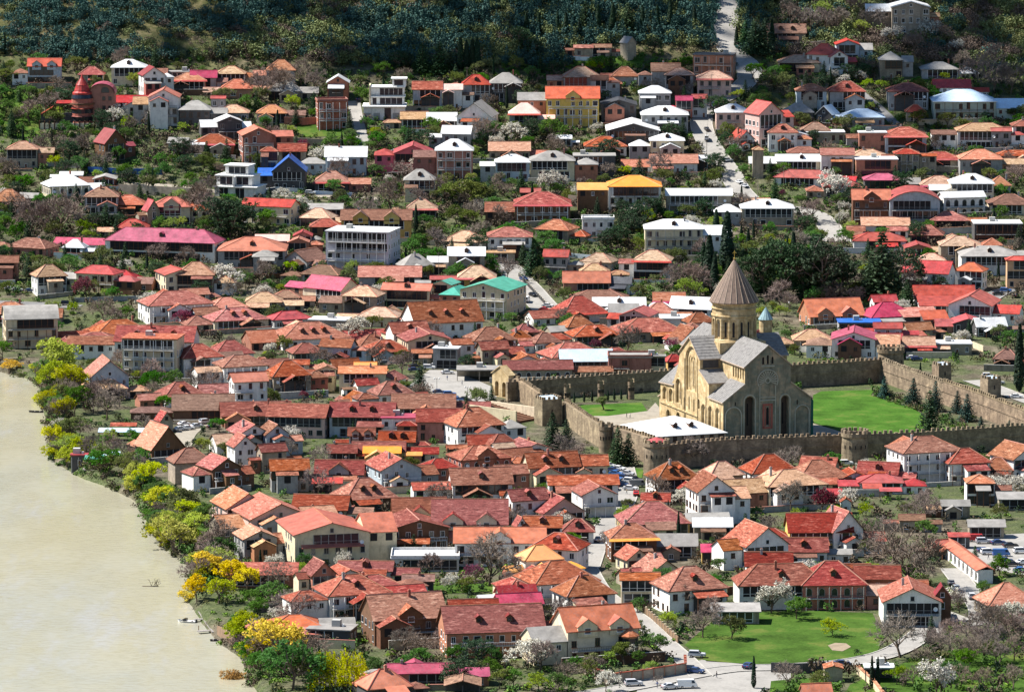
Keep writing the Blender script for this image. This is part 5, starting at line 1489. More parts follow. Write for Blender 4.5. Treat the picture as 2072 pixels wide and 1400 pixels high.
def tree_meshes(kind,seed):
    """unit tree about its natural height; returns (trunk mesh, crown mesh, height)"""
    r=random.Random(seed); tr=MB(); cr=MB()
    if kind in ('bare','blossom','pink'):
        h=9.0; segs,tips=branchy(r,h,.95,trunk=.26,kids=(5,4,4),fork=.3)
        for a,b,r0,r1,l in segs:
            (tr if l<2 else cr).tube(a,b,max(r0,.05),max(r1,.04),4 if l<2 else 3,0)
        for t,d in tips:
            for k in range(11):
                e=t+(d+rvec(r)*1.0).normalized()*r.uniform(.6,1.5); cr.tube(t+rvec(r)*.25,e,.045,.02,3,0)
                if kind!='bare':
                    for _ in range(3): leaf(cr,t.lerp(e,r.uniform(.1,1.1))+rvec(r)*.25,.27,r,1)
        return tr,cr,h,('bark',['twig','blossom' if kind=='blossom' else 'leaf_magenta'])
    if kind in ('green','lime','yellow','olive','willow','orange','magenta','round'):
        h={'round':4}.get(kind,8.0); segs,tips=branchy(r,h*.93,.9 if kind!='round' else .6,trunk=.24,kids=(5,4,3),fork=.28)
        for a,b,r0,r1,l in segs:
            (tr if l<2 else cr).tube(a,b,max(r0,.05),max(r1,.03),4 if l<2 else 3,1 if l>=2 else 0)
        dens=34 if kind in('green','olive','round') else 30
        for t,d in tips:
            c=t+rvec(r)*.3; rad=r.uniform(.55,1.15)*h/8
            for _ in range(dens):
                v=rvec(r); leaf(cr,c+Vector((v.x,v.y,v.z*.75))*rad*r.random()**.4,.27*h/8 if kind!='round' else .17,r,0,flat=.4)
        lm={'green':'leaf_green','lime':'leaf_lime','yellow':'leaf_yellow','olive':'leaf_olive','willow':'leaf_willow','orange':'leaf_orange','magenta':'leaf_magenta','round':'leaf_olive'}[kind]
        return tr,cr,h,('bark',[lm,'twig'])
    if kind=='weeping':
        h=9.0; segs,tips=branchy(r,h*.9,1.0,trunk=.3,kids=(5,4,4),fork=.3)
        for a,b,r0,r1,l in segs: (tr if l<2 else cr).tube(a,b,max(r0,.05),max(r1,.03),4 if l<2 else 3,1 if l>=2 else 0)
        for t,d in tips:
            for k in range(4):
                o=t+rvec(r)*.9; L=r.uniform(1.5,min(5.5,max(2,t.z-.3)))
                for q in range(int(L/.22)):
                    p=o+Vector((math.sin(q*.5+k)*.08,math.cos(q*.4)*.08,-q*.22)); leaf(cr,p+rvec(r)*.12,.2,r,0,Vector((r.uniform(-1,1),r.uniform(-1,1),.1)).normalized())
        return tr,cr,h,('bark',['leaf_willow','twig'])
    if kind in ('spruce','fir'):
        h=10.0; tr.tube((0,0,-.4),(0,0,h*.97),.2,.03,6)
        n=24
        for i in range(n):
            z=.7+(h-.9)*i/n; R0=(h-z)*.30*r.uniform(.8,1.1)+.12; k=int(7+R0*5)
            for j in range(k):
                a=2*math.pi*(j+r.random())/k; L=R0*r.uniform(.7,1.1)
                for q in range(max(2,int(L/.26))):
                    f=(q+1)/max(2,int(L/.26)); p=Vector((math.cos(a)*L*f,math.sin(a)*L*f,z-.22*L*f+.12*f*f*L)); leaf(cr,p+rvec(r)*.1,.26,r,0,flat=1.0)
        return tr,cr,h,('bark',['leaf_spruce' if kind=='spruce' else 'leaf_dark'])
    if kind=='cypress':
        h=11.0; tr.tube((0,0,-.4),(0,0,1.5),.16,.14,6)
        for i in range(1500):
            z=.4+(h-.4)*r.random()**.9; f=z/h; R0=1.0*min(1,f*6)*(1-f)**.62+.06; a=r.uniform(0,6.28); q=R0*r.uniform(.72,1.05)
            leaf(cr,Vector((q*math.cos(a),q*math.sin(a),z)),.25,r,0,Vector((math.cos(a),math.sin(a),r.uniform(-.2,.6))).normalized())
        return tr,cr,h,('bark',['leaf_cypress'])
    if kind in ('pine','cedar'):
        h=13.0; segs,tips=branchy(r,h*.92,.95,trunk=.34,kids=(6,4,3),fork=.3)
        for a,b,r0,r1,l in segs: (tr if l<2 else cr).tube(a,b,max(r0,.06),max(r1,.04),4 if l<2 else 3,1 if l>=2 else 0)
        for t,d in tips:
            rad=r.uniform(.8,1.6)
            for _ in range(44):
                v=rvec(r); leaf(cr,t+Vector((v.x,v.y,v.z*.55))*rad*r.random()**.4,.3,r,0,flat=.7)
        for i in range(14):      # low skirts of foliage
            a=r.uniform(0,6.28); z=h*r.uniform(.12,.5); q=h*.2*r.uniform(.4,1); c=Vector((q*math.cos(a),q*math.sin(a),z))
            for _ in range(50):
                v=rvec(r); leaf(cr,c+Vector((v.x,v.y,v.z*.5))*1.3*r.random()**.4,.3,r,0,flat=.7)
        return tr,cr,h,('bark',['leaf_dark','twig'])
    if kind=='bush':
        h=2.2
        for k in range(4): tr.tube((0,0,-.3),(r.uniform(-.6,.6),r.uniform(-.6,.6),1.2),.05,.03,4)
        for k in range(7):
            c=Vector((r.uniform(-.9,.9),r.uniform(-.9,.9),r.uniform(.5,1.5)))
            for _ in range(34): leaf(cr,c+rvec(r)*.65*r.random()**.4,.17,r,0,flat=.3)
        return tr,cr,h,('bark',['leaf_olive'])
TM={}
NVAR={'bare':4,'blossom':3,'green':3,'pine':3,'lime':2,'yellow':2,'willow':2,'cypress':2}
def get_tree(kind,var):
    var%=NVAR.get(kind,2); k=(kind,var)
    if k not in TM:
        tr,cr,h,(bm,cm)=tree_meshes(kind,hash(kind)%1 + sum(map(ord,kind))*13+var*101)
        TM[k]=(tr.mesh('trunk',[bm]),cr.mesh('crown',cm),h)
    return TM[k]
PLANTS=[]
NAMES={'bare':'bare_tree','blossom':'blossom_tree','pink':'pink_blossom_tree','green':'green_tree','lime':'spring_tree','yellow':'yellow_tree','olive':'olive_green_tree','willow':'willow_tree','orange':'orange_shrub','magenta':'magenta_tree','round':'olive_tree','weeping':'weeping_willow','spruce':'blue_spruce','fir':'dark_fir','cypress':'cypress_tree','pine':'dark_pine','cedar':'cedar_tree','bush':'garden_bush'}
WORDS={'bare':'bare grey-brown tree','blossom':'white blossoming tree','pink':'pinkish blossoming tree','green':'fresh green tree','lime':'lime green spring tree','yellow':'bright yellow tree','olive':'olive green tree','willow':'yellow-green willow','orange':'orange-yellow shrub','magenta':'dark magenta tree','round':'round clipped olive tree','weeping':'weeping willow with hanging yellow-green strands','spruce':'blue-grey spruce','fir':'dark conical fir','cypress':'slim dark cypress','pine':'dark spreading pine','cedar':'big dark cedar','bush':'green garden bush'}
pr=random.Random(31)
def plant_at(kind,x,y,hm,wide=1.0,lab=None,px=None):
    tm,cm,h=get_tree(kind,pr.randrange(8)); s=hm/h
    e=empty(NAMES[kind],(x,y,T(x,y)),pr.uniform(0,6.28)); e.scale=(s*wide,s*wide,s)
    put('trunk',tm,e); put('crown',cm,e)
    q=proj((x,y,T(x,y)+hm/2)) 
    PLANTS.append(dict(root=e,kind=kind,px=q,h=hm,lab=lab)); return e
def plant(kind,px,py,hpx,wide=1.0,lab=None):
    p=P(px,py); return plant_at(kind,p.x,p.y,hpx/S(p),wide,lab)
TREES='''
cypress 10 112 46;cypress 932 142 66 1.7;cypress 944 142 60 1.6;cypress 956 142 62 1.7;cypress 966 142 66 1.6;fir 855 148 64 1.5;fir 890 150 68 1.6;fir 765 146 42;pine 800 142 45;fir 912 146 40 1.4
cypress 1065 76 52 1.6;cypress 1090 70 44 1.6;cypress 1145 82 56 1.6;cypress 1128 72 48 1.6;cypress 1172 84 46 1.5;cypress 1210 72 62 1.6;cypress 1240 70 64 1.6;cypress 1300 72 60 1.5;cypress 1330 62 52 1.5;cypress 1356 58 56 1.6;cypress 1405 62 50 1.5;fir 1185 60 60 1.6;fir 1270 70 66 1.7
fir 1508 100 60 1.4;fir 1528 112 80 1.4;fir 1548 112 78 1.4;cypress 1490 98 44 1.5;cypress 1562 100 60 1.5;pine 1120 150 30;pine 1080 120 44;pine 1050 100 50;pine 1320 110 40
fir 215 470 60 1.6;pine 195 470 44;pine 240 468 40;bare 125 478 84;bare 60 478 70;bare 95 470 60;bare 400 445 74;pine 440 484 92;pine 466 484 88;pine 490 474 78;bare 30 440 50;bare 420 452 60
olive 940 424 62 1.2;olive 905 416 48;bare 790 428 66;bare 880 402 46;olive 970 420 50;green 1000 440 44;bare 960 452 44;bare 1010 460 44;olive 925 455 40;bare 880 512 50;green 830 520 40;fir 838 500 44
pine 1232 508 46 1.2;pine 1252 506 54 1.2;pine 1272 488 62 1.2;pine 1292 462 58 1.2;pine 1310 446 52 1.1;pine 1262 470 50 1.2;fir 1078 560 70 1.6;fir 1092 560 54 1.5
cypress 1449 496 72 1.7;cypress 1471 550 122 1.7;cypress 1435 592 116 1.7;cypress 1514 512 50 1.6;cypress 1446 596 84 1.6;cypress 1462 500 50 1.5;cypress 1500 500 44 1.5;cypress 1424 560 70 1.6
pine 1548 600 112;fir 1530 590 80 1.3;pine 1585 604 128;cypress 1605 590 120 1.2;pine 1628 608 118;fir 1650 600 130 1.3;pine 1668 608 140;pine 1700 600 92;fir 1560 560 84 1.3;fir 1783 606 142 1.5;cedar 1808 600 104;fir 1762 604 96 1.4;fir 1836 624 62 1.5;pine 1855 490 46
bare 1580 624 56;bare 1690 612 42;bare 1732 616 34;bare 1378 596 62;bare 1402 604 72;lime 1384 612 50;bare 1358 580 44;bare 1510 590 50;olive 1730 604 34;bare 1668 616 36
fir 849 800 62 1.5;round 1222 830 28;fir 1118 910 80 1.3;fir 1146 908 64 1.4;fir 1250 942 82 1.3;fir 1272 942 70 1.3;spruce 1790 806 48 1.3;spruce 1848 820 58 1.4;spruce 1893 832 64 1.2;fir 1880 892 108 1.2;spruce 1937 836 48 1.3;spruce 1957 852 58 1.4;spruce 1985 876 36 1.4;spruce 2042 872 24 1.4;cypress 1862 785 52;cypress 1940 820 46;cypress 2062 794 138 1.1
cypress 1162 815 22 1.5;cypress 1182 814 22 1.5;cypress 1198 813 24 1.5;cypress 1212 812 23 1.5;cypress 1230 811 23 1.5;cypress 1243 810 24 1.5;cypress 1257 809 22 1.5;cypress 1270 808 23 1.5;bush 1165 830 14 1.4
willow 122 768 86 1.2;willow 142 804 66 1.2;green 150 836 56;willow 108 790 64;willow 128 852 50;willow 108 916 58;willow 132 918 46;willow 84 822 26 1.4;willow 100 940 40 1.2;orange 18 756 30 1.5;bush 38 768 24;willow 300 996 66;willow 332 1042 58 1.2;olive 365 1046 62;willow 272 1006 44;willow 345 1134 94 1.1;willow 322 1116 60 1.2;green 412 1064 50;willow 375 1060 52 1.2
yellow 472 1194 66 1.2;willow 442 1220 54 1.2;yellow 398 1216 58;yellow 372 1226 34 1.4;yellow 500 1200 56;orange 470 1402 50 1.1;yellow 560 1350 104 1.1;green 592 1396 112 1.1;yellow 535 1330 60;olive 635 1388 72;bare 650 1380 62;weeping 697 1392 90 1.3;green 508 1342 62;green 525 1365 50
bare 190 836 62;bare 216 850 58;bare 242 824 44;bare 160 884 40;bare 182 932 50;bare 230 924 42;bare 432 1136 66;bare 286 966 44;bare 205 812 50;bare 440 1100 54;bare 250 930 40;bare 395 1180 50;green 310 794 46;green 350 782 38;green 270 900 36;magenta 412 782 34 1.1;magenta 376 664 38;green 420 836 40;bush 295 620 18;green 290 790 30;lime 540 730 20;bare 560 790 44;bare 610 800 40
blossom 718 690 46 1.2;blossom 446 590 50 1.1;blossom 386 580 40;pink 176 606 44;blossom 1694 406 56;blossom 1112 394 48;blossom 856 350 38;blossom 650 334 36;blossom 1032 290 38 1.1;blossom 1004 304 30;blossom 1560 1240 62 1.1;blossom 1530 1225 44;blossom 1894 1410 76;blossom 1068 1350 54 1.3;blossom 2016 1014 46;pink 1660 1040 50;blossom 1712 1026 36;blossom 770 608 34;blossom 1800 88 32 1.2;blossom 1882 80 38 1.2;blossom 1930 110 28;blossom 240 255 40;blossom 310 248 36;blossom 995 640 30;blossom 1950 700 30;blossom 575 330 34;blossom 1225 1400 40
bare 1830 1190 116 1.2;bare 1742 1116 64 1.1;bare 1600 1036 62;bare 1872 1050 60;bare 1822 1330 86 1.1;bare 1396 1236 66;bare 1422 1290 60;bare 990 1186 104 1.2;bare 870 1168 50;bare 1942 1240 44;bare 1770 1140 60;bare 1860 1180 60;bare 1380 1215 50;bare 900 1310 44;bare 850 1330 50 1.2;bare 820 1320 50;bare 1790 1100 54
bare 1930 1340 58 1.2;bare 1962 1346 58;bare 1992 1336 54;bare 2022 1350 50;bare 2052 1336 52;bare 1900 1326 52;bare 1880 1316 48;bare 2002 1316 58;bare 2040 1306 60;bare 2064 1300 60;bare 1850 1390 44;bare 1945 1392 46;bare 1990 1398 44;bare 2050 1396 50;bare 1870 1350 40;blossom 2055 1270 50;bare 1975 1290 54;bare 1920 1300 48;bare 2015 1280 54;lime 1815 1385 40
green 1040 1390 40 1.2;olive 1010 1392 40 1.2;lime 1090 1396 36 1.2;green 1130 1396 40 1.2;spruce 1186 1330 40 1.2;round 1264 1344 46;green 1326 1334 54;cypress 1525 1392 66;cypress 1764 1392 66;cypress 1776 1392 64;green 1612 1252 48 1.1;lime 1684 1286 36 1.2;green 1290 1238 34 1.2;lime 1350 1272 38;olive 1480 1292 50;bare 1440 1260 50;lime 1230 1345 30;green 1285 1345 30;bare 1330 1385 20;olive 960 1375 40;green 925 1345 44
bare 1640 70 50;bare 1700 70 54;lime 1662 36 34;bare 1760 66 50;bare 1600 60 50;bare 1580 30 46;bare 1730 30 40;bare 1850 110 44;bare 1980 170 60;bare 2010 190 66;bare 2045 190 60;bare 1950 150 44;lime 1740 70 30;bare 1905 90 40;bare 1670 62 44
bare 560 178 46;bare 530 200 60;bare 575 205 62;lime 590 225 34;bare 640 190 46;bare 265 280 44;bare 300 250 38;lime 270 180 34;bare 115 195 40;bare 95 230 44;bare 60 250 46;olive 110 260 36;lime 260 265 30;bare 170 310 40;bare 130 320 44;olive 105 330 30;green 870 275 40;green 760 300 36;lime 965 195 24;green 1000 280 36;green 1120 290 56;lime 1105 275 34
'''
for e in TREES.replace('\n',';').split(';'):
    f=e.split()
    if len(f)<4: continue
    kind=f[0]; px,py,hp=map(float,f[1:4]); plant(kind,px,py,hp,float(f[4]) if len(f)>4 else 1.0)
# further trees scattered through gardens
def free(x,y,m):
    if inside_foot(x,y,m): return False
    if x<np.interp(y,_by,_bx)+2 and y<BANK_YMAX: return False
    return not blocked(x,y)
def occupied(x,y,d):
    for t in PLANTS:
        l=t['root'].location
        if abs(l.x-x)<d and abs(l.y-y)<d: return True
    return False
for i in range(105):       # continuous growth along the bank
    py=756+644*i/105+pr.uniform(-6,6); y=G(320,py)[1]; x=float(np.interp(y,_by,_bx))+pr.uniform(.5,8)
    if inside_foot(x,y,1) or 1222<py<1335: continue
    lush=750<py<850 or 905<py<945 or 985<py<1140 or 1180<py<1225 or py>1340
    if not lush and pr.random()<.6: continue
    k=pr.choice(('bare','bare','olive','green')) if not lush or pr.random()<.35 else pr.choice(('willow','willow','lime','green','green','bare','olive','yellow' if py>1180 else 'willow'))
    plant_at(k,x,y,pr.uniform(4.5,8.5),pr.uniform(1.0,1.4))
fill=0; tries=0
KW=[('bare',20),('green',24),('olive',16),('blossom',8),('lime',9),('fir',7),('cypress',3),('pink',2),('pine',4),('bush',10)]
kl=[k for k,w in KW for _ in range(w)]
while fill<960 and tries<34000:
    tries+=1
    px=pr.uniform(-10,2082); py=pr.uniform(150,1400) if pr.random()<.58 else pr.uniform(135,600)
    if py>950 and px<480: continue
    if 730<py<930 and 1000<px<2072: continue
    x,y=G(px,py)
    if not free(x,y,1.6) or occupied(x,y,3.2): continue
    k=pr.choice(kl)
    if py<600 and k in('bare','blossom','pink') and pr.random()<.62: k=pr.choice(('green','olive','fir','pine','fir'))
    hm={'bare':8.5,'green':6.3,'olive':6.3,'blossom':5.5,'lime':5,'fir':9,'cypress':9,'pink':4.5,'pine':9,'bush':2.4}[k]*float(np.interp(py,[250,900],[1.25,1.0]))*pr.uniform(.6,1.05)
    plant_at(k,x,y,hm,pr.uniform(.9,1.2)); fill+=1

# masses nobody would count: the wood on the hillside and low garden scrub
def mass(name,pts,protos,mats,label,cat):
    """pts: list of (x,y,z,scale,proto index); one mesh"""
    V=[];F=[];Mi=[];off=0
    for x,y,z,s,k in pts:
        v,f,mi=protos[k]; a=pr.uniform(0,6.28); c,sn=math.cos(a),math.sin(a)
        w=np.empty_like(v); w[:,0]=(v[:,0]*c-v[:,1]*sn)*s+x; w[:,1]=(v[:,0]*sn+v[:,1]*c)*s+y; w[:,2]=v[:,2]*s*pr.uniform(.85,1.15)+z
        V.append(w); F.append(f+off); Mi.append(mi); off+=len(v)
    V=np.concatenate(V);F=np.concatenate(F);Mi=np.concatenate(Mi)
    me=bpy.data.meshes.new(name); me.vertices.add(len(V)); me.vertices.foreach_set('co',V.ravel().astype(np.float32))
    me.loops.add(len(F)*4); me.loops.foreach_set('vertex_index',F.ravel().astype(np.int32)); me.polygons.add(len(F)); me.polygons.foreach_set('loop_start',np.arange(0,len(F)*4,4,dtype=np.int32))
    for m_ in mats: me.materials.append(M[m_])
    me.polygons.foreach_set('material_index',Mi.astype(np.int32)); me.update()
    o=put(name,me); tag(o,label,cat,kind='stuff'); return o
def crown_proto(seed,n,rx,rz,size,mat,zc,lobes=6,flat=.5):
    r=random.Random(seed); mb=MB(); L=[(Vector((r.uniform(-1,1)*rx*.55,r.uniform(-1,1)*rx*.55,zc+r.uniform(-.6,.8)*rz*.6)),r.uniform(.45,.75)) for _ in range(lobes)]
    for i in range(n):
        c,q=L[i%lobes]; v=rvec(r)
        leaf(mb,c+Vector((v.x*rx,v.y*rx,v.z*rz))*q*r.random()**.3,size,r,0,flat=flat)
    return (np.array([tuple(v) for v in mb.v]),np.array(mb.f),np.full(len(mb.f),mat))
foliage('wood_hazed',(.042,.10,.085),trans=0,scale=.05,var=None,spread=.2); foliage('wood_olive',(.145,.175,.065),trans=0,scale=.05,var=None); foliage('wood_brown',(.15,.11,.085),trans=0,scale=.05,var=None); foliage('wood_pale',(.22,.22,.08),trans=0,scale=.05,var=None)  # bluish tint of the dark wood is blue air and shade put into the colour
def cone_proto(seed,n,h,rad,mat):
    r=random.Random(seed); mb=MB()
    for i in range(n):
        z=h*r.random()**1.2; R0=rad*(1-z/h)**.8; a=r.uniform(0,6.28); q=R0*r.uniform(.6,1.05); leaf(mb,Vector((q*math.cos(a),q*math.sin(a),z+.5)),.42,r,0,flat=.6)
    return (np.array([tuple(v) for v in mb.v]),np.array(mb.f),np.full(len(mb.f),mat))
protos=[crown_proto(1,190,2.9,2.5,.42,0,2.6,8),crown_proto(2,190,3.2,2.4,.42,0,2.6,8),cone_proto(3,190,8.5,2.1,0),crown_proto(4,180,3.0,2.3,.4,1,2.4,8),crown_proto(5,180,2.7,2.3,.4,1,2.4,8),crown_proto(6,170,2.8,2.5,.3,2,2.4,8,flat=0),crown_proto(7,170,2.6,2.2,.3,2,2.3,8,flat=0),crown_proto(8,150,2.4,2.0,.34,3,2.1,8)]
pts=[]
from mathutils import noise as mno
tries=0
while len(pts)<5300 and tries<80000:
    tries+=1
    y=pr.uniform(2262,2460); x=pr.uniform(-275,290)
    q=proj((x,y,T(x,y)))
    if q[1]>150 or q[1]<-60: continue
    if q[0]<-140 or q[0]>2210: continue
    # where houses or clearings stand
    yl=np.interp(q[0],[-50,0,140,420,620,700,1000,1150,1160,1300,1310,1400,1420,1550,1640,1760,1900,2100],[108,110,128,122,122,140,140,140,100,90,96,96,100,110,120,200,190,210])
    if q[1]>yl: continue
    if not free(x,y,2.0): continue
    v=mno.noise(Vector((x*.018,y*.018,0))); v2=mno.noise(Vector((x*.05,y*.05,7)))
    left=q[0]<430 and q[1]<120
    if left and (v2>.22 or v>.45) and pr.random()<.75: continue      # bare sandy patches on the left slope
    right=q[0]>1540
    u=pr.random(); mixz=u<.82
    if right: k=pr.choice((5,6) if v2<0 else (3,4,7)) if v<.2 and mixz else pr.choice((3,4,0,1,5))
    elif q[0]>620 and q[0]<1040: k=pr.choice((3,4,7) if v2>-.05 else (5,6,3)) if v>-.1 and mixz else pr.choice((0,1,2,0,3))
    elif q[0]>=1040: k=pr.choice((0,1,2,2,0,3,4)) if v<.25 else pr.choice((3,4,7,0))
    else: k=pr.choice((0,1,0,1,2)) if v<.3 and mixz else pr.choice((0,3,4,5))
    pts.append((x,y,T(x,y)-.3,pr.uniform(.6,1.35)*(.85 if left else 1),k))
mass('forest',pts,protos,['wood_hazed','wood_olive','wood_brown','wood_pale'],'dark mixed wood covering the hillside above the town','forest')
for m_,c in (('scrub_green',(.06,.13,.022)),('scrub_olive',(.10,.10,.035)),('scrub_brown',(.10,.075,.05)),('scrub_dark',(.022,.042,.018)),('scrub_bright',(.12,.22,.02))): foliage(m_,c,trans=0,scale=.12,var=None)
sp=[crown_proto(21,60,1.0,.9,.24,0,.8,4),crown_proto(22,60,1.1,.8,.24,1,.75,4),crown_proto(23,60,1.0,.9,.2,2,.8,4,0),crown_proto(24,60,.9,1.0,.24,3,.9,4),crown_proto(25,50,.8,.5,.22,4,.4,4)]
pts=[];tries=0
while len(pts)<13500 and tries<90000:
    tries+=1
    px=pr.uniform(-110,2180); py=pr.uniform(110,1420) if pr.random()<.55 else pr.uniform(105,600)
    x,y=G(px,py)
    if not free(x,y,.5): continue
    if y<1700 and pr.random()<.2: continue
    v=mno.noise(Vector((x*.03,y*.03,3)))
    k=pr.choice((0,0,1,3,4,4)) if v>0 else pr.choice((1,2,2,0,3,4))
    if 735<py<925 and px>1000: 
        if pr.random()<.75: continue
    pts.append((x,y,T(x,y)-.15,pr.uniform(.7,2.0)*(1.35 if k==2 else 1),k))
# thick growth along the river bank
for i in range(900):
    py=pr.uniform(750,1420); y=G(300,py)[1]; x=float(np.interp(y,_by,_bx))+pr.uniform(-.5,9)
    if inside_foot(x,y,.3) or 1228<py<1330: continue
    pts.append((x,y,T(x,y)-.2,pr.uniform(.8,2.0),pr.choice((0,1,2,2,4,0))))
# flower beds by the spruces
for i in range(150):
    t=pr.random(); px=1775+t*190+pr.uniform(-14,14); py=np.interp(px,[1775,1850,1900,1960],[800,822,850,872])+pr.uniform(-9,7); x,y=G(px,py); pts.append((x,y,T(x,y)-.1,pr.uniform(.8,1.5),pr.choice((0,1,2,3,4))))
mass('undergrowth',pts,sp,['scrub_green','scrub_olive','scrub_brown','scrub_dark','scrub_bright'],'low bushes and weeds filling gardens, banks and gaps between houses','undergrowth')

from collections import Counter as _C; print('PLANTS',_C(t['kind'] for t in PLANTS))
# ---------------------------------------------------------------- cars, people, boats, lamps, fences
for n_,c in (('white',(.78,.78,.77)),('silver',(.52,.53,.55)),('black',(.02,.02,.024)),('navy',(.03,.06,.16)),('blue',(.05,.16,.42)),('red',(.5,.03,.03)),('grey',(.18,.185,.19))): plain('paint_'+n_,c,rough=.25,var=None,dirt=.08,spec=.5)
plain('tyre',(.02,.02,.02),var=None); plain('rim',(.45,.45,.46),var=None,rough=.35,metal=.8); plain('lamp_red',(.5,.02,.02),var=None)
def car_meshes(kind):
    if kind=='van': prof=[(-2.5,.35),(2.35,.35),(2.5,.9),(2.2,1.15),(1.7,2.1),(-2.45,2.15),(-2.5,.5)]; L=5.0; gl=[(1.05,1.25),(1.95,1.25),(1.6,1.95),(1.05,1.95)]
    elif kind=='suv': prof=[(-2.2,.4),(2.2,.4),(2.28,.85),(2.1,1.02),(1.1,1.12),(.45,1.72),(-1.9,1.74),(-2.2,1.15)]; gl=[(.95,1.12),(.4,1.62),(-1.75,1.64),(-2.0,1.15)]
    else: prof=[(-2.1,.32),(2.1,.32),(2.18,.7),(2.0,.86),(1.05,.95),(.35,1.44),(-.95,1.46),(-1.75,1.02),(-2.15,.92)]; gl=[(.92,.98),(.32,1.37),(-.9,1.39),(-1.6,1.0)]
    mb=MB(); W=.88
    # body with tumblehome: lower hull and narrower cabin
    zs=max(1.0,min(z for x,z in gl))
    n=len(prof); k=0
    def wy(z): return W if z<=zs+.02 else W-.16*(z-zs)/.7
    for s in (-1,1): mb.v+=[(x,s*wy(z),z) for x,z in prof]
    mb.f.append(tuple(range(n))); mb.f.append(tuple(n+i for i in reversed(range(n)))); mb.m+=[0,0]
    for i in range(n): j=(i+1)%n; mb.f.append((i,n+i,n+j,j)); mb.m.append(0)
    mb.box(2.1 if kind!='van' else 2.4,2.3 if kind!='van' else 2.56,-.8,.8,.32,.5,1)
    mb.box(-2.28 if kind!='van' else -2.58,-2.05 if kind!='van' else -2.45,-.8,.8,.34,.52,1)
    body=mb
    g=MB()
    for s in (-1,1): g.poly([(x,s*(wy(z)+.012),z) for x,z in gl])
    top=sorted(prof,key=lambda p:p[1])
    if kind=='van': a,b=(2.2,1.15),(1.7,2.1)
    elif kind=='suv': a,b=(1.1,1.12),(.45,1.72)
    else: a,b=(1.05,.95),(.35,1.44)
    f=lambda t:(a[0]+(b[0]-a[0])*t+.02,a[1]+(b[1]-a[1])*t+.02)
    p,q=f(.08),f(.9); g.poly([(p[0],-.72,p[1]),(p[0],.72,p[1]),(q[0],.66,q[1]),(q[0],-.66,q[1])])
    a,b=((-1.75,1.02),(-.95,1.46)) if kind=='car' else ((-2.2,1.15),(-1.9,1.74)) if kind=='suv' else ((-2.5,1.2),(-2.45,2.1))
    f=lambda t:(a[0]+(b[0]-a[0])*t-.02,a[1]+(b[1]-a[1])*t+.02)
    p,q=f(.12),f(.88); g.poly([(p[0],-.7,p[1]),(q[0],-.62,q[1]),(q[0],.62,q[1]),(p[0],.7,p[1])])
    w=MB(); w.tube((0,-.1,0),(0,.1,0),.33,.33,12,0,True); w.tube((0,-.115,0),(0,.115,0),.2,.2,8,1,True)
    hl=MB(); hl.box(-.06,.06,-.17,.17,-.08,.08)
    return body,g.mesh('glass',['glass']),w.mesh('wheel',['tyre','rim']),hl.mesh('headlight',['trim_white']),hl.mesh('tail_light',['lamp_red'])
CARM={k:car_meshes(k) for k in ('car','suv','van')}; CB={}
CARS=[]
def car(px,py,deg,col,kind='car',lab=None):
    x,y=G(px,py); r=R(deg)
    e=empty({'car':'parked_car','suv':'parked_car','van':'parked_van'}[kind],(x,y,T(x,y)+.2),r)
    b,g,w,h,tl=CARM[kind]
    if (kind,col) not in CB: CB[(kind,col)]=b.mesh('body',['paint_'+col,'tyre'])
    put('body',CB[(kind,col)],e); put('glass',g,e)
    for sx_ in (-1.35,1.35):
        for sy in (-.8,.8): put('wheel',w,e,(sx_,sy,.33))
    X=2.16 if kind!='van' else 2.46
    for sy in (-.62,.62): put('headlight',h,e,(X-.02,sy,.72)); put('tail_light',tl,e,(-X+.01,sy,.8))
    CARS.append(dict(root=e,col=col,kind=kind,px=(px,py),lab=lab))
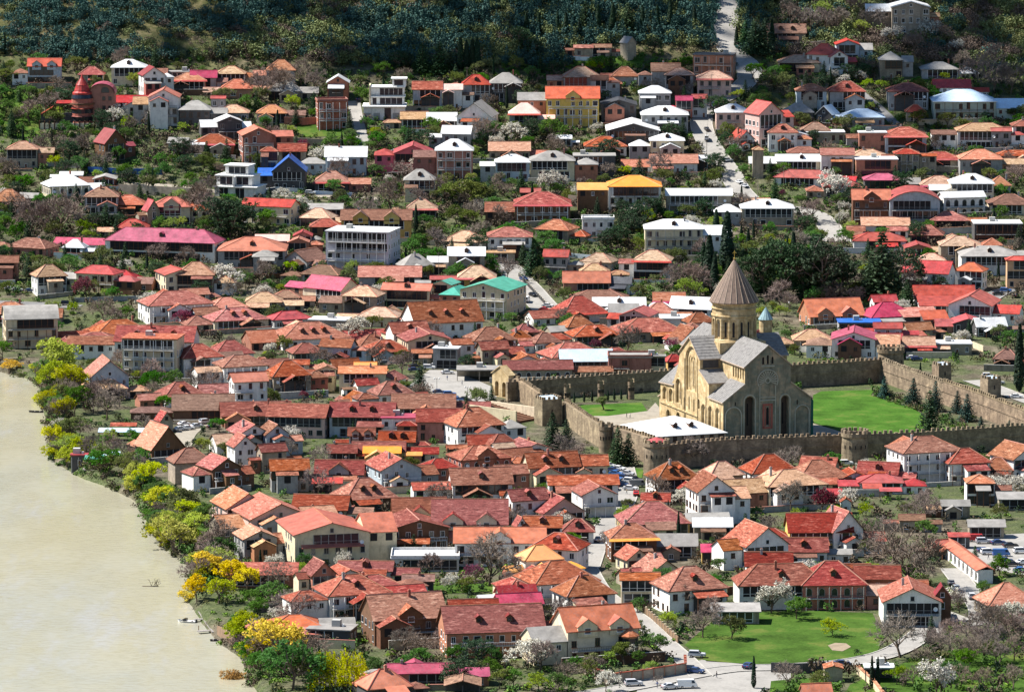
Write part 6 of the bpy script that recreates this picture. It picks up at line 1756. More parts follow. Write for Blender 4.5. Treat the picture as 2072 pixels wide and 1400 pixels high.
# heading: 0 = pointing right, 90 = away from the camera
for c in '''1410 1330 -8 silver suv;1408 1362 -25 navy car;1282 1388 12 silver suv;1390 1392 8 white van;1356 1394 20 silver car;1515 1352 60 navy car;1704 1347 5 navy car
1211 1096 80 silver car;1232 946 -30 silver car;1246 962 -25 blue car;1262 970 -25 navy car;1276 978 -20 white suv;1240 955 -28 navy car;1290 985 10 grey van;1245 992 80 red car;1287 1003 90 red car
1252 952 -28 white car;1270 962 -25 silver car;1284 975 -20 black suv;1246 972 -30 blue car;1258 984 -28 navy car;1275 992 -15 white car;868 748 0 white suv;905 757 8 white car;880 744 5 silver car;838 752 10 navy car;888 797 0 navy car;910 802 5 blue suv;925 812 0 blue car;940 812 -10 black car;950 818 0 black car;840 745 20 black car;780 738 10 grey car
416 858 35 silver suv;398 866 30 silver car;380 870 20 white car;365 872 30 silver car;432 868 20 black car;372 862 40 white car
1078 600 -65 black car;1066 612 80 white van;1102 630 -20 red car;1060 568 -60 navy car;1108 622 -15 white car
1430 265 -80 black car;1430 285 85 white van;1472 328 15 white suv;1496 372 -70 white car;1507 380 -65 silver car;1445 82 20 blue car;1438 78 0 white van
727 205 70 navy car;555 390 10 black suv;628 394 0 white suv;685 396 5 navy car;700 330 10 red car;800 310 0 white car
1990 1100 5 silver suv;2020 1102 12 navy car;2045 1108 8 black car;1992 1118 12 navy car;2026 1126 4 blue van;2000 1122 10 white suv;2066 1120 10 white suv;2034 1140 5 navy suv;2050 1146 5 black car;2070 1142 30 white car;2066 1158 10 blue car;1975 1096 0 red van
1934 1196 95 white suv;1966 1212 90 silver suv;1924 1184 92 grey car;1712 942 10 white suv;1721 936 0 silver car;2035 592 -10 blue suv;2055 602 70 black car;2020 598 10 black car;1710 562 0 white suv;1700 568 10 white car;2056 806 0 white car;2020 778 10 silver car;2000 765 5 white suv
1855 730 0 navy car;1845 728 5 white car;135 618 5 black suv;20 588 10 silver car;35 590 5 white car;60 592 15 navy car;1560 296 5 white suv;1680 1358 0 silver car'''.replace('\n',';').split(';'):
    f=c.split(); car(float(f[0]),float(f[1]),float(f[2]),f[3],f[4])
# people: one skinned body per pose
for n_,c in (('skin',(.55,.36,.26)),('hair',(.05,.035,.03)),('trousers',(.04,.05,.09)),('jacket_white',(.75,.75,.73)),('jacket_black',(.03,.03,.035)),('jacket_blue',(.05,.12,.35)),('jacket_tan',(.45,.33,.2))): plain(n_,c,var=None,dirt=.1)
def person_mesh(walk):
    s=.22 if walk else .04
    V=[(0,0,.95),(0,0,1.2),(0,0,1.42),(0,0,1.52),(0,.01,1.64),(0,.0,1.74),
       (.1,0,.92),(.1,s*.5,.5),(.1,s,.08),(.1,s-.14,.03),(-.1,0,.92),(-.1,-s*.4,.5),(-.1,-s,.08),(-.1,-s-.14,.03),
       (.19,0,1.4),(.24,-s*.4,1.14),(.23,-s*.8-.06,.9),(-.19,0,1.4),(-.24,s*.3,1.14),(-.23,s*.5-.06,.9)]
    E=[(0,1),(1,2),(2,3),(3,4),(4,5),(0,6),(6,7),(7,8),(8,9),(0,10),(10,11),(11,12),(12,13),(2,14),(14,15),(15,16),(2,17),(17,18),(18,19)]
    Rr=[.14,.13,.15,.06,.1,.075,.09,.065,.045,.04,.09,.065,.045,.04,.07,.05,.035,.07,.05,.035]
    me=bpy.data.meshes.new('body'); me.from_pydata(V,E,[]); o=bpy.data.objects.new('tmp',me); COL.objects.link(o)
    sk=o.modifiers.new('s','SKIN'); o.modifiers.new('d','SUBSURF').levels=1
    for i,r in enumerate(Rr): me.skin_vertices[0].data[i].radius=(r,r*.8); me.skin_vertices[0].data[i].use_root=(i==0)
    dg=bpy.context.evaluated_depsgraph_get(); ev=bpy.data.meshes.new_from_object(o.evaluated_get(dg)); bpy.data.objects.remove(o)
    ev.name='body'; return ev
PB=[person_mesh(False),person_mesh(True)]
hm=MB(); hm.lathe([(.0,.13),(.085,.1),(.115,.02),(.11,-.06),(.09,-.08)],8); 
def person(px,py,walk,jacket,deg,label,group=None):
    x,y=G(px,py); key=(walk,jacket)
    me=PB[walk].copy(); me.name='person'
    for m_ in ('trousers',jacket,'skin'): me.materials.append(M[m_])
    for p in me.polygons: z=p.center.z; p.material_index=0 if z<.98 else 2 if z>1.5 or (abs(p.center.x)>.17 and z<1.0) else 1
    e=put('person',me,None,(x,y,T(x,y)+.12),R(deg)); tag(e,label,'person',group)
    put('hair',hm.mesh('hair',['hair']),e,(0,.02,1.68)); return e
gp=[(1709,876,'jacket_white','person in white jacket at the left end of the visitor group behind the round tower'),(1713,877,'jacket_black','second visitor from the left in the group behind the round tower, black jacket'),(1717,876,'jacket_blue','visitor in blue jacket near the left of the group behind the round tower'),(1721,877,'jacket_white','visitor in white in the middle of the group behind the round tower'),(1725,876,'jacket_black','visitor in black right of the middle of the group behind the round tower'),(1729,877,'jacket_tan','visitor in tan jacket in the group behind the round tower'),(1733,876,'jacket_black','rightmost visitor of the group behind the round tower, dark jacket')]
for x,y,j,l in gp: person(x,y,0,j,rng.uniform(0,360),l,'visitors behind the round tower')
person(1759,886,0,'jacket_black',20,'lone person in black standing at the lawn edge right of the round tower')
person(1268,846,1,'jacket_black',80,'person in black walking across the left courtyard')
person(1275,846,1,'jacket_white',80,'person in white walking across the left courtyard')
person(905,770,1,'jacket_blue',40,'person in blue walking on the paved square near the dark fir')
person(935,780,1,'jacket_white',200,'person in white crossing the middle of the paved square')
person(958,796,0,'jacket_tan',90,'person in tan standing near the gateway end of the paved square')
person(1450,1372,1,'jacket_black',70,'person in black walking across the pale road junction')
person(1330,1392,1,'jacket_blue',10,'person in blue beside the parked cars on the bottom road')
person(1268,1000,1,'jacket_tan',100,'person in tan walking up the narrow street to the corner tower')
person(1955,1225,1,'jacket_white',80,'person in white on the lane beside the orange-roofed arcade')
person(2000,1132,1,'jacket_black',120,'person in black walking in the dusty car park')
# boats
def boat(px,py,L,deg,col,label,cover=False,motor=False):
    d=ray(px,py); t=(WATER_Z-HC)/d.z; x,y=d.x*t,d.y*t
    e=empty('motor_boat' if motor else 'rowing_boat',(x,y,WATER_Z-.1),R(deg)); tag(e,label,'boat')
    mb=MB(); st=[(-.5,.78,.5),(-.2,.95,.5),(.15,.9,.55),(.38,.55,.65),(.5,.03,.8)]; b=L*.2
    top=[];bot=[]
    for f,w,h in st: top.append((f*L,w*b,h)); bot.append((f*L*.94,w*b*.6,0))
    for i in range(len(st)-1):
        for s in (-1,1): mb.poly([(bot[i][0],s*bot[i][1],0),(bot[i+1][0],s*bot[i+1][1],0),(top[i+1][0],s*top[i+1][1],top[i+1][2]),(top[i][0],s*top[i][1],top[i][2])],0)
        mb.poly([(bot[i][0],-bot[i][1],.18),(bot[i+1][0],-bot[i+1][1],.18),(bot[i+1][0],bot[i+1][1],.18),(bot[i][0],bot[i][1],.18)],1)
    mb.poly([(top[0][0],-top[0][1],.5),(top[0][0],top[0][1],.5),(bot[0][0],bot[0][1],0),(bot[0][0],-bot[0][1],0)],0)
    mb.build('hull',['paint_'+col,'wall_d' if col!='black' else 'wood'],e)
    mb=MB()
    for f in (-.25,.1): mb.box(f*L-.15,f*L+.15,-b*.85,b*.85,.36,.42)
    mb.build('seat',['wood_grey'],e)
    if motor:
        mb=MB(); mb.prism([(-.02*L,.45),(.3*L,.6),(.12*L,1.15),(-.02*L,1.15)],'y',-b*.62,b*.62); mb.build('windscreen',['glass'],e)
        mb=MB(); mb.box(-.56*L,-.5*L,-.2,.2,.1,1.0); mb.build('outboard_motor',['iron'],e)
boat(378,1258,5.2,165,'white','white motor boat moored beside the wooden jetty',motor=True)
boat(438,1296,3.4,5,'black','small dark boat with pale cover strip below the jetty')
boat(500,1336,3.6,120,'black','black rowing boat at the bank below the green trees')
boat(73,834,5.0,178,'black','long black rowing boat beside the upper willow bank')
def jetty():
    e=empty('jetty',P(412,1250,0)); e.location.z=WATER_Z; tag(e,'pale wooden jetty running along the bank by the white motor boat','jetty')
    def wp(px,py,z): d=ray(px,py); t=(WATER_Z+z-HC)/d.z; return Vector((d.x*t,d.y*t,WATER_Z+z))-e.location
    mb=MB()
    for (a,b_,w) in (((408,1236),(425,1262),2.0),((422,1258),(436,1278),1.8),((400,1276),(424,1274),1.6),((392,1252),(412,1251),1.4)):
        p,q=wp(*a,.7),wp(*b_,.7); d=(q-p); d.z=0; L=d.length; d/=L; n=Vector((-d.y,d.x,0))*w/2
        k=int(L/.5)
        for i in range(k):
            c0=p+d*(L*i/k); c1=p+d*(L*(i+.86)/k)
            mb.poly([c0-n,c1-n,c1+n,c0+n],0); z=Vector((0,0,-.15)); mb.poly([c0+n+z,c1+n+z,c1-n+z,c0-n+z],0); mb.poly([c0-n+z,c1-n+z,c1-n,c0-n],0)
    mb.build('deck',['wood_grey'],e)
    for i,(x,y) in enumerate(((408,1238),(415,1250),(426,1264),(434,1276),(402,1277))):
        p=wp(x,y,0); mb=MB(); mb.tube((p.x,p.y,-2),(p.x,p.y,1.6),.12,.12,6,0,True); mb.build('post',['wood'],e)
jetty()
# driftwood branch in the river
d_=ray(310,1186); t_=(WATER_Z-HC)/d_.z; dw=empty('dead_branch',(d_.x*t_,d_.y*t_,WATER_Z)); tag(dw,'dead leafless branch sticking out of the muddy river','branch')
mb=MB(); r_=random.Random(5); mb.tube((-3,0,.05),(1.5,0,.1),.14,.1,5)
for i in range(9):
    a=Vector((r_.uniform(-.5,1.5),0,.1)); b_=a+Vector((r_.uniform(-1.2,1.2),r_.uniform(-.5,.5),r_.uniform(.8,2.1))); mb.tube(a,b_,.08,.04,4)
    for k in range(3): c=a.lerp(b_,r_.uniform(.4,.9)); mb.tube(c,c+Vector((r_.uniform(-.7,.7),r_.uniform(-.4,.4),r_.uniform(.2,.8))),.04,.015,3)
mb.build('branch',['bark'],dw)
# riverside landing stage with canopies
def canopy(px0,px1,py,h,depth,mat,name,label,cat):
    a=P(px0,py,h); b_=P(px1,py,h); w=b_.x-a.x; e=empty(name,((a.x+b_.x)/2,a.y+depth/2,T((a.x+b_.x)/2,a.y))); tag(e,label,cat)
    mb=MB(); mb.slab([[(-w/2,-depth/2,h),(w/2,-depth/2,h),(w/2,depth/2,h+.6),(-w/2,depth/2,h+.6)]],.12); mb.build('roof',[mat],e)
    for x in (-w/2+.2,w/2-.2):
        for y in (-depth/2+.2,depth/2-.2): mb=MB(); mb.box(x-.07,x+.07,y-.07,y+.07,-4,h-.1); mb.build('post',['wood'],e)
    mb=MB(); mb.box(-w/2-.5,w/2+.5,-depth/2-1,depth/2,-.3,-.02); mb.build('deck',['wood_grey'],e)
canopy(170,208,931,3.2,5,'roof_e','boat_canopy','dark green canopy over the riverside landing deck','canopy')
canopy(200,242,921,3.2,4,'roof_L','boat_canopy','pale blue canopy behind the green landing canopy','canopy')
canopy(198,300,874,3.0,5,'roof_L','boat_canopy','long pale blue metal canopy left of the riverside barn','canopy')
canopy(222,276,862,3.4,4,'roof_t','boat_canopy','red tiled open shed roof behind the long blue canopy','canopy')
canopy(1780,1826,994,2.6,4,'roof_r','garden_canopy','red sloping garden awning in front of the tall white house','canopy')
# street lamps and poles
def lamp(px,py,label,double=False):
    p=P(px,py); e=empty('street_lamp',p); tag(e,label,'street lamp','street lamps'); mb=MB(); mb.tube((0,0,0),(0,0,5.2),.09,.06,6); 
    for s in ((-1,1) if double else (1,)): mb.tube((0,0,5.0),(s*.8,0,5.3),.05,.04,4)
    mb.build('pole',['iron'],e)
    for s in ((-1,1) if double else (1,)): mb=MB(); mb.lathe([(.05,4.85),(.2,5.0),(.24,5.3),(.1,5.5),(0,5.6)],6,0,(s*.8,0)); mb.build('lamp_head',['trim_white'],e)
lamp(884,796,'black twin-headed lamp post beside the dark fir on the square',True); lamp(946,814,'black twin-headed lamp post near the stairs of the square',True)
lamp(1592,640,'pale street lamp beside the bare purple tree right of the dome'); lamp(1853,642,'street lamp in front of the long red-roofed hall'); lamp(1813,425,'street lamp in front of the red barrel-roofed house')
plain('pole_wood',(.22,.19,.16),var=None)
for i,(px,py,hp,l) in enumerate(((1533,420,70,'utility pole below the old stone watchtower'),(1698,462,50,'utility pole at the bend of the main road'),(1586,378,44,'utility pole left of the red hip roof by the main road'),(1430,320,60,'utility pole at the left edge of the main road'),(1440,200,50,'utility pole beside the dark modern block'),(1489,150,50,'utility pole at the upper road bend'),(1253,1392,40,'thin lamp pole in front of the wall at the bottom road'),(848,860,30,'thin pole on the old town roofs by the square'),(1500,300,44,'utility pole right of the main road'),(612,320,50,'utility pole left of the blue house'),(945,180,44,'utility pole behind the grey gable house'),(888,560,50,'utility pole beside the small green-roofed house'))):
    p=P(px,py); h=hp/S(p); e=empty('utility_pole',p); tag(e,l,'pole','utility poles'); mb=MB(); mb.tube((0,0,-.3),(0,0,h),.13,.09,6,0,True); mb.build('pole',['pole_wood'],e); mb=MB(); mb.box(-.9,.9,-.06,.06,h-.6,h-.45); mb.build('crossarm',['pole_wood'],e)
# garden walls and fences
def fence(pxs,h,mat,name,label,cat='fence',pillars=None,cap=None,th=.3):
    pts=[Vector(P(*p)) for p in pxs]; o=pts[0].copy(); e=empty(name,o); tag(e,label,cat)
    mb=MB(); pm=MB(); cm=MB()
    for a,b_ in zip(pts,pts[1:]):
        L=(b_-a).length; n=max(1,int(L/3)); d=(b_-a); d.z=0; d.normalize(); nr=Vector((-d.y,d.x,0))*th/2
        for i in range(n):
            p=a.lerp(b_,i/n); q=a.lerp(b_,(i+1)/n); zp=T(p.x,p.y)-o.z; zq=T(q.x,q.y)-o.z; p=p-o;q=q-o
            base=[p-nr,q-nr,q+nr,p+nr]; z0=(zp-1.5,zq-1.5,zq-1.5,zp-1.5); z1=(zp+h,zq+h,zq+h,zp+h)
            def pr_(m,ex,za,zb):
                k=len(m.v); m.v+=[(v.x+ex*(v-(p+q)/2).x,v.y+ex*(v-(p+q)/2).y,z) for v,z in zip(base,za)]+[(v.x+ex*(v-(p+q)/2).x,v.y+ex*(v-(p+q)/2).y,z) for v,z in zip(base,zb)]
                for f in ((0,3,2,1),(4,5,6,7),(0,1,5,4),(1,2,6,5),(2,3,7,6),(3,0,4,7)): m.f.append(tuple(k+j for j in f)); m.m.append(0)
            pr_(mb,0,z0,z1)
            if cap: 
                k=len(cm.v); w=Vector((-d.y,d.x,0))*(th/2+.18); bs=[p-w,q-w,q+w,p+w]
                cm.v+=[(v.x,v.y,z+.003) for v,z in zip(bs,z1)]+[(v.x,v.y,z+.16) for v,z in zip(bs,z1)]
                for f in ((0,3,2,1),(4,5,6,7),(0,1,5,4),(1,2,6,5),(2,3,7,6),(3,0,4,7)): cm.f.append(tuple(k+j for j in f)); cm.m.append(0)
            if pillars: pm=MB(); pm.box(p.x-.25,p.x+.25,p.y-.25,p.y+.25,zp-1.5,zp+h+.35); pm.build('pillar',[pillars],e)
    mb.build('panel',[mat],e)
    if cap: cm.build('coping',[cap],e)
fence([(1182,1362),(1232,1384),(1300,1376),(1387,1362),(1386,1345)],2.6,'wall_s','garden_wall','stone garden wall with red tile coping in front of the bay-turret house','wall','wall_t','roof_t',.4)
fence([(1302,1238),(1335,1268),(1372,1302)],1.8,'wood','garden_fence','brown panel fence with pale pillars along the street to the junction','fence','wall_c')
fence([(178,350),(250,354),(330,354)],2.6,'roof_u','site_fence','long bright blue sheet fence on the left terrace','fence')
fence([(0,330),(90,336),(178,342)],2.2,'wall_g','retaining_wall','grey retaining wall left of the blue fence','wall')
fence([(240,392),(350,398),(430,404)],4.0,'wall_s','retaining_wall','high stone retaining wall below the terrace lane','wall')
fence([(1560,1360),(1625,1362),(1668,1358)],2.6,'wall_d','garden_wall','dark wall above the small grass plot at the bottom','wall')
fence([(1735,1362),(1765,1388),(1790,1420)],2.0,'wall_c','garden_wall','cream wall with orange coping beside the cypress pair','wall',None,'roof_o',.5)
fence([(440,1282),(470,1300),(490,1320)],2.2,'wood','bank_fence','brown plank fence along the river bank below the jetty','fence')
fence([(575,252),(612,254),(640,252)],3.2,'wall_t','garden_wall','red wall left of the red brick block','wall')
fence([(590,292),(650,296),(712,296)],3.0,'wall_s','retaining_wall','stone retaining wall under the green terraces','wall')
fence([(500,396),(560,386),(620,390)],1.6,'wall_w','garden_wall','white roadside wall below the black blue-gabled house','wall')
fence([(636,394),(690,396),(716,398)],1.6,'roof_L','garden_fence','pale blue fence below the red-skirted pavilion','fence')
fence([(1050,560),(1080,592),(1108,622)],1.2,'iron','street_railing','dark railing with pale pillars along the sloping street','fence','wall_c')
fence([(150,612),(290,608),(420,600)],1.8,'wall_g','garden_wall','grey roadside wall behind the bare trees at left','wall')
fence([(1150,415),(1190,420),(1230,418)],4.2,'wall_s','retaining_wall','stone terrace wall left of the orange-roofed villa','wall')
fence([(520,1240),(570,1232),(616,1225)],1.8,'wall_d','garden_wall','dark garden wall above the river trees','wall')
fence([(1150,520),(1190,524),(1240,528)],1.6,'wall_l','garden_wall','pale blue wall below the dark pine row','wall')
fence([(1910,690),(1960,700),(1990,712)],2.2,'wall_c','garden_wall','cream wall outside the right fortress wall','wall')
# wire fence posts along the meadow
# grand stair beside the gateway
def stairs():
    a=P(985,842); e=empty('stone_stairs',a,R(-42)); tag(e,'broad dark stone stairs descending from the gateway by the square','stairs'); FOOT.append((a.x+8,a.y,13,7,R(-42)))
    mb=MB()
    for i in range(14): mb.box(i*1.5-3,i*1.5-1.5,-5,5,-2,3.6-i*.22)
    mb.build('step',['wall_k' if 'wall_k' in M else 'trim_brown'],e)
    for s in (-5.6,5.0): mb=MB(); mb.box(-3,18,s,s+.6,-2,4.2); mb.build('side_wall',['wall_c'],e)
stairs()
# long arcade wall with orange roof at the right
def arcade():
    q0=P(1996,1180,0); q1=P(1920,1122,0); dv=q1-q0; L=dv.length; rz=math.atan2(dv.y,dv.x)
    e=empty('arcade_building',q0,rz); tag(e,'long narrow white arcade with orange roof beside the lane at right','building'); FOOT.append(((q0.x+q1.x)/2,(q0.y+q1.y)/2,L/2,3,rz))
    mb=MB(); H=3.8; n=9; holes=[]
    for i in range(n): c=L*(i+.5)/n; holes.append((arch_pts(c,.2,3.0,L/n*.62,6),.6))
    niche_wall(mb,[(0,-3),(L,-3),(L,H),(0,H)],holes,lambda a_,h,d:(a_,2.4-d,h),0,0,1); mb.poly([(0,-1.8,-3),(0,2.4,-3),(0,2.4,H),(0,-1.8,H)]); mb.poly([(0,-1.8,-3),(L,-1.8,-3),(L,-1.8,H),(0,-1.8,H)])
    mb.build('wall',['wall_w','wall_g'],e)
    mb=MB(); mb.slab([[(-.3,2.9,H-.05),(L+.3,2.9,H-.05),(L+.3,0,H+1.0),(-.3,0,H+1.0)],[(L+.3,-2.3,H-.05),(-.3,-2.3,H-.05),(-.3,0,H+1.0),(L+.3,0,H+1.0)]],.2); mb.build('roof',['roof_O'],e)
arcade()

def cable(pa,pb,ha,hb,label):
    a=P(*pa); b=P(*pb); a.z+=ha/S(a); b.z+=hb/S(b); e=empty('power_cable',a); tag(e,label,'cable','overhead cables'); mb=MB(); n=14
    f=lambda t:(b-a)*t+Vector((0,0,-4*t*(1-t)*(b-a).length*.035))
    for i in range(n): mb.tube(f(i/n),f((i+1)/n),.055,.055,4)
    mb.build('wire',['iron'],e)
cable((1586,378),(1698,462),42,48,'sagging overhead cable between the two poles by the main road bend')
cable((1533,420),(1586,378),66,42,'overhead cable left of the main road bend above the cypresses')
cable((1430,320),(1440,200),56,46,'overhead cable along the left side of the main road')
cable((1500,300),(1489,150),42,48,'overhead cable along the right side of the upper road')
# ---------------------------------------------------------------- labels
LAND=[('the cathedral',1490,760),('the front left corner tower',1328,915),('the middle front tower',1728,905),('the bright lawn',1780,840),('the white paved square',910,785),
('the long magenta-roofed building',330,490),('the white hotel',735,500),('the orange-roofed villa',1283,395),('the turreted red mansion',180,210),('the grey barrel-roofed riverside building',60,655),
('the big yellow house',1158,215),('the tall pale pink house',1545,240),('the light blue hip roof',1950,210),('the twin-gabled yellow villa',760,445),('the big gabled guesthouse',650,1080),
('the bay-turret house',1204,1280),('the white chalet',1840,1215),('the arcaded brick mansion',1682,1170),('the white modern villa',778,190),('the stepped white house',476,370),('the red barrel-roofed house',1848,410),
('the green meadow',1600,1290),('the car park',2015,1115),('the long white gallery house',1413,405),('the barn-like white house',895,640),('the teal-roofed house',998,580),
('the square red brick block',671,228),('the blue site fence',255,345),('the old stone watchtower',1533,320),('the river jetty',415,1260),('the riverside barn',322,880),
('the white annex on the fortress wall',1365,865),('the long red-roofed hall',1908,600),('the grey slate hip roof',2000,508),('the bright pink house',836,310),('the black blue-gabled house',586,335),
('the salmon two-gabled building',1682,622),('the long brick guesthouse',994,1250),('the big dark-tiled hall',906,1030),('the weeping willow',697,1350),('the tall plain white house',500,775),
('the dark modern block',1445,130),('the small stone chapel',1271,95),('the hilltop gabled house',1840,15),('the tall white three-storey house',1868,930),('the wide orange roof',1010,1080),
('the apricot roof right of it',0,-9999),('the white-roofed red brick house',920,300),('the cream arched house',133,370),('the twin-gabled riverside house',215,745),('the orchard',1970,1330),
('the gallery house stairs',0,-9999),('the long pink-walled house',606,830),('the white arcaded house',1945,395)]
LAND=[l for l in LAND if l[2]>-999]
RC={'t':'old red tile','T':'dark red tile','o':'orange tile','b':'tan tile','k':'brown tile','O':'orange metal','Q':'pale orange','r':'red metal','m':'magenta metal','M':'maroon metal','g':'grey sheet','w':'white metal','L':'pale blue metal','e':'green metal','u':'blue metal','d':'dark','p':'pinkish metal'}
TY={'H':'hip roof','P':'pyramid roof','G':'gable roof','F':'front-gable roof','T':'flat roof','S':'lean-to roof','A':'barrel roof','B':'barrel roof'}
WC={'w':'white','c':'cream','y':'yellow','p':'pink','f':'crimson','g':'grey','l':'pale blue','n':'pale green','o':'peach','d':'dark','t':'terracotta','r':'red brick','s':'stone','b':'brown','v':'lilac'}
def where(px,skip=None):
    best=None
    for n,x,y in LAND:
        if n==skip: continue
        d=math.hypot(px[0]-x,(px[1]-y)*1.5)
        if best is None or d<best[0]: best=(d,n,px[0]-x,(px[1]-y)*1.5)
    d,n,dx,dy=best
    if d<16: return 'at '+n,d,n
    ang=math.degrees(math.atan2(-dy,dx))%360
    rel=['right of','behind and right of','behind','behind and left of','left of','in front and left of','in front of','in front and right of'][int((ang+22.5)%360//45)]
    return rel+' '+n,d,n
USED=set()
ORD=['','second ','third ','fourth ','fifth ','sixth ','seventh ','eighth ','ninth ','tenth ','eleventh ','twelfth ']
def assign(items):
    """items: (dist, descriptors list from plain to specific, where). Unique labels; the nearest of several keeps the plain form"""
    items.sort(key=lambda t:t[0])
    for d,desc,wh,setter in items:
        done=False
        for ds in desc:
            l=f'{ds} {wh}'
            if l not in USED and len(l.split())<=16: USED.add(l); setter(l); done=True; break
        if done: continue
        for k in range(1,12):
            l=f'{ORD[k]}nearest {desc[0]} {wh}'
            if l not in USED: USED.add(l); setter(' '.join(l.split()[:16])); break
items=[]
for h in HOUSES:
    root=h['root']; nm=h['name']; cat={'shed':'shed','shelter':'shelter','pavilion':'pavilion','carport':'carport','hotel':'hotel','stone_tower':'tower','boathouse':'boathouse','long_white_building':'building'}.get(nm,'house')
    root['category']=cat; root['group']='houses and sheds of the town' if cat in('house','shed') else 'other town buildings'
    if h['lab']: root['label']=h['lab']; USED.add(h['lab']); continue
    n={'flat_roof_house':'house','tile_roof_house':'house','metal_roof_house':'house'}.get(nm,cat)
    st=min(4,int(h['st']+.3)); base=f"{WC[h['wc']]} {n} with {RC[h['rc']]} {TY[h['typ']]}"
    size='small ' if h['E']<11 else 'large ' if h['E']>20 else ''
    var=[base, size+base if size else base, f"{['','one-storey','two-storey','three-storey','four-storey'][st]} {base}"]
    if 'D' in h['O']:
        var.insert(0,f"{WC[h['wc']]} {n} with dormered {RC[h['rc']]} {TY[h['typ']]}")
    if 'k' in h['O']: var.insert(0,f"{WC[h['wc']]} {n} with coloured awning under {RC[h['rc']]} {TY[h['typ']]}")
    w,d,ln=where(h['px']); items.append((d,var,w,lambda l,o=root:o.__setitem__('label',l)))
for t in PLANTS:
    root=t['root']; root['category']='bush' if t['kind'] in('bush','orange') else 'tree'; root['group']={'bare':'bare trees','blossom':'blossoming trees'}.get(t['kind'],WORDS[t['kind']].split(' with')[0]+('es' if t['kind']=='bush' else 's'))
    b=WORDS[t['kind']]; sz='tall' if t['h']>11 else 'small' if t['h']<5 else 'medium-sized'
    w,d,ln=where(t['px']); items.append((d,[b,sz+' '+b],w,lambda l,o=root:o.__setitem__('label',l)))
for c in CARS:
    root=c['root']; root['category']='van' if c['kind']=='van' else 'car'; root['group']='parked cars and vans'
    b=f"{c['col']} {'estate car' if c['kind']=='suv' else c['kind']} parked"
    w,d,ln=where(c['px']); items.append((d,[b],w,lambda l,o=root:o.__setitem__('label',l)))
for g_ in GW:
    root=g_['root']; root['category']='wall'; root['group']='garden walls'
    b={'wall_s':'rough stone','wall_g':'grey','wall_c':'cream','concrete':'concrete','wall_w':'white','wall_b':'dark brown'}[g_['m']]+' garden wall'
    w,d,ln=where(g_['px']); items.append((d,[b],w,lambda l,o=root:o.__setitem__('label',l)))
assign(items)
# ---------------------------------------------------------------- a broken cloud high over the upper slope, out of the frame
EL,AZ=R(52),R(-78)          # sun from the left, slightly beyond; azimuth measured from +Y towards +X
sd=Vector((math.sin(AZ)*math.cos(EL),math.cos(AZ)*math.cos(EL),math.sin(EL)))
plain('cloud_white',(.8,.8,.8),var=None,dirt=.02)
cr_=random.Random(3); V_=[];F_=[]
import bmesh as _bm
_b=_bm.new(); _bm.ops.create_icosphere(_b,subdivisions=1,radius=1); IV=[v.co.copy() for v in _b.verts]; IF=[[v.index for v in f.verts] for f in _b.faces]; _b.free()
def blob(px,py,r):
    p=P(px,py); c=p+sd*((720+cr_.uniform(-25,25))/sd.z); k=len(V_)
    q=[cr_.uniform(.75,1.2) for _ in IV]
    V_.extend([(c.x+v.x*r*s_,c.y+v.y*r*s_,c.z+v.z*r*.6*s_) for v,s_ in zip(IV,q)]); F_.extend([tuple(k+i for i in f) for f in IF])
nb=0
for _ in range(2600):
    px=cr_.uniform(250,2150); py=cr_.uniform(-110,275)
    if py<118: dns=.05 if px>330 else .0
    else: dns=.0
    if px>1060 and 118<=py<235: dns=.22
    if px>1500 and 118<=py<262: dns=.26
    if 640<px<=1060 and 100<py<150: dns=.3
    if cr_.random()<dns: blob(px,py,cr_.uniform(4.5,11)); nb+=1
me=bpy.data.meshes.new('cloud'); me.from_pydata(V_,[],F_); me.materials.append(M['cloud_white']); tag(put('cloud',me),'broken white cloud drifting high above the hillside','cloud',kind='structure')
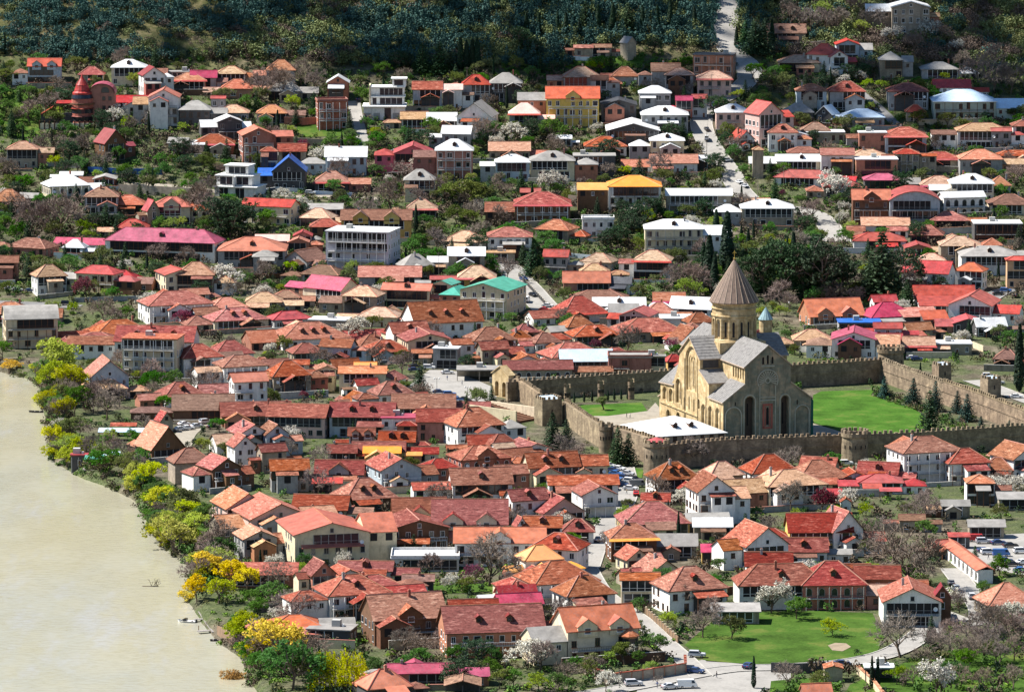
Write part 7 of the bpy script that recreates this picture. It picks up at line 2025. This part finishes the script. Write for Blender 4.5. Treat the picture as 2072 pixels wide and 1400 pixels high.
# ---------------------------------------------------------------- air
if HAZE>0:
    mb=MB(); mb.box(-1040,1040,-340,3040,-12,560); hz=mb.mesh('haze',[])
    hm_=bpy.data.materials.new('haze_air'); hm_.use_nodes=True; hn=hm_.node_tree; hn.nodes.clear(); ho=hn.nodes.new('ShaderNodeOutputMaterial'); hp=hn.nodes.new('ShaderNodeVolumePrincipled')
    hp.inputs['Color'].default_value=(.30,.52,1,1); hp.inputs['Density'].default_value=HAZE; hp.inputs['Anisotropy'].default_value=.2; hn.links.new(hp.outputs[0],ho.inputs['Volume'])
    hz.materials.append(hm_); tag(put('haze',hz),'thin bluish air over the whole valley','haze',kind='stuff')
# ---------------------------------------------------------------- light
w=bpy.data.worlds.new("World"); sc.world=w; w.use_nodes=True; nt=w.node_tree; nt.nodes.clear()
sky=nt.nodes.new('ShaderNodeTexSky'); sky.sky_type='NISHITA'; sky.sun_disc=False; sky.sun_elevation=EL; sky.sun_rotation=AZ; sky.altitude=500; sky.air_density=1.4; sky.dust_density=.15; sky.ozone_density=6
bg=nt.nodes.new('ShaderNodeBackground'); bg.inputs['Strength'].default_value=SKY_STRENGTH; out=nt.nodes.new('ShaderNodeOutputWorld')
nt.links.new(sky.outputs[0],bg.inputs[0]); nt.links.new(bg.outputs[0],out.inputs[0])
ld=bpy.data.lights.new('sun','SUN'); ld.energy=SUN_STRENGTH; ld.angle=R(.5); ld.color=(1,.955,.89); so=bpy.data.objects.new('sun',ld); COL.objects.link(so)
so.rotation_euler=sd.to_track_quat('Z','Y').to_euler(); so.location=(-300,1600,500)
vs=sc.view_settings; sc.display_settings.display_device='sRGB'; vs.view_transform='Standard'; vs.look='None'; vs.gamma=1; vs.exposure=EXPOSURE
sc.cycles.max_bounces=5; sc.cycles.diffuse_bounces=1; sc.cycles.glossy_bounces=2; sc.cycles.transmission_bounces=2; sc.cycles.transparent_max_bounces=4
try: sc.cycles.use_denoising=True; sc.cycles.denoiser='OPENIMAGEDENOISE'
except Exception: pass
for o in COL.objects:
    if o.parent is None and 'category' in o.keys() and 'kind' not in o.keys(): o['kind']='thing'
